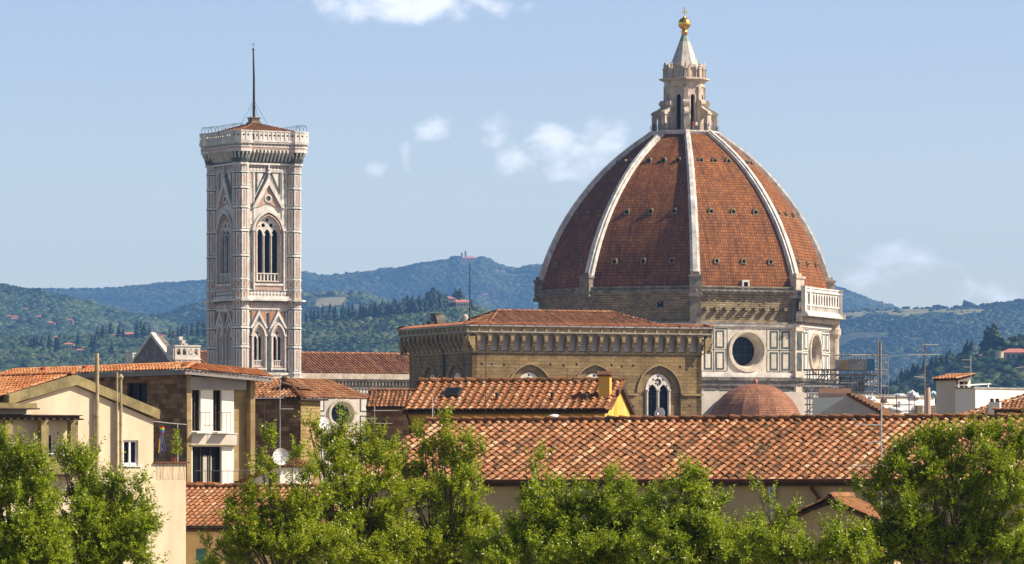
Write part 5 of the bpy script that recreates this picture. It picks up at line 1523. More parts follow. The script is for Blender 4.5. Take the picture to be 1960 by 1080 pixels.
mb = MB(); mb.add([(-ov + .12, -.61, zt_ + .06), (WR + .7, -.61, zt_ + .06 + dz), (WR + .7, 6, zt_ + .06 + dz), (-ov + .12, LL, zt_ + .06)], [(0, 3, 2, 1)]); mb.add([(-ov + .12, -.61, zt_ + .2), (WR + .7, -.61, zt_ + .2 + dz), (WR + .7, 6, zt_ + .2 + dz), (-ov + .12, LL, zt_ + .2)], [(0, 1, 2, 3)]); mb.build('soffit', M['eavegrey'], roof)
for px in (36, 130):
    yy = (357 - px) / S(D) / math.sin(R(35))
    mb = MB(); mb.lathe([(.26, zt_ + .25), (.26, zt_ + .55), (.2, zt_ + .66), (.02, zt_ + .70)], 12, c=(.35, yy)); mb.build('roof_vent', M['redpaint'], roof)

# --- rubble stone house with hipped roof between block and nave
D = 335.0; z = Zs(D)
h3 = thing('stone_house', 'small tan rubble house with hipped tiled roof squeezed between brown block and bell tower', 'house', (PX(572, D), D, 0), 60)
w3, l3 = 2.4, 7.5
wm = MB(); wm.box(0, w3, 0, l3, 5, z(763), mi=1); wm.box(-.02, -.001, -.001, l3, 5, z(763) - .01, mi=0)  # dark brown sheet on the left face paints in its shade
wall = wm.build('wall', [M['brownbrick'], M['rubble']], h3)
Tl = TR(-.02, l3, 0) @ RZ(-90)
yw = l3 - (572 - 518) / S(D) / math.cos(R(30))
mb = MB(); window(mb, yw, .9, z(822), z(766), Tl, -.16, mul=1, fw=.05); mb.build('window', [M['eavegrey'], M['glass']], wall)
rm = MB(); ze = z(761); ov = .42; zr = z(722)
V1 = Vector((0, 3.3, zr - ze)); Wd = w3 + 6
tiles(rm, (-ov, -ov, ze), (1, 0, 0), V1, Wd, V1.length, .30, .38, [(0, 0), (Wd, 0), (Wd, V1.length), (3.3, V1.length)], seed=31, spread=(.1, 1))
tiles(rm, (-ov, l3 + 2, ze), (0, -1, 0), Vector((3.3, 0, zr - ze)), l3 + 2 + ov, V1.length, .30, .38, [(0, 0), (l3 + 2 + ov, 0), (l3 + 2 + ov - 3.3, V1.length), (0, V1.length)], seed=32, spread=(.0, .9))
ridge(rm, (-ov, -ov, ze + .08), (-ov + 3.3, -ov + 3.3, zr + .08), .14, .42)
rm.build('roof', [M['tile'], M['tilebed']], h3)
mb = MB(); mb.box(-ov + .05, w3 + .3, -ov + .05, l3, ze - .16, ze - .03); mb.build('eave_board', M['darkwood'], h3)
mb = MB(); mb.box(1.2, 2.2, .9, 1.7, ze, ze + .62, mi=0); quad_slab(mb, (.95, .55, ze + .62), (2.5, .55, ze + .62), (2.5, 2, ze + .95), (.95, 2, ze + .95), .08, 1); mb.build('dormer', [M['offwhite'], M['tilebed']], h3)
mb = MB(); mb.tube([(.06, -.06, 6), (.06, -.06, ze - .3)], .05, 6); mb.build('downpipe', M['gutter'], h3)

# --- low dark house with straight tiles in front of the nave
D = 330.0; z = Zs(D)
h4 = thing('low_house', 'low dark walled house with short tiled roof below the nave, left of the ochre house', 'house', (PX(701, D), D, 0), -4)
gable_house(h4, 6.0, 5.0, z(779), z(751) + .05, 'brownbrick', 'tile', .15, .02, .245, .42, seed=41, z0=4, spread=(0, .85))

# --- ochre house
D = 215.0; z = Zs(D)
h5 = thing('ochre_house', 'ochre house with sunlit yellow gable end and square chimney before the sandstone church', 'house', (PX(780, D), D, 0), -10)
W5, D5 = 7.55, 6.3
ze5, zr5 = z(784.5), EYE + (HOR - 735) / S(D + 3)
wall, roof = gable_house(h5, W5, D5, ze5, zr5, 'ochre', 'tile', .28, .16, .30, .385, seed=51, z0=5, spread=(.18, 1))
mb = MB(); mb.box(W5 + .002, W5 + .012, D5 * .36, D5 * .47, 5, zr5 - .42); mb.build('wall_strip', mat('orange_render', (.62, .30, .02), rough=.9), wall)
mb = MB(); mb.tube([(-.1, -.30, ze5 + .02), (W5 + .1, -.30, ze5 + .02)], .04, 8); mb.tube([(-.06, -.28, ze5), (.1, -.04, ze5 - .5), (.1, -.04, 5)], .045, 6); mb.build('gutter', M['iron'], h5)
cx5 = (1137 - 780) / S(D) / math.cos(R(10)) + .18
ch = MB(); ch.box(cx5 - .2, cx5 + .22, 1.1, 1.6, ze5, zr5 + .22, mi=0); chim = ch.build('chimney', M['ochre'], roof)
ch = MB(); ch.box(cx5 - .26, cx5 + .28, 1.04, 1.66, zr5 + .222, zr5 + .27, mi=0); ch.prism([(1.0, zr5 + .28), (1.7, zr5 + .28), (1.35, zr5 + .42)], cx5 - .28, cx5 + .3, mi=0)
ch.build('chimney_cap', M['tilebed'], chim)
stp = (zr5 - ze5) / (D5 / 2)
def onroof(x, y, up=0): return Vector((x, y, ze5 + y * stp + .1 + up))
sk = MB(); x0 = (857 - 780) / S(D) - .1; a, b, c, e = onroof(x0 - .32, 1.15, .12), onroof(x0 + .32, 1.15, .12), onroof(x0 + .32, 2.0, .12), onroof(x0 - .32, 2.0, .12)
quad_slab(sk, a, b, c, e, .18, 0); f = .06; a, b, c, e = onroof(x0 - .26, 1.21, .125), onroof(x0 + .26, 1.21, .125), onroof(x0 + .26, 1.94, .125), onroof(x0 - .26, 1.94, .125); sk.add([a, b, c, e], [(0, 1, 2, 3)], None, 1)
sk.build('skylight', [M['iron'], M['glass']], roof)
for (px, y) in ((935, .95), (1040, 1.0), (1108, .75), (1160, 1.3)):
    x = (px - 780) / S(D) / .985 + y * .17; v = MB(); p = onroof(x, y, .05); v.lathe([(.07, -.05), (.07, .14), (.10, .15), (.02, .22)], 8, T=Matrix.Translation(p)); v.build('roof_vent', M['iron'], roof)

# --- the long house whose tiled roof fills the right of the view
D = 195.0; z = Zs(D)
h6 = thing('long_house', 'long dull ochre house under the widest weathered tile roof, behind the trees', 'house', (PX(662, D), D, 0), -25)
W6, D6 = 37.0, 13.2
ze6, zr6 = z(921), EYE + (HOR - 812) / S(201)
wall, roof = gable_house(h6, W6, D6, ze6, zr6, 'ochre_dull', 'tile', .35, .1, .335, .36, seed=61, z0=5)
mb = MB(); mb.tube([(-.1, -.42, ze6 - .02), (W6, -.42, ze6 - .02)], .075, 8)
for i in range(41): mb.box(i * .9, i * .9 + .04, -.50, -.34, ze6 - .10, ze6 - .03)
mb.build('gutter', M['gutter'], roof)
def hx(px):
    t = PX(px, 1.0); x0 = PX(662, D)
    return (t * D - x0) / (math.cos(R(25)) + t * math.sin(R(25)))
for px, kind in ((1004, 0), (1565, 1)):
    x = hx(px); mb = MB()
    if kind == 0: mb.tube([(x, -.4, ze6 - .08), (x, -.08, ze6 - .45), (x, -.08, 5)], .055, 8)
    else: mb.tube([(x - .12, -.4, ze6 - .08), (x - .1, -.2, ze6 - .3), (x + .06, -.09, ze6 - .55), (x + .06, -.09, 5)], .07, 8)
    mb.build('downpipe', M['gutter'], h6)
x = hx(1481); mb = MB(); mb.tube([(x, -.12, 5), (x, -.12, ze6 - .45)], .055, 8); mb.box(x - .13, x - .05, -.16, -.08, ze6 - .55, ze6 - .08); mb.box(x + .05, x + .13, -.16, -.08, ze6 - .55, ze6 - .08); mb.box(x - .05, x + .05, -.15, -.09, ze6 - .3, ze6 - .22)
mb.build('vent_pipe', M['steel'], h6)

# --- small gabled house at lower right, its dark tile verge towards us
D = 172.0; z = Zs(D)
h7 = thing('small_gabled_house', 'small house with low tiled gable facing us, half hidden by the leaves at lower right', 'house', (PX(1487, D) + .9, D + 5.2, 0), -100)
gable_house(h7, 5.2, 3.3, z(1004), z(957), 'ochre_dull', 'tile_old', .22, .25, .27, .38, seed=71, z0=4, spread=(.1, 1))

# --- low roof at lower left, with the teal shutter
D = 240.0; z = Zs(D)
h8 = thing('garden_house', 'low house with weathered tile roof and teal shutter, right of the cream house wall', 'house', (PX(215, D), D, 0), -24)
W8 = 10.4
wall, roof = gable_house(h8, W8, 8.6, z(1009), EYE + (HOR - 936) / S(243.5), 'straw', 'tile', .3, .1, .27, .36, seed=81, z0=4, spread=(.15, 1))
mb = MB(); mb.tube([(0, -.36, z(1008)), (W8, -.36, z(1008))], .06, 8); mb.build('gutter', M['iron'], roof)
xs = (391 - 215) / S(D - 1.5) / math.cos(R(24)); mb = MB(); mb.box(xs - .22, xs + .22, -.07, -.01, z(1090), z(1050))
for i in range(9): mb.box(xs - .18, xs + .18, -.085, -.0701, z(1088) + i * .09, z(1088) + i * .09 + .05)
mb.build('shutter', M['teal'], wall)
# --- little shed roof behind it and the white lean-to with the dish
D = 256.0; z = Zs(D)
h9 = thing('lean_to', 'small white lean-to with tiled shed roof and dark opening behind the big satellite dish', 'shed', (PX(536, D), D, 0), 24)
mb = MB()
mb.box(0, 1.5, 0, 2.4, 5, z(895), mi=0)
TL = RZ(-44)
mb.plate([(-2.3, 5), (-.001, 5), (-.001, z(894)), (-2.3, z(933))], [rect(-.62, -.1, 5.5, z(906))], .03, .2, TL, 0)
lt = mb.build('wall', M['white'], h9)
mb = MB(TL); mb.box(-.66, -.06, .6, .7, 5.4, z(904)); mb.build('dark_opening', M['dark'], lt)
rm = MB(); tiles(rm, (-.1, -.12, z(894)), (1, 0, 0), (0, 1, .18), 1.75, 2.4, .24, .38, seed=91)
za, zb = z(933), z(893)
rm.prism([(-.16, 0), (2.2, 0), (2.2, .07), (-.16, .07)], 0, 1, TL @ Matrix(((2.45, 0, 0, -2.42), (0, 1, 0, 0), (zb - za, 0, 1, za - .01), (0, 0, 0, 1))), 0)
for i in range(10): rm.box(-2.4 + i * .24, -2.22 + i * .24, -.2, 2.1, za + .06 + (i + .5) * .24 * (zb - za) / 2.45, za + .15 + (i + .5) * .24 * (zb - za) / 2.45, TL, 0, .3 + .07 * (i % 4))
rm.build('roof', [M['tile_old'], M['tilebed']], h9)
D = 252.0; z = Zs(D)
h10 = thing('porch_roof', 'small orange tiled porch roof tucked below the balcony of the brown stone block', 'porch', (PX(352, D), D, 0), -8)
gable_house(h10, 1.3, 1.8, z(948), z(932), 'cream', 'tile_bright', .1, .1, .24, .36, seed=95, z0=4)
pv_ = thing('potted_climber', 'green climbing plant trained up the post on the small terrace, beside the wind spinner', 'plant', tuple(P(333, 884, 234.5)))
mb = MB(); mb.lathe([(.09, 0), (.12, .18), (.13, .2), (.1, .2)], 12); mb.build('pot', M['gutter'], pv_)
rg = random.Random(77); mb = MB()
for i in range(330):
    u = rg.random(); c = Vector((.10 + rg.gauss(0, .10) * (1.2 - .6 * u), rg.gauss(0, .1), .3 + 1.05 * u)); a = Vector((rg.gauss(0, 1), rg.gauss(0, 1), rg.gauss(0, .6))).normalized() * .055; b = a.cross(Vector((rg.gauss(0, 1), rg.gauss(0, 1), rg.gauss(0, 1)))).normalized() * .03
    mb.add([c - a, c + b, c + a, c - b], [(0, 1, 2, 3)], None, 0, min(1, max(0, rg.gauss(.5, .2))))
mb.build('foliage', M['leaf'], pv_)

# ------------------------------------------------------------------ far roofs, scaffolding and aerials at the right
D = 340.0; z = Zs(D)
h11 = thing('penthouse_tower', 'white penthouse with shed tiled roof and orange window blind at the far right', 'house', (PX(1832, D), D, 0), 42)
s_ = S(D); wr = 28 / s_ / math.cos(R(42)); wl = 37 / s_ / math.sin(R(42))
def roofz(x, y): return z(726) + .04 + (x * .19) - 0.02 * y
mb = MB()
mb.plate([(0, 8), (wr, 8), (wr, roofz(wr, 0)), (0, roofz(0, 0))], [rect(.22, .92, z(746), z(730))], 0, .2, None, 0)
mb.add([(0, .201, 8), (0, wl, 8), (0, wl, roofz(0, wl)), (0, .201, roofz(0, 0)), (wr, .201, 8), (wr, wl, 8), (wr, wl, roofz(wr, wl)), (wr, .201, roofz(wr, 0))], [(3, 2, 1, 0), (4, 5, 6, 7), (1, 2, 6, 5)], None, 0)
wall = mb.build('wall', M['offwhite'], h11)
mb = MB(); window(mb, .57, .7, z(746), z(730), None, 0, mul=2, depth=.08, fw=.05); mb.box(.6, .88, .115, .125, z(745.5), z(730.5), mi=2); mb.build('window', [M['darkwood'], M['glass'], M['orangeply']], wall)
rm = MB(); tiles(rm, (-.25, wl + .2, roofz(-.25, 0) + .05), (0, -1, 0), (1, 0, .19), wl + .5, wr + .4, .27, .4, seed=111, spread=(.25, 1)); quad_slab(rm, (-.22, wl, roofz(-.25, 0) + .03), (-.22, -.25, roofz(-.25, 0) + .03), (wr + .1, -.25, roofz(wr, 0) + .05), (wr + .1, wl, roofz(wr, 0) + .05), .1, 1); rm.build('roof', [M['tile'], M['darkwood']], h11)
mb = MB(); mb.tube([(-.03, -.03, 8), (-.03, -.03, roofz(0, 0))], .05, 6); mb.build('downpipe', M['gutter'], h11)
D = 338.0; z = Zs(D)
h12 = thing('white_terrace_house', 'long plain white house wall running out of the frame at the far right', 'house', (PX(1867, D), D, 0), 42)
mb = MB(); mb.box(0, 5.5, 0, 1.65, 5, z(744), mi=0); mb.box(-.15, 5.6, -.06, .3, z(744) + .002, z(741), mi=1); mb.box(-.1, .199, .31, 1.6, z(744) + .002, z(741.2), mi=1); wall = mb.build('wall', [M['white'], M['greystone']], h12)
mb = MB(); quad_slab(mb, (-.2, .5, z(737)), (1.9, .5, z(733)), (1.9, 1.5, z(733)), (-.2, 1.5, z(737)), .05); mb.box(1.7, 1.76, .55, .6, z(744), z(734.6)); mb.build('canopy', M['dishwhite'], h12)
D = 300.0; z = Zs(D)
h13 = thing('tiled_roof_house', 'house with a broad orange tile roof rising to the right edge, white chimney on it', 'house', (PX(1832, D), D, 0), -14)
mb = MB(); mb.box(.2, 7, .2, 5, 5, z(800)); mb.build('wall', M['cream'], h13)
rm = MB(); Vr = Vector((.0, 1.0, .36)); tiles(rm, (0, 0, z(799)), (1, 0, 0), Vr, 7, 3.9, .23, .38, [(0, 0), (7, 0), (7, 3.9), (3.6, 3.9)], seed=131, spread=(.05, .85)); ridge(rm, (0, 0, z(799) + .06), (3.6, 3.67, z(799) + 1.38), .12, .4); rf = rm.build('roof', [M['tile'], M['tilebed']], h13)
cm_ = Vector((PX(1897, D), D, 0)) - Vector((PX(1832, D), D, 0))
mb = MB(); mb.box(1.65, 2.25, .1, .6, z(800), z(770), mi=0); ch = mb.build('chimney', M['white'], rf)
mb = MB()
for x in (1.8, 2.08): mb.lathe([(.10, z(770)), (.11, z(764.5)), (.06, z(763))], 8, c=(x, .35))
mb.build('chimney_pot', M['iron'], ch)
h14 = thing('dark_ridge_roof', 'dark roof verge with ridge tiles in shade at the right edge, in front of the orange roof', 'roof', (PX(1903, 262), 262, 0), -16)
mb = MB(); mb.box(0, 3.5, 0, .5, 5, EYE + (HOR - 784) / S(262)); mb.build('wall', M['darkwood'], h14)
mb = MB(); ridge(mb, (-.1, .25, EYE + (HOR - 785) / S(262)), (3.5, .25, EYE + (HOR - 785) / S(262)), .14, .4); mb.build('ridge_tiles', M['tile_old'], h14)
D = 345.0; z = Zs(D)
h15 = thing('shed_roof_house', 'grey-brown shaded house wall with a steep tiled verge falling to the right, below the scaffold', 'house', (PX(1621, D), D, 0), -12)
mb = MB(); mb.plate([(-1.6, 5), (2.3, 5), (2.3, z(797)), (2.15, z(795)), (.02, z(758)), (-1.6, z(790))], [], 0, 4.5, None, 0); mb.build('wall', M['plaster_grey'], h15)
mb = MB()
mb.prism([(-.12, 0), (4.6, 0), (4.6, .15), (-.12, .15)], 0, 1, Matrix(((2.15, 0, 0, .0), (0, 1, 0, 0), (z(794) - z(757), 0, 1, z(757)), (0, 0, 0, 1))), 0)
for i in range(9): mb.box(.1 + i * .235, .28 + i * .235, -.16, 4.4, z(757) + .03 + (i + .6) * .235 * (z(794) - z(757)) / 2.15, z(757) + .2 + (i + .5) * .235 * (z(794) - z(757)) / 2.15, mi=0)
mb.build('verge_tiles', M['tilebed'], h15)
D = 900.0; z = Zs(D)
h16 = thing('pinkish_stone_building', 'pinkish stone building in shade behind the scaffold tubes, under the cathedral corner', 'building', (PX(1566, D), D, 0), -5)
mb = MB(); mb.box(0, 4.9, 0, 8, 0, z(757)); mb.box(-.2, 5.1, -.2, 8, z(757) + .002, z(753)); wl_ = mb.build('wall', M['pinkhouse'], h16)
mb = MB(); mb.prism([(0, z(753.5)), (6, z(742)), (6, z(753.5))], 0, 5); mb.build('roof', M['tilebed'], h16)

# building-site roof under white sheeting
D = 420.0; z = Zs(D)
h17 = thing('roof_works_building', 'pale house top under repair, with white sheeting, railings and steel planks', 'building', (PX(1634, D), D, 0), 34)
mb = MB(); mb.box(0, 7.6, 0, 5, 5, z(760), mi=0); mb.box(0, 7.6, -.1, .2, z(760) + .002, z(756), mi=1)
for i in range(26): mb.box(.1 + i * .29, .25 + i * .29, -.12, .22, z(756) + .001, z(754), mi=1)
mb.box(2.55, 3.05, -.06, -.002, z(770), z(763), mi=2); wall = mb.build('wall', [M['white'], M['greystone'], M['darkwood']], h17)
mb = MB(); mb.box(3.95, 5.1, -.5, -.2, 5, z(767.5), mi=0); mb.box(5.3, 7.4, -.6, 3, 5, z(776), mi=0); mb.build('white_partition', mat('pale_blue_board', (.55, .60, .66), (.66, .69, .72), 1, .7), h17)
mb = MB()
for i in range(7): mb.box(5.25, 6.0, -.9, -.605, z(797) + i * .13, z(797) + i * .13 + .07); mb.box(6.5, 7.3, -.9, -.605, z(797) + i * .13, z(797) + i * .13 + .07)
mb.build('stacked_planks', M['plank'], h17)
def tarp(px, py, D, rx, rz, label, m, seed=0, ry=.8, folds=.35):
    bm = bmesh.new(); bmesh.ops.create_icosphere(bm, subdivisions=4, radius=1)
    for v in bm.verts:
        n = noise.fractal(v.co * 1.8 + Vector((seed, 0, 0)), .8, 2.1, 4); n2 = abs(noise.noise(v.co * 4 + Vector((0, seed, 0))))
        v.co *= 1 + folds * n + .25 * folds * n2
        v.co = Vector((v.co.x * rx, v.co.y * ry, max(v.co.z, -.85) * rz))
    me = bpy.data.meshes.new('tarpaulin'); bm.to_mesh(me); bm.free(); me.materials.append(m)
    o = bpy.data.objects.new('tarpaulin', me); COL.objects.link(o); o.location = P(px, py, D)
    return tag(o, label, 'tarpaulin', 'sheeted bundles on the roof works')
tarp(1747, 759, 417, .42, .38, 'white sheeted bundle standing tallest on the roof works, left of the thin flue', M['tarpwhite'], 1)
tarp(1663, 765, 416, .5, .28, 'white sheeted heap at the left end of the roof works', M['tarpwhite'], 2)
tarp(1676, 776, 414, .45, .2, 'tan sheet sagging below the white heap at the left of the roof works', M['orangeply'], 3)
tarp(1787, 756, 417, .28, .26, 'pale turquoise wrapped bundle right of the thin flue', mat('turquoise_sheet', (.30, .50, .54), (.5, .66, .68), 2.5, .6), 4)
tarp(1722, 757, 418, .45, .12, 'low white sheet on the coping beside the tallest white bundle', M['tarpwhite'], 5)
tarp(1810, 774, 412, .62, .38, 'crumpled white sheet draped over scaffold at the right of the roof works', M['tarpwhite'], 6, folds=.6)
tarp(1705, 786, 412, .75, .2, 'long white sheet lying along the scaffold below the railing', M['tarpwhite'], 7, folds=.6)
tarp(1733, 794, 410, .12, .12, 'small round orange bundle lying on the lowest scaffold plank', M['orangeply'], 8)
def tubes_obj(name, segs, r, m, label, cat, group=None, n=5):
    mb = MB()
    for a, b in segs: mb.tube([a, b], r, n)
    return tag(mb.build(name, m), label, cat, group)
# low site scaffold
segs = []
D = 409.0
for px in (1690, 1716, 1740, 1751): segs.append((P(px, 800, D), P(px, 757, D)))
segs2 = []
for px in (1795, 1815, 1822, 1845, 1848): segs2.append((P(px, 800, D), P(px, 750 + (px % 7) * 2, D)))
for py in (761, 775, 787): segs.append((P(1688, py, D), P(1752, py, D)))
for py in (757, 772, 784): segs2.append((P(1792, py, D), P(1850, py, D)))
segs.append((P(1680, 755, D), P(1702, 773, D)))
tubes_obj('site_scaffold', segs, .035, M['rust'], 'low rusty tube scaffold railings left of the thin pinkish flue', 'scaffolding')
tubes_obj('site_scaffold', segs2, .035, M['rust'], 'low rusty tube scaffold round the crumpled white sheet, left of the white penthouse', 'scaffolding')
M['scaffold'] = mat('weathered_scaffold_tube', (0.16, 0.13, 0.11), (0.46, 0.42, 0.38), .6, .6, metal=.2)
# tall scaffold beside the cathedral
scf = thing('tall_scaffold', 'tall steel scaffold tower with mast, decks and boarded bay beside the cathedral corner', 'scaffolding', tuple(P(1620, 800, 985)))
base = P(1620, 800, 985)
Ti = Matrix.Translation(-base)
mb = MB(Ti)
rg = random.Random(5)
D = 985.0
xs = [1545, 1550, 1556, 1562, 1567, 1573, 1578, 1584, 1590, 1600, 1606, 1612, 1618, 1624, 1630, 1636, 1642, 1648, 1654, 1660, 1666, 1672]
for px in xs:
    top = 686 if px > 1595 else 708
    top = 677 if px in (1612, 1648, 1660, 1672, 1636) else top
    for dd in (0, 2.6): mb.tube([P(px, 805, D + dd), P(px + rg.uniform(-.4, .4), top + rg.uniform(-3, 2), D + dd)], .10, 5)
for py in (680, 695, 708, 717, 728, 739, 751, 763, 775, 788, 797):
    a = 1598 if py < 708 else 1540
    for dd in (0, 2.6): mb.tube([P(a, py + rg.uniform(-.6, .6), D + dd), P(1700 if py in (680, 695, 708, 717, 739) else 1676, py + rg.uniform(-.6, .6), D + dd)], .11, 5)
for i in range(130):
    px = rg.choice(xs[:-1]); py = rg.choice((728, 739, 751, 763, 775, 788)); mb.tube([P(px, py, D + rg.choice((0, 2.6))), P(px + 12, py - 11.5, D + rg.choice((0, 2.6)))], .085, 4)
for px in (1694, 1700): mb.tube([P(px, 760, D), P(px, 678, D)], .06, 5)
mb.build('tube_frame', M['scaffold'], scf)
mb = MB(Ti)
for px in (1681, 1686):
    for dd in (0, .6): mb.tube([P(px, 805, D - 1 + dd), P(px, 652, D - 1 + dd)], .13, 6)
for i in range(38):
    py = 654 + i * 4; mb.tube([P(1681, py, D - 1), P(1686, py + 4, D - 1)], .07, 4); mb.tube([P(1681, py + 4, D - .4), P(1686, py, D - .4)], .07, 4); mb.tube([P(1681, py, D - 1), P(1686, py, D - 1)], .07, 4)
mb.build('lattice_mast', M['greystone'], scf)
mb = MB(Ti)
for (a, b, py) in ((1540, 1604, 709), (1597, 1675, 709.5), (1600, 1675, 719.5), (1540, 1602, 737), (1560, 1660, 744)):
    p, q = P(a, py, D - .2), P(b, py, D - .2); mb.box(p.x, q.x, D - .2, D + 2.8, p.z, p.z + .2)
mb.build('deck', M['plank'], scf)
def board(name, a, b, y0, y1, m, dd=-.35):
    mb = MB(Ti); p, q = P(a, y1, D + dd), P(b, y0, D + dd); mb.box(p.x, q.x, D + dd, D + dd + .12, p.z, q.z); mb.build(name, m, scf)
board('netting', 1622.5, 1658, 688, 708.5, M['tarpgrey']); board('netting', 1600, 1612, 689, 708.5, M['tarpgrey']); board('plywood_panel', 1612.5, 1622, 689, 708.5, M['orangeply']); board('blue_sheet', 1660, 1674, 687, 709, M['tarpblue'])
for a, b in ((1606, 1630), (1634, 1652)): board('grey_blue_sheet', a, b, 722, 757, mat('faded_blue_net', (.16, .22, .36), (.26, .32, .46), 1.5, .9, stretch=(3, 1, .5)), 2.9)
for a, b, py in ((1608, 1640, 733), (1540, 1616, 739.6), (1545, 1610, 753), (1630, 1658, 680)):
    mb = MB(Ti); p, q = P(a, py, D - .5), P(b, py - .4, D - .5); mb.tube([p, q], .13, 5); mb.build('pale_pole', M['alu'], scf)
mb = MB(); mb.tube([P(1776, 800, 400), P(1776, 750, 400)], .20, 10); mb.tube([P(1776, 750, 400), P(1776, 742, 400)], .17, 10)
tag(mb.build('flue_pipe', M['pinkhouse']), 'thin pinkish flue pipe rising between the white and turquoise bundles', 'pipe')

def antenna(px, ytop, ybase, D, bars, label, r=.022, cross=0, m='steel', lean=0, group='aerials on the roofs'):
    base = P(px + lean, ybase, D)
    t = thing('antenna', label, 'antenna', tuple(base), 0, group)
    mb = MB(Matrix.Translation(-base)); mb.tube([base, P(px, ytop, D)], r, 6); mb.build('mast', M[m], t)
    for (y, a, b, tl) in bars:
        mb = MB(Matrix.Translation(-base))
        mb.tube([P(a, y + tl, D - .03), P(b, y - tl, D - .03)], r * .7, 5)
        n = max(4, int(abs(b - a) / 6))
        for i in range(n + 1):
            u = a + (b - a) * i / n; yy = y + tl - 2 * tl * i / n; p = P(u, yy, D - .03); ln = .17 + .12 * i / n
            mb.tube([p + Vector((0, -ln, 0)), p + Vector((0, ln, 0))], r * .4, 4)
        mb.build('boom', M['alu'], t)
    return t
antenna(1687, 772, 1075, 160, [(892, 1630, 1742, 0), (813, 1638, 1686, -1), (846, 1655, 1688, .6)], 'tall thin roof antenna with bright horizontal boom crossing the big tile roof at the right', .024)
antenna(1770, 655, 800, 322, [(679.5, 1737, 1799, .5), (660, 1766, 1796, 0), (722, 1750, 1770, -1)], 'tall roof antenna with white crossbar against the hills, right of the scaffold', .04, m='rust')
antenna(1828 + 30, 680, 728, 336, [(689, 1842, 1858, 0), (703, 1846, 1858, 0)], 'small antenna above the shed roof of the white penthouse', .028)
antenna(1968, 690, 745, 336, [(703, 1943, 1968, 2)], 'antenna boom poking in at the right edge above the white wall', .03)
antenna(930, 663, 812, 212, [(700, 930, 962, 0)], 'thin antenna mast in front of the sandstone church corner, on the ochre roof', .016, m='iron')
antenna(838, 720, 806, 213, [(757, 838, 850, 0)], 'thin rusty pole left of the skylight on the ochre roof', .014, m='rust')
antenna(828, 760, 815, 206, [], 'short thin pole at the left end of the long house ridge', .016, m='alu')
antenna(536, 712, 885, 254, [(783, 538, 562, 0), (716, 520, 536, -1)], 'slim white antenna pole rising behind the large satellite dish', .022)
antenna(717, 778, 838, 258, [(786, 714, 763, 0), (801, 690, 722, -.5), (810.5, 700, 751, 0)], 'antenna with three booms in front of the low dark house', .022)
antenna(1085, 706, 735, 214, [(713, 1072, 1092, 0), (728, 1098, 1112, 0)], 'small antenna left of the ochre chimney, against the sandstone arches', .014, m='iron')

def dish(px, py, D, r, rz, tilt, label, m='dishwhite', pole=None):
    c = P(px, py, D)
    t = thing('satellite_dish', label, 'satellite dish', tuple(c), rz, 'satellite dishes on the roofs')
    Tt = Matrix.Rotation(R(90 - tilt), 4, 'X')
    mb = MB(Tt)
    pr = [(r * i / 8, r * .28 * (i / 8) ** 2) for i in range(1, 9)]
    n = 28; vs = [(0, 0, 0)]
    for q, h in pr:
        for i in range(n): vs.append((q * math.cos(2 * math.pi * i / n), q * 1.08 * math.sin(2 * math.pi * i / n), h))
    fs = [(0, 1 + i, 1 + (i + 1) % n) for i in range(n)] + [(1 + k * n + i, 1 + (k + 1) * n + i, 1 + (k + 1) * n + (i + 1) % n, 1 + k * n + (i + 1) % n) for k in range(7) for i in range(n)]
    mb.add(vs, fs); mb.add([(v[0], v[1], v[2] - .025) for v in vs], [f[::-1] for f in fs]); mb.build('reflector', M[m], t, True)
    mb = MB(Tt); mb.tube([(0, -r * 1.0, r * .3), (0, -r * .25, r * 1.0)], .018, 5); mb.lathe([(.04, r * .92), (.06, r * 1.0), (.05, r * 1.1)], 8, c=(0, -r * .2)); mb.build('feed_arm', M['steel'], t)
    mb = MB(); mb.tube([(0, .1, 0), (0, .22, -.1), (0, .22, -(pole or .8))], .03, 6); mb.build('mount', M['steel'], t)
dish(537, 875, 253, .36, 12, 12, 'large white satellite dish on a pole in front of the white lean-to', pole=.55)
dish(1264, 793, 208, .22, -35, 10, 'white satellite dish behind the long roof ridge, under the church window', pole=.6)
dish(620, 812, 262, .30, 30, 15, 'white satellite dish half hidden by shoots, beside the nave round window', pole=1.6)
dish(1680, 1046, 158, .32, 78, 5, 'red satellite dish seen edge-on among the leaves at lower right', 'redpaint', pole=1.2)
mb = MB(); mb.lathe([(.31, -.35), (.31, 0), (.29, .09), (.22, .17), (.12, .215), (.02, .23)], 20, T=Matrix.Translation(P(1061, 805, 209)))
tag(mb.build('roof_dome_light', M['dishwhite'], smooth=True), 'small white domed rooflight peeping over the long roof ridge', 'rooflight')

# ------------------------------------------------------------------ hills, woods, far houses
def raw_mesh(name, V, Fq, mats, rnd=None, smooth=False, parent=None):
    """fast mesh from numpy arrays: V (n,3), Fq (m,k) all faces with k corners"""
    me = bpy.data.meshes.new(name)
    n = len(V); m, k = Fq.shape
    me.vertices.add(n); me.vertices.foreach_set('co', np.ascontiguousarray(V, dtype=np.float32).ravel())
    me.loops.add(m * k); me.loops.foreach_set('vertex_index', np.ascontiguousarray(Fq, dtype=np.int32).ravel())
    me.polygons.add(m); me.polygons.foreach_set('loop_start', np.arange(0, m * k, k, dtype=np.int32))
    me.update(calc_edges=True)
    if rnd is not None:
        at = me.attributes.new('rnd', 'FLOAT', 'FACE'); at.data.foreach_set('value', np.ascontiguousarray(rnd, dtype=np.float32))
    if smooth: me.polygons.foreach_set('use_smooth', np.ones(m, dtype=bool))
    for mm in (mats if isinstance(mats, (list, tuple)) else [mats]): me.materials.append(mm)
    o = bpy.data.objects.new(name, me); COL.objects.link(o)
    if parent is not None: o.parent = parent
    return o
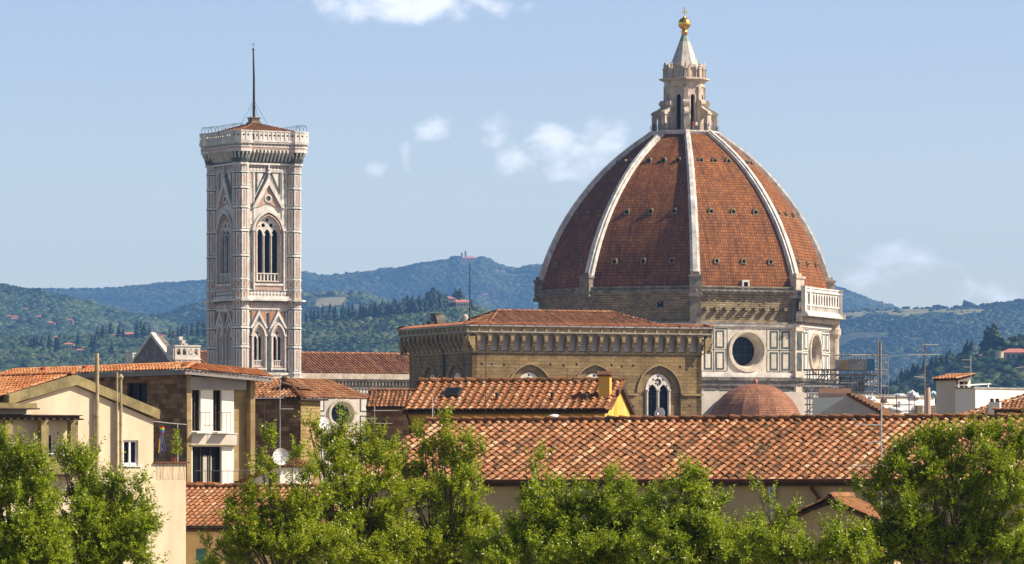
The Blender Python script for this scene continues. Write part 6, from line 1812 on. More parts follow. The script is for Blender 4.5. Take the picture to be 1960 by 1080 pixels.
def vnoise(x, y, seed):
    """smooth value noise on arrays"""
    xi = np.floor(x).astype(np.int64); yi = np.floor(y).astype(np.int64); fx = x - xi; fy = y - yi
    def h(a, b):
        v = np.sin(a * 127.1 + b * 311.7 + seed * 74.7) * 43758.5453
        return v - np.floor(v)
    sx = fx * fx * (3 - 2 * fx); sy = fy * fy * (3 - 2 * fy)
    return (h(xi, yi) * (1 - sx) + h(xi + 1, yi) * sx) * (1 - sy) + (h(xi, yi + 1) * (1 - sx) + h(xi + 1, yi + 1) * sx) * sy
def fbm(x, y, seed, o=4):
    t = 0; a = .5
    for i in range(o): t = t + a * (vnoise(x * 2 ** i, y * 2 ** i, seed + i) - .5); a *= .5
    return t
K = 1.6                 # the hills begin about three kilometres out and end at fourteen
class Hill:
    def __init__(s, sil, Df, Dr, zf, amp, wl, seed, shape=1.25):
        Df, Dr = Df * K, Dr * K
        s.sx = np.array([(p[0] - 980.0) / F * Dr for p in sil]); s.sz = np.array([EYE + (HOR - p[1]) / F * Dr for p in sil])
        s.Df, s.Dr, s.zf, s.amp, s.wl, s.seed, s.shape = Df, Dr, zf, amp * K, wl * K, seed, shape
    def z(s, X, Y):
        X = np.asarray(X, float); Y = np.asarray(Y, float)
        t = (Y - s.Df) / (s.Dr - s.Df)
        zr = np.interp(X, s.sx, s.sz)
        # soften the silhouette away from the crest
        fr = np.clip(t, 0, 1) ** s.shape
        back = np.where(t > 1, 1 - (t - 1) * .55, 1)
        base = s.zf + (zr - s.zf) * fr * back
        bump = s.amp * fbm(X / s.wl, Y / s.wl, s.seed) * np.clip(1 - np.abs(t - .5) * 2, 0, 1) ** .5
        return base + bump
    def mesh(s, name, m, x0, x1, nx, ny, label=None):
        X, Y = np.meshgrid(np.linspace(x0, x1, nx), np.concatenate([np.linspace(s.Df, s.Dr, ny), np.linspace(s.Dr, s.Dr + (s.Dr - s.Df) * .2, ny // 3)[1:]]))
        Z = s.z(X, Y); ny2 = X.shape[0]
        V = np.stack([X.ravel(), Y.ravel(), Z.ravel()], 1)
        V[:, 2] = np.maximum(V[:, 2], -.6)
        i = np.arange(ny2 - 1)[:, None] * nx + np.arange(nx - 1)[None, :]
        Fq = np.stack([i, i + 1, i + nx + 1, i + nx], -1).reshape(-1, 4)
        return tag(raw_mesh(name, V, Fq, m, smooth=True), kind='structure')
    def hit(s, px, py):
        Ds = np.linspace(s.Df, s.Dr * 1.02, 900)
        X = (px - 980.0) / F * Ds; zr = EYE + (HOR - py) / F * Ds; zt = s.z(X, Ds)
        k = np.argmax(zt >= zr)
        if not (zt >= zr).any(): k = len(Ds) - 1
        return Vector((X[k], Ds[k], float(s.z(X[k], Ds[k]))))

def hillmat(name, c1, c2, c3):
    m = mat(name, c1, c2, .012, .95, lo=.42, hi=.6)
    t = m.node_tree; b = t.nodes['Principled BSDF']; old = b.inputs['Base Color'].links[0].from_socket
    c = N(t, 'ShaderNodeTexCoord'); n = N(t, 'ShaderNodeTexNoise'); n.inputs['Scale'].default_value = .06; n.inputs['Detail'].default_value = 5
    L(t, c.outputs['Object'], n.inputs['Vector']); mx = N(t, 'ShaderNodeMixRGB'); mx.inputs[2].default_value = (*c3, 1)
    mr_ = N(t, 'ShaderNodeMapRange'); mr_.inputs['From Min'].default_value = .52; mr_.inputs['From Max'].default_value = .66
    L(t, n.outputs[0], mr_.inputs[0]); L(t, mr_.outputs[0], mx.inputs[0]); L(t, old, mx.inputs[1]); L(t, mx.outputs[0], b.inputs['Base Color'])
    return m
M['hill'] = hillmat('hill_ground', (0.035, 0.052, 0.022), (0.060, 0.078, 0.032), (0.125, 0.112, 0.058))
M['hill_far'] = hillmat('far_hill_ground', (0.022, 0.036, 0.018), (0.040, 0.056, 0.024), (0.065, 0.075, 0.036))

H_far = Hill([(-400, 566), (60, 556), (200, 555), (340, 543), (395, 540), (580, 525), (612, 531), (640, 531), (700, 525), (750, 520), (810, 508), (845, 503), (866, 500), (874, 496), (920, 495), (950, 509), (985, 519), (1020, 512), (1045, 511), (1200, 505), (1400, 515), (1575, 545), (1620, 560), (1660, 577), (1715, 594), (1800, 640), (2400, 700)], 5600, 8600, 60, 130, 700, 3)
H_right = Hill([(-400, 800), (900, 780), (1200, 700), (1500, 622), (1600, 600), (1700, 595), (1760, 593), (1820, 591), (1900, 587), (1960, 580), (2400, 560)], 3800, 6000, 40, 70, 420, 11)
H_mid = Hill([(-400, 650), (150, 640), (250, 614), (330, 597), (390, 582), (480, 572), (580, 566), (640, 564), (700, 566), (760, 590), (900, 640), (1100, 720), (2400, 900)], 3700, 5400, 40, 60, 380, 21)
H_left = Hill([(-400, 515), (-150, 530), (0, 548), (60, 560), (140, 576), (200, 592), (270, 609), (330, 624), (395, 640), (500, 665), (700, 740), (2400, 900)], 2900, 4600, 40, 50, 350, 31)
H_cyp = Hill([(-400, 640), (0, 644), (150, 642), (250, 638), (330, 637), (395, 640), (500, 630), (580, 618), (640, 612), (700, 600), (760, 586), (830, 578), (880, 578), (920, 585), (960, 605), (1010, 635), (1100, 690), (1300, 760), (2400, 900)], 1700, 3000, 20, 26, 240, 41, 1.1)
H_near = Hill([(-400, 1000), (1500, 860), (1640, 790), (1690, 758), (1750, 724), (1800, 700), (1850, 684), (1885, 672), (1930, 656), (2000, 640), (2400, 610)], 1300, 2100, 10, 16, 160, 51, 1.1)
def xr_(D, a=-150, b=2110): return (a - 980) / F * D, (b - 980) / F * D
for nm, H, m, a, b in (('far_hills', H_far, 'hill_far', -400, 2400), ('field_hill', H_right, 'hill_far', 700, 2500), ('middle_hill', H_mid, 'hill', -400, 1300), ('left_hill', H_left, 'hill', -500, 1000), ('cypress_hill', H_cyp, 'hill', -400, 1500), ('near_hill', H_near, 'hill', 1300, 2500)):
    x0, x1 = (a - 980) / F * H.Dr, (b - 980) / F * H.Dr
    H.mesh(nm, M[m], x0, x1, 150, 70)

fh = [(H_left, 28, 612, 16, 6, 'pink house with red roof, highest on the left hill near the frame edge', 'pinkhouse', 2), (H_left, 47, 595, 18, 3, 'long red-roofed house just above its pink neighbour on the left hill', 'pinkhouse', 3), (H_left, 92, 598, 5, 8, 'small white tower house on the left hill', 'white', 1), (H_left, 113, 602, 2.5, 9, 'thin white chimney-like tower on the left hill', 'white', 0),
      (H_left, 15, 608, 15, 3, 'low house with red roof at the left frame edge', 'pinkhouse', 2), (H_left, 27, 616, 16, 6, 'white house below the pink one near the left frame edge', 'white', 3), (H_left, 49, 614, 6, 5, 'small pink house among dark trees on the left hill', 'pinkhouse', 1), (H_left, 74, 610, 16, 3.5, 'wide low house with red roof in the middle of the left hill', 'pinkhouse', 3), (H_left, 98, 614, 6, 3, 'tiny white cottage under the white tower house', 'white', 1),
      (H_left, 95, 624, 20, 6, 'long pale pink house above the olive grove at left', 'pinkhouse', 4), (H_left, 134, 623, 12, 11, 'square pink three-storey house standing alone on the left hill', 'pinkhouse', 2), (H_left, 144, 627, 6, 4, 'low pink annexe beside the square three-storey house', 'pinkhouse', 1),
      (H_cyp, 111, 653, 17, 7, 'pink villa with red hipped roof left of the arcaded villa', 'pinkhouse', 3), (H_cyp, 131, 669, 22, 10, 'cream villa with arcaded loggia and tiled roof on the olive slope', 'cream', 4), (H_cyp, 152, 674, 18, 4, 'low white range beside the arcaded villa', 'white', 3), (H_cyp, 247, 646, 32, 6, 'largest red roofed house on the rise left of the front gable', 'pinkhouse', 4), (H_cyp, 219, 644, 10, 3, 'small red roofed lodge left of the largest red roof', 'pinkhouse', 2), (H_cyp, 294, 645, 18, 5, 'cream house with red roof just behind the marble gable tip', 'cream', 3), (H_cyp, 333, 645, 24, 4, 'cream house with wide pinkish red roof right of the marble gable', 'cream', 3), (H_cyp, 312, 645, 10, 3, 'small low house between the two red roofs behind the marble gable', 'white', 2),
      (H_cyp, 189, 694, 10, 6, 'small pink house right of the tall pipe, low on the slope', 'pinkhouse', 1), (H_mid, 230, 626, 15, 2.5, 'long flat white building high in the trees left of the gable', 'white', 3), (H_mid, 252, 624, 14, 3.5, 'pale green-white greenhouse beside the long flat building', 'white', 3),
      (H_mid, 664, 573, 7, 7, 'small pink tower house above the stubble field', 'pinkhouse', 1), (H_far, 929, 570, 13, 6, 'pinkish farmhouse far off on the blue hillside right of the villa', 'pinkhouse', 2), (H_far, 899, 501, 30, 6.5, 'long convent range on the crest of the far blue hill', 'pinkhouse', 4), (H_far, 950, 520, 8, 4, 'pale house in the notch right of the far crest', 'white', 1), (H_far, 963, 521, 9, 3, 'second pale house, right of the one in the far notch', 'white', 1),
      (H_right, 1897, 640, 9, 3, 'tiny pink house high on the terraced slope at the right', 'pinkhouse', 1), (H_right, 1731, 714, 7, 6, 'white villa deep in the valley right of the scaffold mast', 'white', 1), (H_right, 1700, 716, 12, 4, 'pale pink hamlet house just right of the scaffold mast', 'pinkhouse', 2), (H_right, 1880, 668, 14, 4, 'pink house peeping above the dark conifers at the right', 'pinkhouse', 2)]
KEEP = [(q[1], q[2], q[3], q[4]) for q in fh] + [(880, 588, 56, 22), (1945, 690, 62, 17), (1880, 690, 14, 10), (1940, 662, 20, 5)]
t_ = (1 + 5 ** .5) / 2
ICO_V = np.array([(-1, t_, 0), (1, t_, 0), (-1, -t_, 0), (1, -t_, 0), (0, -1, t_), (0, 1, t_), (0, -1, -t_), (0, 1, -t_), (t_, 0, -1), (t_, 0, 1), (-t_, 0, -1), (-t_, 0, 1)], float); ICO_V /= np.linalg.norm(ICO_V[0])
ICO_F = np.array([(0, 11, 5), (0, 5, 1), (0, 1, 7), (0, 7, 10), (0, 10, 11), (1, 5, 9), (5, 11, 4), (11, 10, 2), (10, 7, 6), (7, 1, 8), (3, 9, 4), (3, 4, 2), (3, 2, 6), (3, 6, 8), (3, 8, 9), (4, 9, 5), (2, 4, 11), (6, 2, 10), (8, 6, 7), (9, 8, 1)])
def blobs(name, C, Rr, seed, m, rv=None, jit=.20, tall=None, flat=.85):
    """many small tree crowns as one far-off wood"""
    rg = np.random.default_rng(seed)
    n = len(C)
    if n == 0: return None
    V = ICO_V[None] * (1 + rg.normal(0, jit, (n, 12, 1)))
    ang = rg.uniform(0, 2 * np.pi, n); ca, sa = np.cos(ang), np.sin(ang)
    x = V[:, :, 0] * ca[:, None] - V[:, :, 1] * sa[:, None]; y = V[:, :, 0] * sa[:, None] + V[:, :, 1] * ca[:, None]
    zs = flat if tall is None else tall[:, None]
    V = np.stack([x, y, V[:, :, 2] * zs], -1) * Rr[:, None, None] + C[:, None, :]
    Fq = ICO_F[None] + (np.arange(n) * 12)[:, None, None]
    r = rg.beta(2, 2.2, n) if rv is None else rv
    rr = np.clip(np.repeat(r, 20) + rg.normal(0, .06, n * 20), 0, 1)
    return tag(raw_mesh(name, V.reshape(-1, 3), Fq.reshape(-1, 3), m, rr, smooth=True), kind='stuff')
def plant(name, H, n, x0, x1, seed, rad, dens=None, t0=0.12, t1=1.03, m='far_leaf', clear=.46, rvb=0.0, front=(), gap=None, flat=.85):
    rg = np.random.default_rng(seed)
    Y = H.Df + (H.Dr - H.Df) * rg.uniform(t0, t1, n)
    px = rg.uniform(x0, x1, n); X = (px - 980) / F * Y
    big = fbm(X / (rad * 28), Y / (rad * 45), seed, 3) + .5
    keep = big > clear
    py = HOR - (H.z(X, Y) - EYE) * F / Y
    if dens is not None: keep &= dens(px, py, rg)
    for h in front:         # nothing is planted far down behind a nearer hill
        zc = np.interp((px - 980) / F * h.Dr, h.sx, h.sz); keep &= py < HOR - (zc - EYE) * F / h.Dr + 16
    if gap: keep &= (px < gap[0]) | (px > gap[1])
    for hx_, hy_, hw_, hh_ in KEEP:      # clearings round the houses
        keep &= ~((np.abs(px - hx_) < hw_ / 2 + 3) & (py > hy_ - hh_ - 1) & (py < hy_ + 7))
    X, Y, big = X[keep], Y[keep], big[keep]
    r = rad * rg.lognormal(0, .28, len(X))
    Z = H.z(X, Y) + r * .25
    tone = np.clip(.45 + (fbm(X / (rad * 12), Y / (rad * 20), seed + 9, 3)) * 2.2 + rg.normal(0, .10, len(X)) + rvb, 0, 1)
    return blobs(name, np.stack([X, Y, Z], 1), r, seed, M[m], tone, flat=flat)
def not_field(px, py, rg):
    f1 = (px > 1590) & (px < 1890) & (py < 611 + 3 * np.sin(px / 17) - (px - 1600) * .03) & (py > 584)
    return ~f1 | (rg.random(len(px)) < .03)
def not_tan(px, py, rg): return ~((px > 600) & (px < 668) & (py > 568) & (py < 592))
plant('far_forest', H_far, 330000, -150, 2000, 1, 5.6, t0=.3, t1=1.01, clear=.26, front=(H_right, H_mid, H_left, H_cyp), gap=(1090, 1530), flat=.5, m='blue_wood')
plant('terraced_wood', H_right, 70000, 1540, 2060, 2, 4.6, dens=not_field, t0=.2, clear=.34, front=(H_near,), flat=.6, m='blue_wood')
plant('valley_wood', H_mid, 75000, -50, 1000, 3, 4.8, dens=not_tan, t0=.25, clear=.38, front=(H_left, H_cyp), flat=.6)
plant('left_wood', H_left, 85000, -100, 480, 4, 4.2, t0=.15, clear=.32, front=(H_cyp,), flat=.6)
plant('olive_grove', H_cyp, 130000, -100, 1080, 5, 2.1, t0=.1, t1=.98, clear=.28, rvb=.12, flat=.7)
plant('near_wood', H_near, 42000, 1620, 2080, 6, 2.6, t0=.15, t1=1.0, clear=.20, rvb=-.05, flat=.8)
# tan field and pale meadow
def field(name, H, pxs, pyt, pyb, m, lift=.7):
    V = []; Q = []
    for px in pxs:
        for py in np.linspace(pyb, pyt, 6):
            p = H.hit(px, py); V.append((p.x, p.y, p.z + lift))
    for i in range(len(pxs) - 1):
        for j in range(5): Q.append((i * 6 + j, (i + 1) * 6 + j, (i + 1) * 6 + j + 1, i * 6 + j + 1))
    return tag(raw_mesh(name, np.array(V), np.array(Q), m), kind='structure')
ST = mat('stubble', (.17, .145, .07), (.23, .20, .105), .05, .95)
pts = [(602, 592), (606, 581), (616, 575), (640, 573), (664, 572), (659, 579), (655, 587), (640, 590), (620, 593)]
hit = [H_mid.hit(a, b) for a, b in pts]; ctr = sum(hit, Vector()) / len(hit)
tag(raw_mesh('stubble_field', np.array([tuple(ctr + Vector((0, 0, 4)))] + [(q.x, q.y, q.z + 3) for q in hit]), np.array([(0, 1 + (i + 1) % len(pts), 1 + i) for i in range(len(pts))]), ST), kind='structure')
field('hill_meadow', H_right, np.linspace(1592, 1890, 30), 594, 611, mat('dry_meadow', (.15, .15, .065), (.22, .20, .09), .03, .95), 2)

def conifer(name, p, h, w, label, group, m='cypress', seed=0, parts=True):
    """narrow cypress: ragged spindle of overlapping clumps on a short trunk"""
    rg = np.random.default_rng(seed)
    n = 26
    C = []; Rr = []
    for i in range(n):
        u = (i + .5) / n; rw = w * .5 * (math.sin(math.pi * min(1, (u * .86 + .12))) ** .7) * (1 - .45 * u)
        a = rg.uniform(0, 6.28); C.append((rw * .45 * math.cos(a), rw * .45 * math.sin(a), h * (.06 + .9 * u))); Rr.append(max(.25, rw * .85))
    C = np.array(C); Rr = np.array(Rr)
    V = ICO_V[None] * (1 + rg.normal(0, .2, (n, 12, 1))); V = V * np.array([1, 1, 1.5]) * Rr[:, None, None] + C[:, None, :]
    Fq = (ICO_F[None] + (np.arange(n) * 12)[:, None, None]).reshape(-1, 3)
    t = thing(name, label, 'tree', tuple(p), 0, group)
    raw_mesh('crown', V.reshape(-1, 3), Fq, M[m], np.clip(rg.normal(.5, .2, len(Fq)), 0, 1), parent=t)
    mb = MB(); mb.tube([(0, 0, -1), (0, 0, h * .2)], .25, 6); mb.build('trunk', M['bark'], t)
    return t
protos = []
def cyp(H, px, pyb, h, label, group, w=None):
    p = H.hit(px, pyb); p.z -= .4
    h = h * K
    k = random.randrange(5)
    while len(protos) <= k: protos.append(None)
    if protos[k] is None:
        o = conifer('cypress_tree', p, 1.0 * 12, 3.4, label, group, seed=k + 3); protos[k] = o
    else: o = copy_tree(protos[k])
    o.location = p; o['label'] = label; o['group'] = group
    s = h / 12.0; o.scale = (s * (w or 1), s * (w or 1), s); o.rotation_euler = (0, 0, random.uniform(0, 6.28))
    return o
g1 = 'cypresses along the wooded ridge between bell tower and sandstone church'
for (px, py, h) in [(586, 618, 7), (596, 617, 8), (602, 618, 8.5), (610, 618, 9), (618, 616, 10), (626, 619, 7), (632, 618, 11), (637, 617, 8), (642, 616, 9.5), (656, 616, 10.5), (661, 615, 7), (668, 615, 9), (675, 614, 10), (681, 614, 7), (690, 612, 9.5)]:
    cyp(H_cyp, px, py, h, 'dark narrow cypress standing singly on the ridge right of the bell tower', g1)
for i in range(46):
    px = 694 + i * 3.55 + random.uniform(-1.4, 1.4); py = 613 - (px - 694) * .15 + random.uniform(-2, 6)
    cyp(H_cyp, px, py, random.uniform(6.5, 10.5), 'dark cypress packed in the wood climbing to the hill villa', 'cypresses of the wood left of the hill villa', random.uniform(1.1, 1.7))
for (px, py, h, w) in [(820, 588, 9, 2.2), (829, 586, 10.5, 2.6), (839, 586, 8.5, 1.8), (872, 585, 9.5, 1.6), (880, 586, 10, 2.0), (903, 594, 6.5, 1.4), (856, 583, 6, 1.2)]:
    cyp(H_cyp, px, py, h, 'broad dark evergreen standing close beside the cream hill villa', 'evergreens round the hill villa', w)
g2 = 'cypresses among the houses of the left hill'
for (px, py, h) in [(60, 668, 5), (66, 668, 5.5), (72, 668, 5), (80, 670, 6), (95, 672, 7.5), (107, 674, 6), (112, 674, 7), (116, 673, 7.5), (150, 665, 6), (177, 672, 7), (183, 674, 8), (188, 673, 7.5), (187, 650, 6), (197, 650, 6.5), (202, 647, 5), (212, 641, 6), (228, 648, 6), (236, 647, 5), (262, 647, 7), (270, 646, 7.5), (276, 649, 7), (286, 646, 5), (341, 646, 5), (350, 646, 6), (357, 645, 6), (368, 645, 6.5), (380, 647, 8), (386, 647, 8.5), (392, 648, 8), (214, 683, 6), (332, 652, 5), (325, 652, 5.5)]:
    cyp(H_cyp, px, py, h * 1.3, 'dark cypress among the scattered houses on the left hillside', g2, random.uniform(1, 1.6))
g3 = 'cypresses on the near right slope'
for i in range(30):
    px = 1699 + i * 4.3 + random.uniform(-1.5, 1.5); py = 752 - (px - 1699) * .42 + random.uniform(-3, 6)
    cyp(H_near, px, py, random.uniform(4.5, 8), 'dark cypress in the rows stepping up the near right slope', g3, random.uniform(.9, 1.5))
for (px, py, h, w) in [(1846, 690, 6, 1.4), (1852, 688, 8, 1.3), (1860, 686, 7.5, 1.3), (1892, 682, 12, 2.0), (1903, 680, 12.5, 2.1), (1816, 700, 6, 1.6), (1822, 700, 5, 1.4)]:
    cyp(H_near, px, py, h, 'large dark conifer beside the pink hillside palace at the right', 'conifers beside the pink palace', w)

def far_house(H, px, py, w, h, label, wallm='white', roofm='tile_far', d=None, rz=0, hip=True, name='hill_house', nwin=3, group='houses on the hills', tower=0):
    """hillside house: px, py = foot of its front wall, w and h in photo pixels"""
    p = H.hit(px, py); s = F / p.y
    W_, H_ = w / s, h / s; d = d or W_ * .6
    t = thing(name, label, 'house', (p.x - W_ / 2, p.y, p.z - .8), rz, group)
    mb = MB(); mb.box(0, W_, 0, d, -3, H_ + .8); wl = mb.build('wall', M[wallm], t)
    mb = MB(); rh = max(.7, d * .22); o = .4; z0 = H_ + .8
    mb.add([(-o, -o, z0), (W_ + o, -o, z0), (W_ + o, d + o, z0), (-o, d + o, z0), (min(d / 2, W_ * .4), d / 2, z0 + rh), (max(W_ - d / 2, W_ * .6), d / 2, z0 + rh)], [(0, 1, 5, 4), (1, 2, 5), (2, 3, 4, 5), (3, 0, 4), (3, 2, 1, 0)]); mb.rv = .5
    mb.build('roof', M[roofm], t)
    if nwin:
        for i in range(nwin):
            mb = MB(); x = W_ * (i + .5) / nwin; ww = min(.6, W_ / nwin * .28); mb.box(x - ww, x + ww, -.05, -.01, H_ * .35 + .4, H_ * .75 + .6); mb.build('window', M['dark'], wl)
    return t
for H, px, py, w, h, lab, wm_, nw in fh: far_house(H, px, py, w, h, lab, wm_, nwin=nw)
v1 = far_house(H_cyp, 880, 588, 46, 9, 'long cream hill villa with red roofs and higher left block, among dark evergreens', 'cream', nwin=8)
p = v1.location
mb = MB(); s_ = F / p.y; mb.prism([(0, -2), (9, -2), (9, 18 / s_), (0, 18 / s_)], -6.5, 6.7, None, 0); mb.build('upper_block', M['pinkhouse'], v1)
mb = MB(); z0 = 18 / s_; mb.add([(-7, -.4, z0), (7.2, -.4, z0), (7.2, 9.4, z0), (-7, 9.4, z0), (-2, 4.5, z0 + 1.8), (2.2, 4.5, z0 + 1.8)], [(0, 1, 5, 4), (1, 2, 5), (2, 3, 4, 5), (3, 0, 4)]); mb.build('upper_roof', M['tile_far'], v1)
v2 = far_house(H_near, 1945, 690, 60, 15, 'long pink hillside palace with tiled roof and round bastion, at the right edge', 'pinkhouse', nwin=6)
mb = MB(); mb.lathe([(2.4, -3), (2.3, 5.0), (2.5, 5.2), (2.4, 5.5)], 14, c=(-.4, .6)); mb.build('round_bastion', M['cream'], v2)
far_house(H_near, 1880, 690, 12, 9, 'ruined looking brown round house left of the pink palace', 'pinkhouse', nwin=1)
far_house(H_near, 1940, 662, 18, 2.5, 'orange roofed house above the pink palace, in the trees', 'pinkhouse', nwin=0)
for (px, py, hh, lab) in ((884, 492, 6, 'short bell turret on the far crest, left of the taller one'), (891, 492, 9, 'taller bell turret on the far crest convent')):
    p = H_far.hit(px, 500); hh += 8; t = thing('bell_turret', lab, 'tower', tuple(p)); mb = MB(); s_ = F / p.y; mb.box(-2.4, 2.4, -2.4, 2.4, 0, (hh) / s_); mb.build('shaft', M['greystone'], t); mb = MB(); mb.ngon(3.6, hh / s_, .1, hh / s_ + 4.5, 4, R(45)); mb.build('spire', M['tilebed'], t)

# ------------------------------------------------------------------ trees in front
def tree(name, D, blobs_, label, trunk_px, seed, m='leaf', leaf=.115, dens=1.0, shoots=()):
    """crown of leaf sprays: every blob (px, py, rx, ry) is a bunch of twigs carrying leaves in all directions"""
    rg = np.random.default_rng(seed)
    s = F / D
    base = Vector((PX(trunk_px, D), D, 0))
    t = thing(name, label, 'tree', tuple(base), 0, 'trees in front of the roofs')
    LV = []; LF = []; LR = []
    br = MB()
    fork = Vector((0, 0, PZ(1100, D) - 1.2))
    br.tube([(0, 0, 0), (.05, .05, fork.z * .5), tuple(fork)], .22, 8, r1=.12)
    P0 = []; D0 = []; TL = []
    jobs = [(px, py, rx, ry, 0) for px, py, rx, ry in blobs_] + [(px, py, rx, ry, 1) for px, py, rx, ry in shoots]
    jobs += [(px + 9, py + ry * 1.25, rx * .9, ry * .8, 0) for px, py, rx, ry in blobs_ if 940 < py < 1035]
    for px, py, rx, ry in blobs_:        # upright sprigs breaking the top of every bunch
        for q in range(3 if (rx > 24 and py < 925) else 1 if py < 1000 else 0):
            jobs.append((px + rg.uniform(-.85, .85) * rx, py - ry * rg.uniform(.66, .95), rg.uniform(6, 11), rg.uniform(13, 26), 1))
    for px, py, rx, ry, shoot in jobs:
        c = np.array([PX(px, D) - base.x, rg.uniform(-.5, .5) * rx / s * 1.2, PZ(py, D)])
        r = np.array([rx / s, rx / s * (1.0 if not shoot else .9), ry / s])
        # limb from the fork to the blob
        mid = fork.lerp(Vector(c), .55) + Vector(rg.normal(0, .12, 3))
        br.tube([tuple(fork), tuple(mid), tuple(c - np.array([0, 0, r[2] * .2]))], .05, 5, r1=.012)
        vol = r[0] * r[2] * s * s
        nt_ = max(6, int(vol / (13.5 if py < 985 else 8.5) * dens))
        kc = max(3, int(vol / 190))
        dc = rg.normal(0, 1, (kc, 3)); dc /= np.linalg.norm(dc, axis=1, keepdims=True)
        cc_ = c + dc * r * (rg.random((kc, 1)) ** .4) * .86
        for i in range(nt_):
            d = rg.normal(0, 1, 3); d /= np.linalg.norm(d)
            q = rg.random() ** .5
            p0 = cc_[rg.integers(kc)] + d * (.19 if not shoot else .12) * q * rg.uniform(.6, 1.3)
            d = (p0 - c) / r; d /= max(.3, np.linalg.norm(d))
            if shoot: up = np.array([0, 0, 1.3])
            else: up = np.array([0, 0, .75])
            dd = d * r / max(r) * .9 + up + rg.normal(0, .35, 3); dd /= np.linalg.norm(dd)
            L_ = rg.uniform(.20, .52) * (1.1 if shoot else 1)
            P0.append(p0); D0.append(dd); TL.append(L_)
            if i % 14 == 0: br.tube([tuple(c + (p0 - c) * .3), tuple(p0), tuple(p0 + dd * L_)], .014, 3, r1=.004)
    P0 = np.array(P0); D0 = np.array(D0); TL = np.array(TL)
    nl = 15
    n = len(P0)
    u = np.tile(np.linspace(.05, 1.0, nl), (n, 1)) + rg.normal(0, .03, (n, nl))
    a = (np.arange(nl)[None] * 2.4 + rg.uniform(0, 6.28, (n, 1)))
    ref = np.where(np.abs(D0[:, 2:3]) < .9, np.array([[0, 0, 1.0]]), np.array([[1.0, 0, 0]]))
    A = np.cross(D0, ref); A /= np.linalg.norm(A, axis=1, keepdims=True); B = np.cross(D0, A)
    side = A[:, None] * np.cos(a)[..., None] + B[:, None] * np.sin(a)[..., None]
    pos = P0[:, None] + D0[:, None] * (u * TL[:, None])[..., None]
    ld = D0[:, None] * rg.uniform(.35, 1.0, (n, nl, 1)) + side * rg.uniform(.7, 1.1, (n, nl, 1)) + rg.normal(0, .18, (n, nl, 3)) + np.array([0, 0, -.12])
    ld /= np.linalg.norm(ld, axis=2, keepdims=True)
    wd = np.cross(ld, side + rg.normal(0, .5, (n, nl, 3))); wd /= np.linalg.norm(wd, axis=2, keepdims=True)
    ll = leaf * rg.uniform(.65, 1.25, (n, nl, 1)) * (1.05 - .35 * u[..., None]); lw = ll * rg.uniform(.34, .46, (n, nl, 1)) * .5
    p = pos.reshape(-1, 3); ld = ld.reshape(-1, 3); wd = wd.reshape(-1, 3); ll = ll.reshape(-1, 1); lw = lw.reshape(-1, 1)
    nn = np.cross(ld, wd)
    V = np.stack([p, p + ld * ll * .5 + wd * lw + nn * lw * .35, p + ld * ll, p + ld * ll * .5 - wd * lw + nn * lw * .35], 1)
    m_ = len(p)
    Fq = np.arange(m_ * 4).reshape(-1, 4)
    tone = np.repeat(rg.normal(.46, .13, n), nl) + rg.normal(0, .13, m_) + np.clip((u.reshape(-1) - .6), 0, 1) * .45
    raw_mesh('crown', V.reshape(-1, 3), Fq, M[m], np.clip(tone, 0, 1), parent=t)
    br.build('trunk', M['bark'], t)
    return t
tree('laurel_tree', 138, [(12, 905, 32, 42), (48, 940, 45, 50), (70, 900, 22, 36), (30, 1000, 70, 60), (90, 990, 34, 50), (20, 1065, 80, 50), (85, 1060, 50, 45), (-40, 960, 50, 80)], 'dense leafy tree at the far left in front of the pergola balcony', 30, 101, m='leaf', shoots=[(10, 868, 15, 26), (66, 876, 11, 22)], dens=1.15)
tree('laurel_tree', 141, [(150, 905, 26, 36), (140, 950, 34, 42), (185, 965, 44, 44), (165, 1020, 52, 50), (215, 985, 28, 46), (225, 1045, 52, 46), (155, 1070, 60, 36), (262, 968, 26, 24), (285, 1058, 26, 26), (258, 1010, 24, 26)], 'leafy tree with ragged right side in front of the cream house wall', 185, 102, shoots=[(120, 880, 9, 22), (146, 872, 13, 28), (208, 925, 12, 20), (272, 935, 12, 18), (240, 930, 9, 16), (118, 866, 7, 10)], dens=1.0)
tree('laurel_tree', 150, [(450, 995, 26, 34), (500, 960, 36, 34), (470, 1040, 42, 36), (545, 985, 40, 46), (540, 1045, 70, 46), (600, 930, 38, 44), (590, 1010, 55, 60), (505, 905, 16, 20), (440, 1062, 40, 26), (640, 1060, 60, 36)], 'leafy tree in front of the low teal-shuttered house, reaching the white lean-to', 560, 103, m='leaf2', shoots=[(512, 862, 14, 30), (560, 870, 14, 24), (470, 945, 16, 14), (430, 1000, 12, 14), (405, 1050, 14, 12)], dens=.85)
tree('laurel_tree', 156, [(430, 1085, 70, 20), (560, 1060, 80, 30), (700, 1078, 90, 20), (650, 870, 46, 34), (622, 880, 34, 34), (700, 868, 40, 30), (660, 925, 66, 52), (725, 910, 40, 44), (690, 985, 76, 56), (640, 975, 50, 50), (700, 1050, 84, 50), (765, 960, 40, 50)], 'bushy yellow-green tree reaching up to the nave round window', 680, 104, m='leaf2', shoots=[(600, 838, 11, 26), (592, 812, 8, 14), (650, 842, 16, 22), (705, 845, 18, 16), (655, 800, 6, 8), (745, 872, 13, 20)], dens=.95)
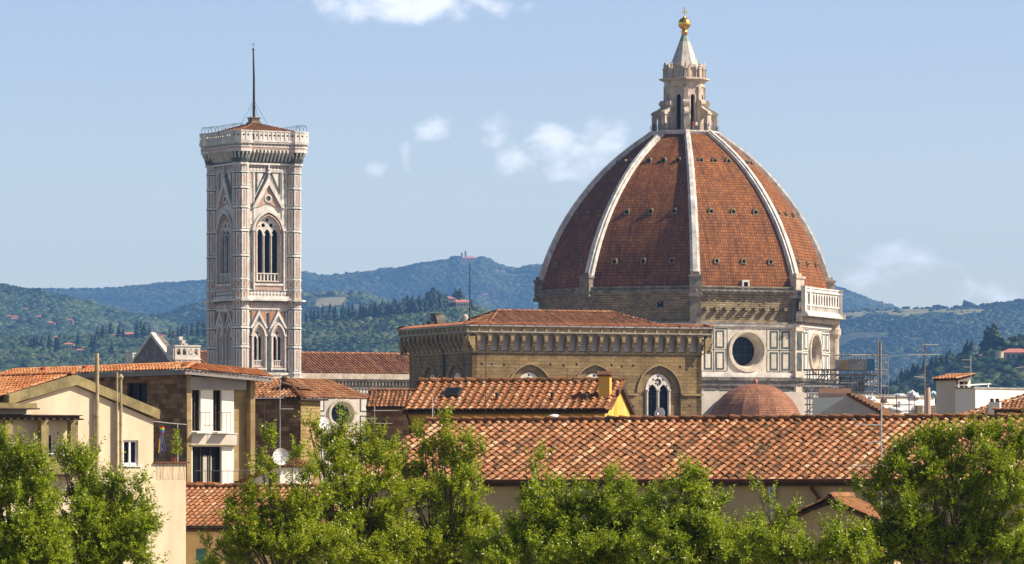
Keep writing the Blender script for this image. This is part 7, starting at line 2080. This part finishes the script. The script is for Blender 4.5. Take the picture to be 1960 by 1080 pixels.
tree('laurel_tree', 160, [(850, 1070, 110, 30), (950, 1030, 46, 46), (930, 1075, 60, 24), (820, 905, 34, 44), (868, 890, 36, 46), (905, 915, 26, 50), (800, 970, 50, 56), (865, 965, 60, 60), (780, 1035, 66, 50), (870, 1040, 72, 46), (925, 1000, 26, 44), (760, 915, 24, 36)], 'tall pointed yellow-green tree with the highest shoot, in front of the big roof left end', 850, 105, m='leaf2', shoots=[(857, 820, 9, 32), (812, 842, 13, 34), (842, 858, 12, 26), (896, 858, 13, 30), (766, 882, 13, 26), (918, 880, 10, 26)], dens=.95)
tree('laurel_tree', 146, [(1000, 1070, 70, 30), (1150, 1050, 110, 36), (1250, 1065, 80, 30), (1030, 945, 24, 30), (1010, 985, 36, 34), (1080, 966, 40, 32), (1135, 952, 40, 30), (1100, 1005, 60, 44), (1020, 1045, 66, 44), (1180, 980, 50, 46), (1110, 1060, 80, 34), (1225, 965, 28, 26), (1240, 1020, 60, 44), (950, 1050, 50, 30), (1210, 1065, 70, 26)], 'low bushy tree before the middle of the big roof, with one stray tuft above it', 1090, 106, shoots=[(1025, 882, 17, 14), (1028, 915, 8, 14), (1150, 912, 20, 12), (1085, 930, 16, 12)], dens=1.0)
tree('laurel_tree', 143, [(1350, 1062, 130, 28), (1440, 1068, 70, 20), (1310, 932, 32, 26), (1340, 938, 28, 24), (1285, 968, 40, 34), (1345, 985, 34, 24), (1290, 1020, 60, 44), (1360, 1035, 56, 36), (1420, 1050, 54, 30), (1310, 1066, 80, 26), (1395, 1020, 18, 16), (1470, 1052, 36, 24)], 'low bushy tree under the wide eave, right of the middle', 1330, 107, shoots=[(1303, 903, 14, 12), (1335, 914, 12, 12), (1385, 962, 14, 12), (1452, 1005, 14, 14)], dens=1.05)
tree('laurel_tree', 139, [(1540, 1068, 130, 24), (1450, 1050, 40, 24), (1650, 1070, 40, 20), (1490, 1012, 18, 12), (1500, 1052, 44, 28), (1550, 1055, 46, 30), (1600, 1060, 40, 26), (1640, 1052, 28, 24), (1560, 1075, 110, 16), (1622, 1022, 10, 14)], 'low leafy tree before the small gabled house', 1550, 108, shoots=[(1480, 962, 10, 12), (1450, 940, 9, 8), (1503, 985, 14, 12), (1585, 1015, 12, 12), (1610, 985, 8, 12)], dens=.95)
tree('laurel_tree', 150, [(1685, 938, 32, 24), (1720, 915, 42, 42), (1765, 885, 44, 44), (1820, 880, 48, 44), (1880, 880, 50, 48), (1945, 885, 50, 56), (1740, 975, 60, 50), (1830, 960, 80, 66), (1930, 970, 70, 70), (1700, 1005, 28, 30), (1730, 1045, 66, 44), (1830, 1050, 84, 46), (1930, 1055, 70, 46), (1670, 1060, 40, 24)], 'biggest dense green tree covering the right corner of the big roof', 1830, 109, m='leaf', shoots=[(1760, 842, 16, 18), (1720, 868, 12, 14), (1795, 845, 16, 14), (1842, 838, 18, 16), (1900, 826, 13, 20), (1930, 835, 14, 14), (1655, 945, 18, 12), (1640, 925, 10, 8), (1865, 842, 14, 12)], dens=1.25)

# ------------------------------------------------------------------ air between us and the hills
hz = MB(); hz.box(-3500, 3500, -60, 15500, -1.2, 680)
hm = bpy.data.materials.new('hill_haze'); hm.use_nodes = True
t = hm.node_tree; t.nodes.clear()
pv = N(t, 'ShaderNodeVolumePrincipled')
pv.inputs['Color'].default_value = (0.22, 0.48, 1.0, 1)
pv.inputs['Density'].default_value = HAZE = 0.00005
pv.inputs['Anisotropy'].default_value = 0.0
o_ = N(t, 'ShaderNodeOutputMaterial'); L(t, pv.outputs[0], o_.inputs['Volume'])
hz = hz.build('haze', hm); tag(hz, kind='stuff')
SC.cycles.volume_max_steps = 64
SC.cycles.use_denoising = True
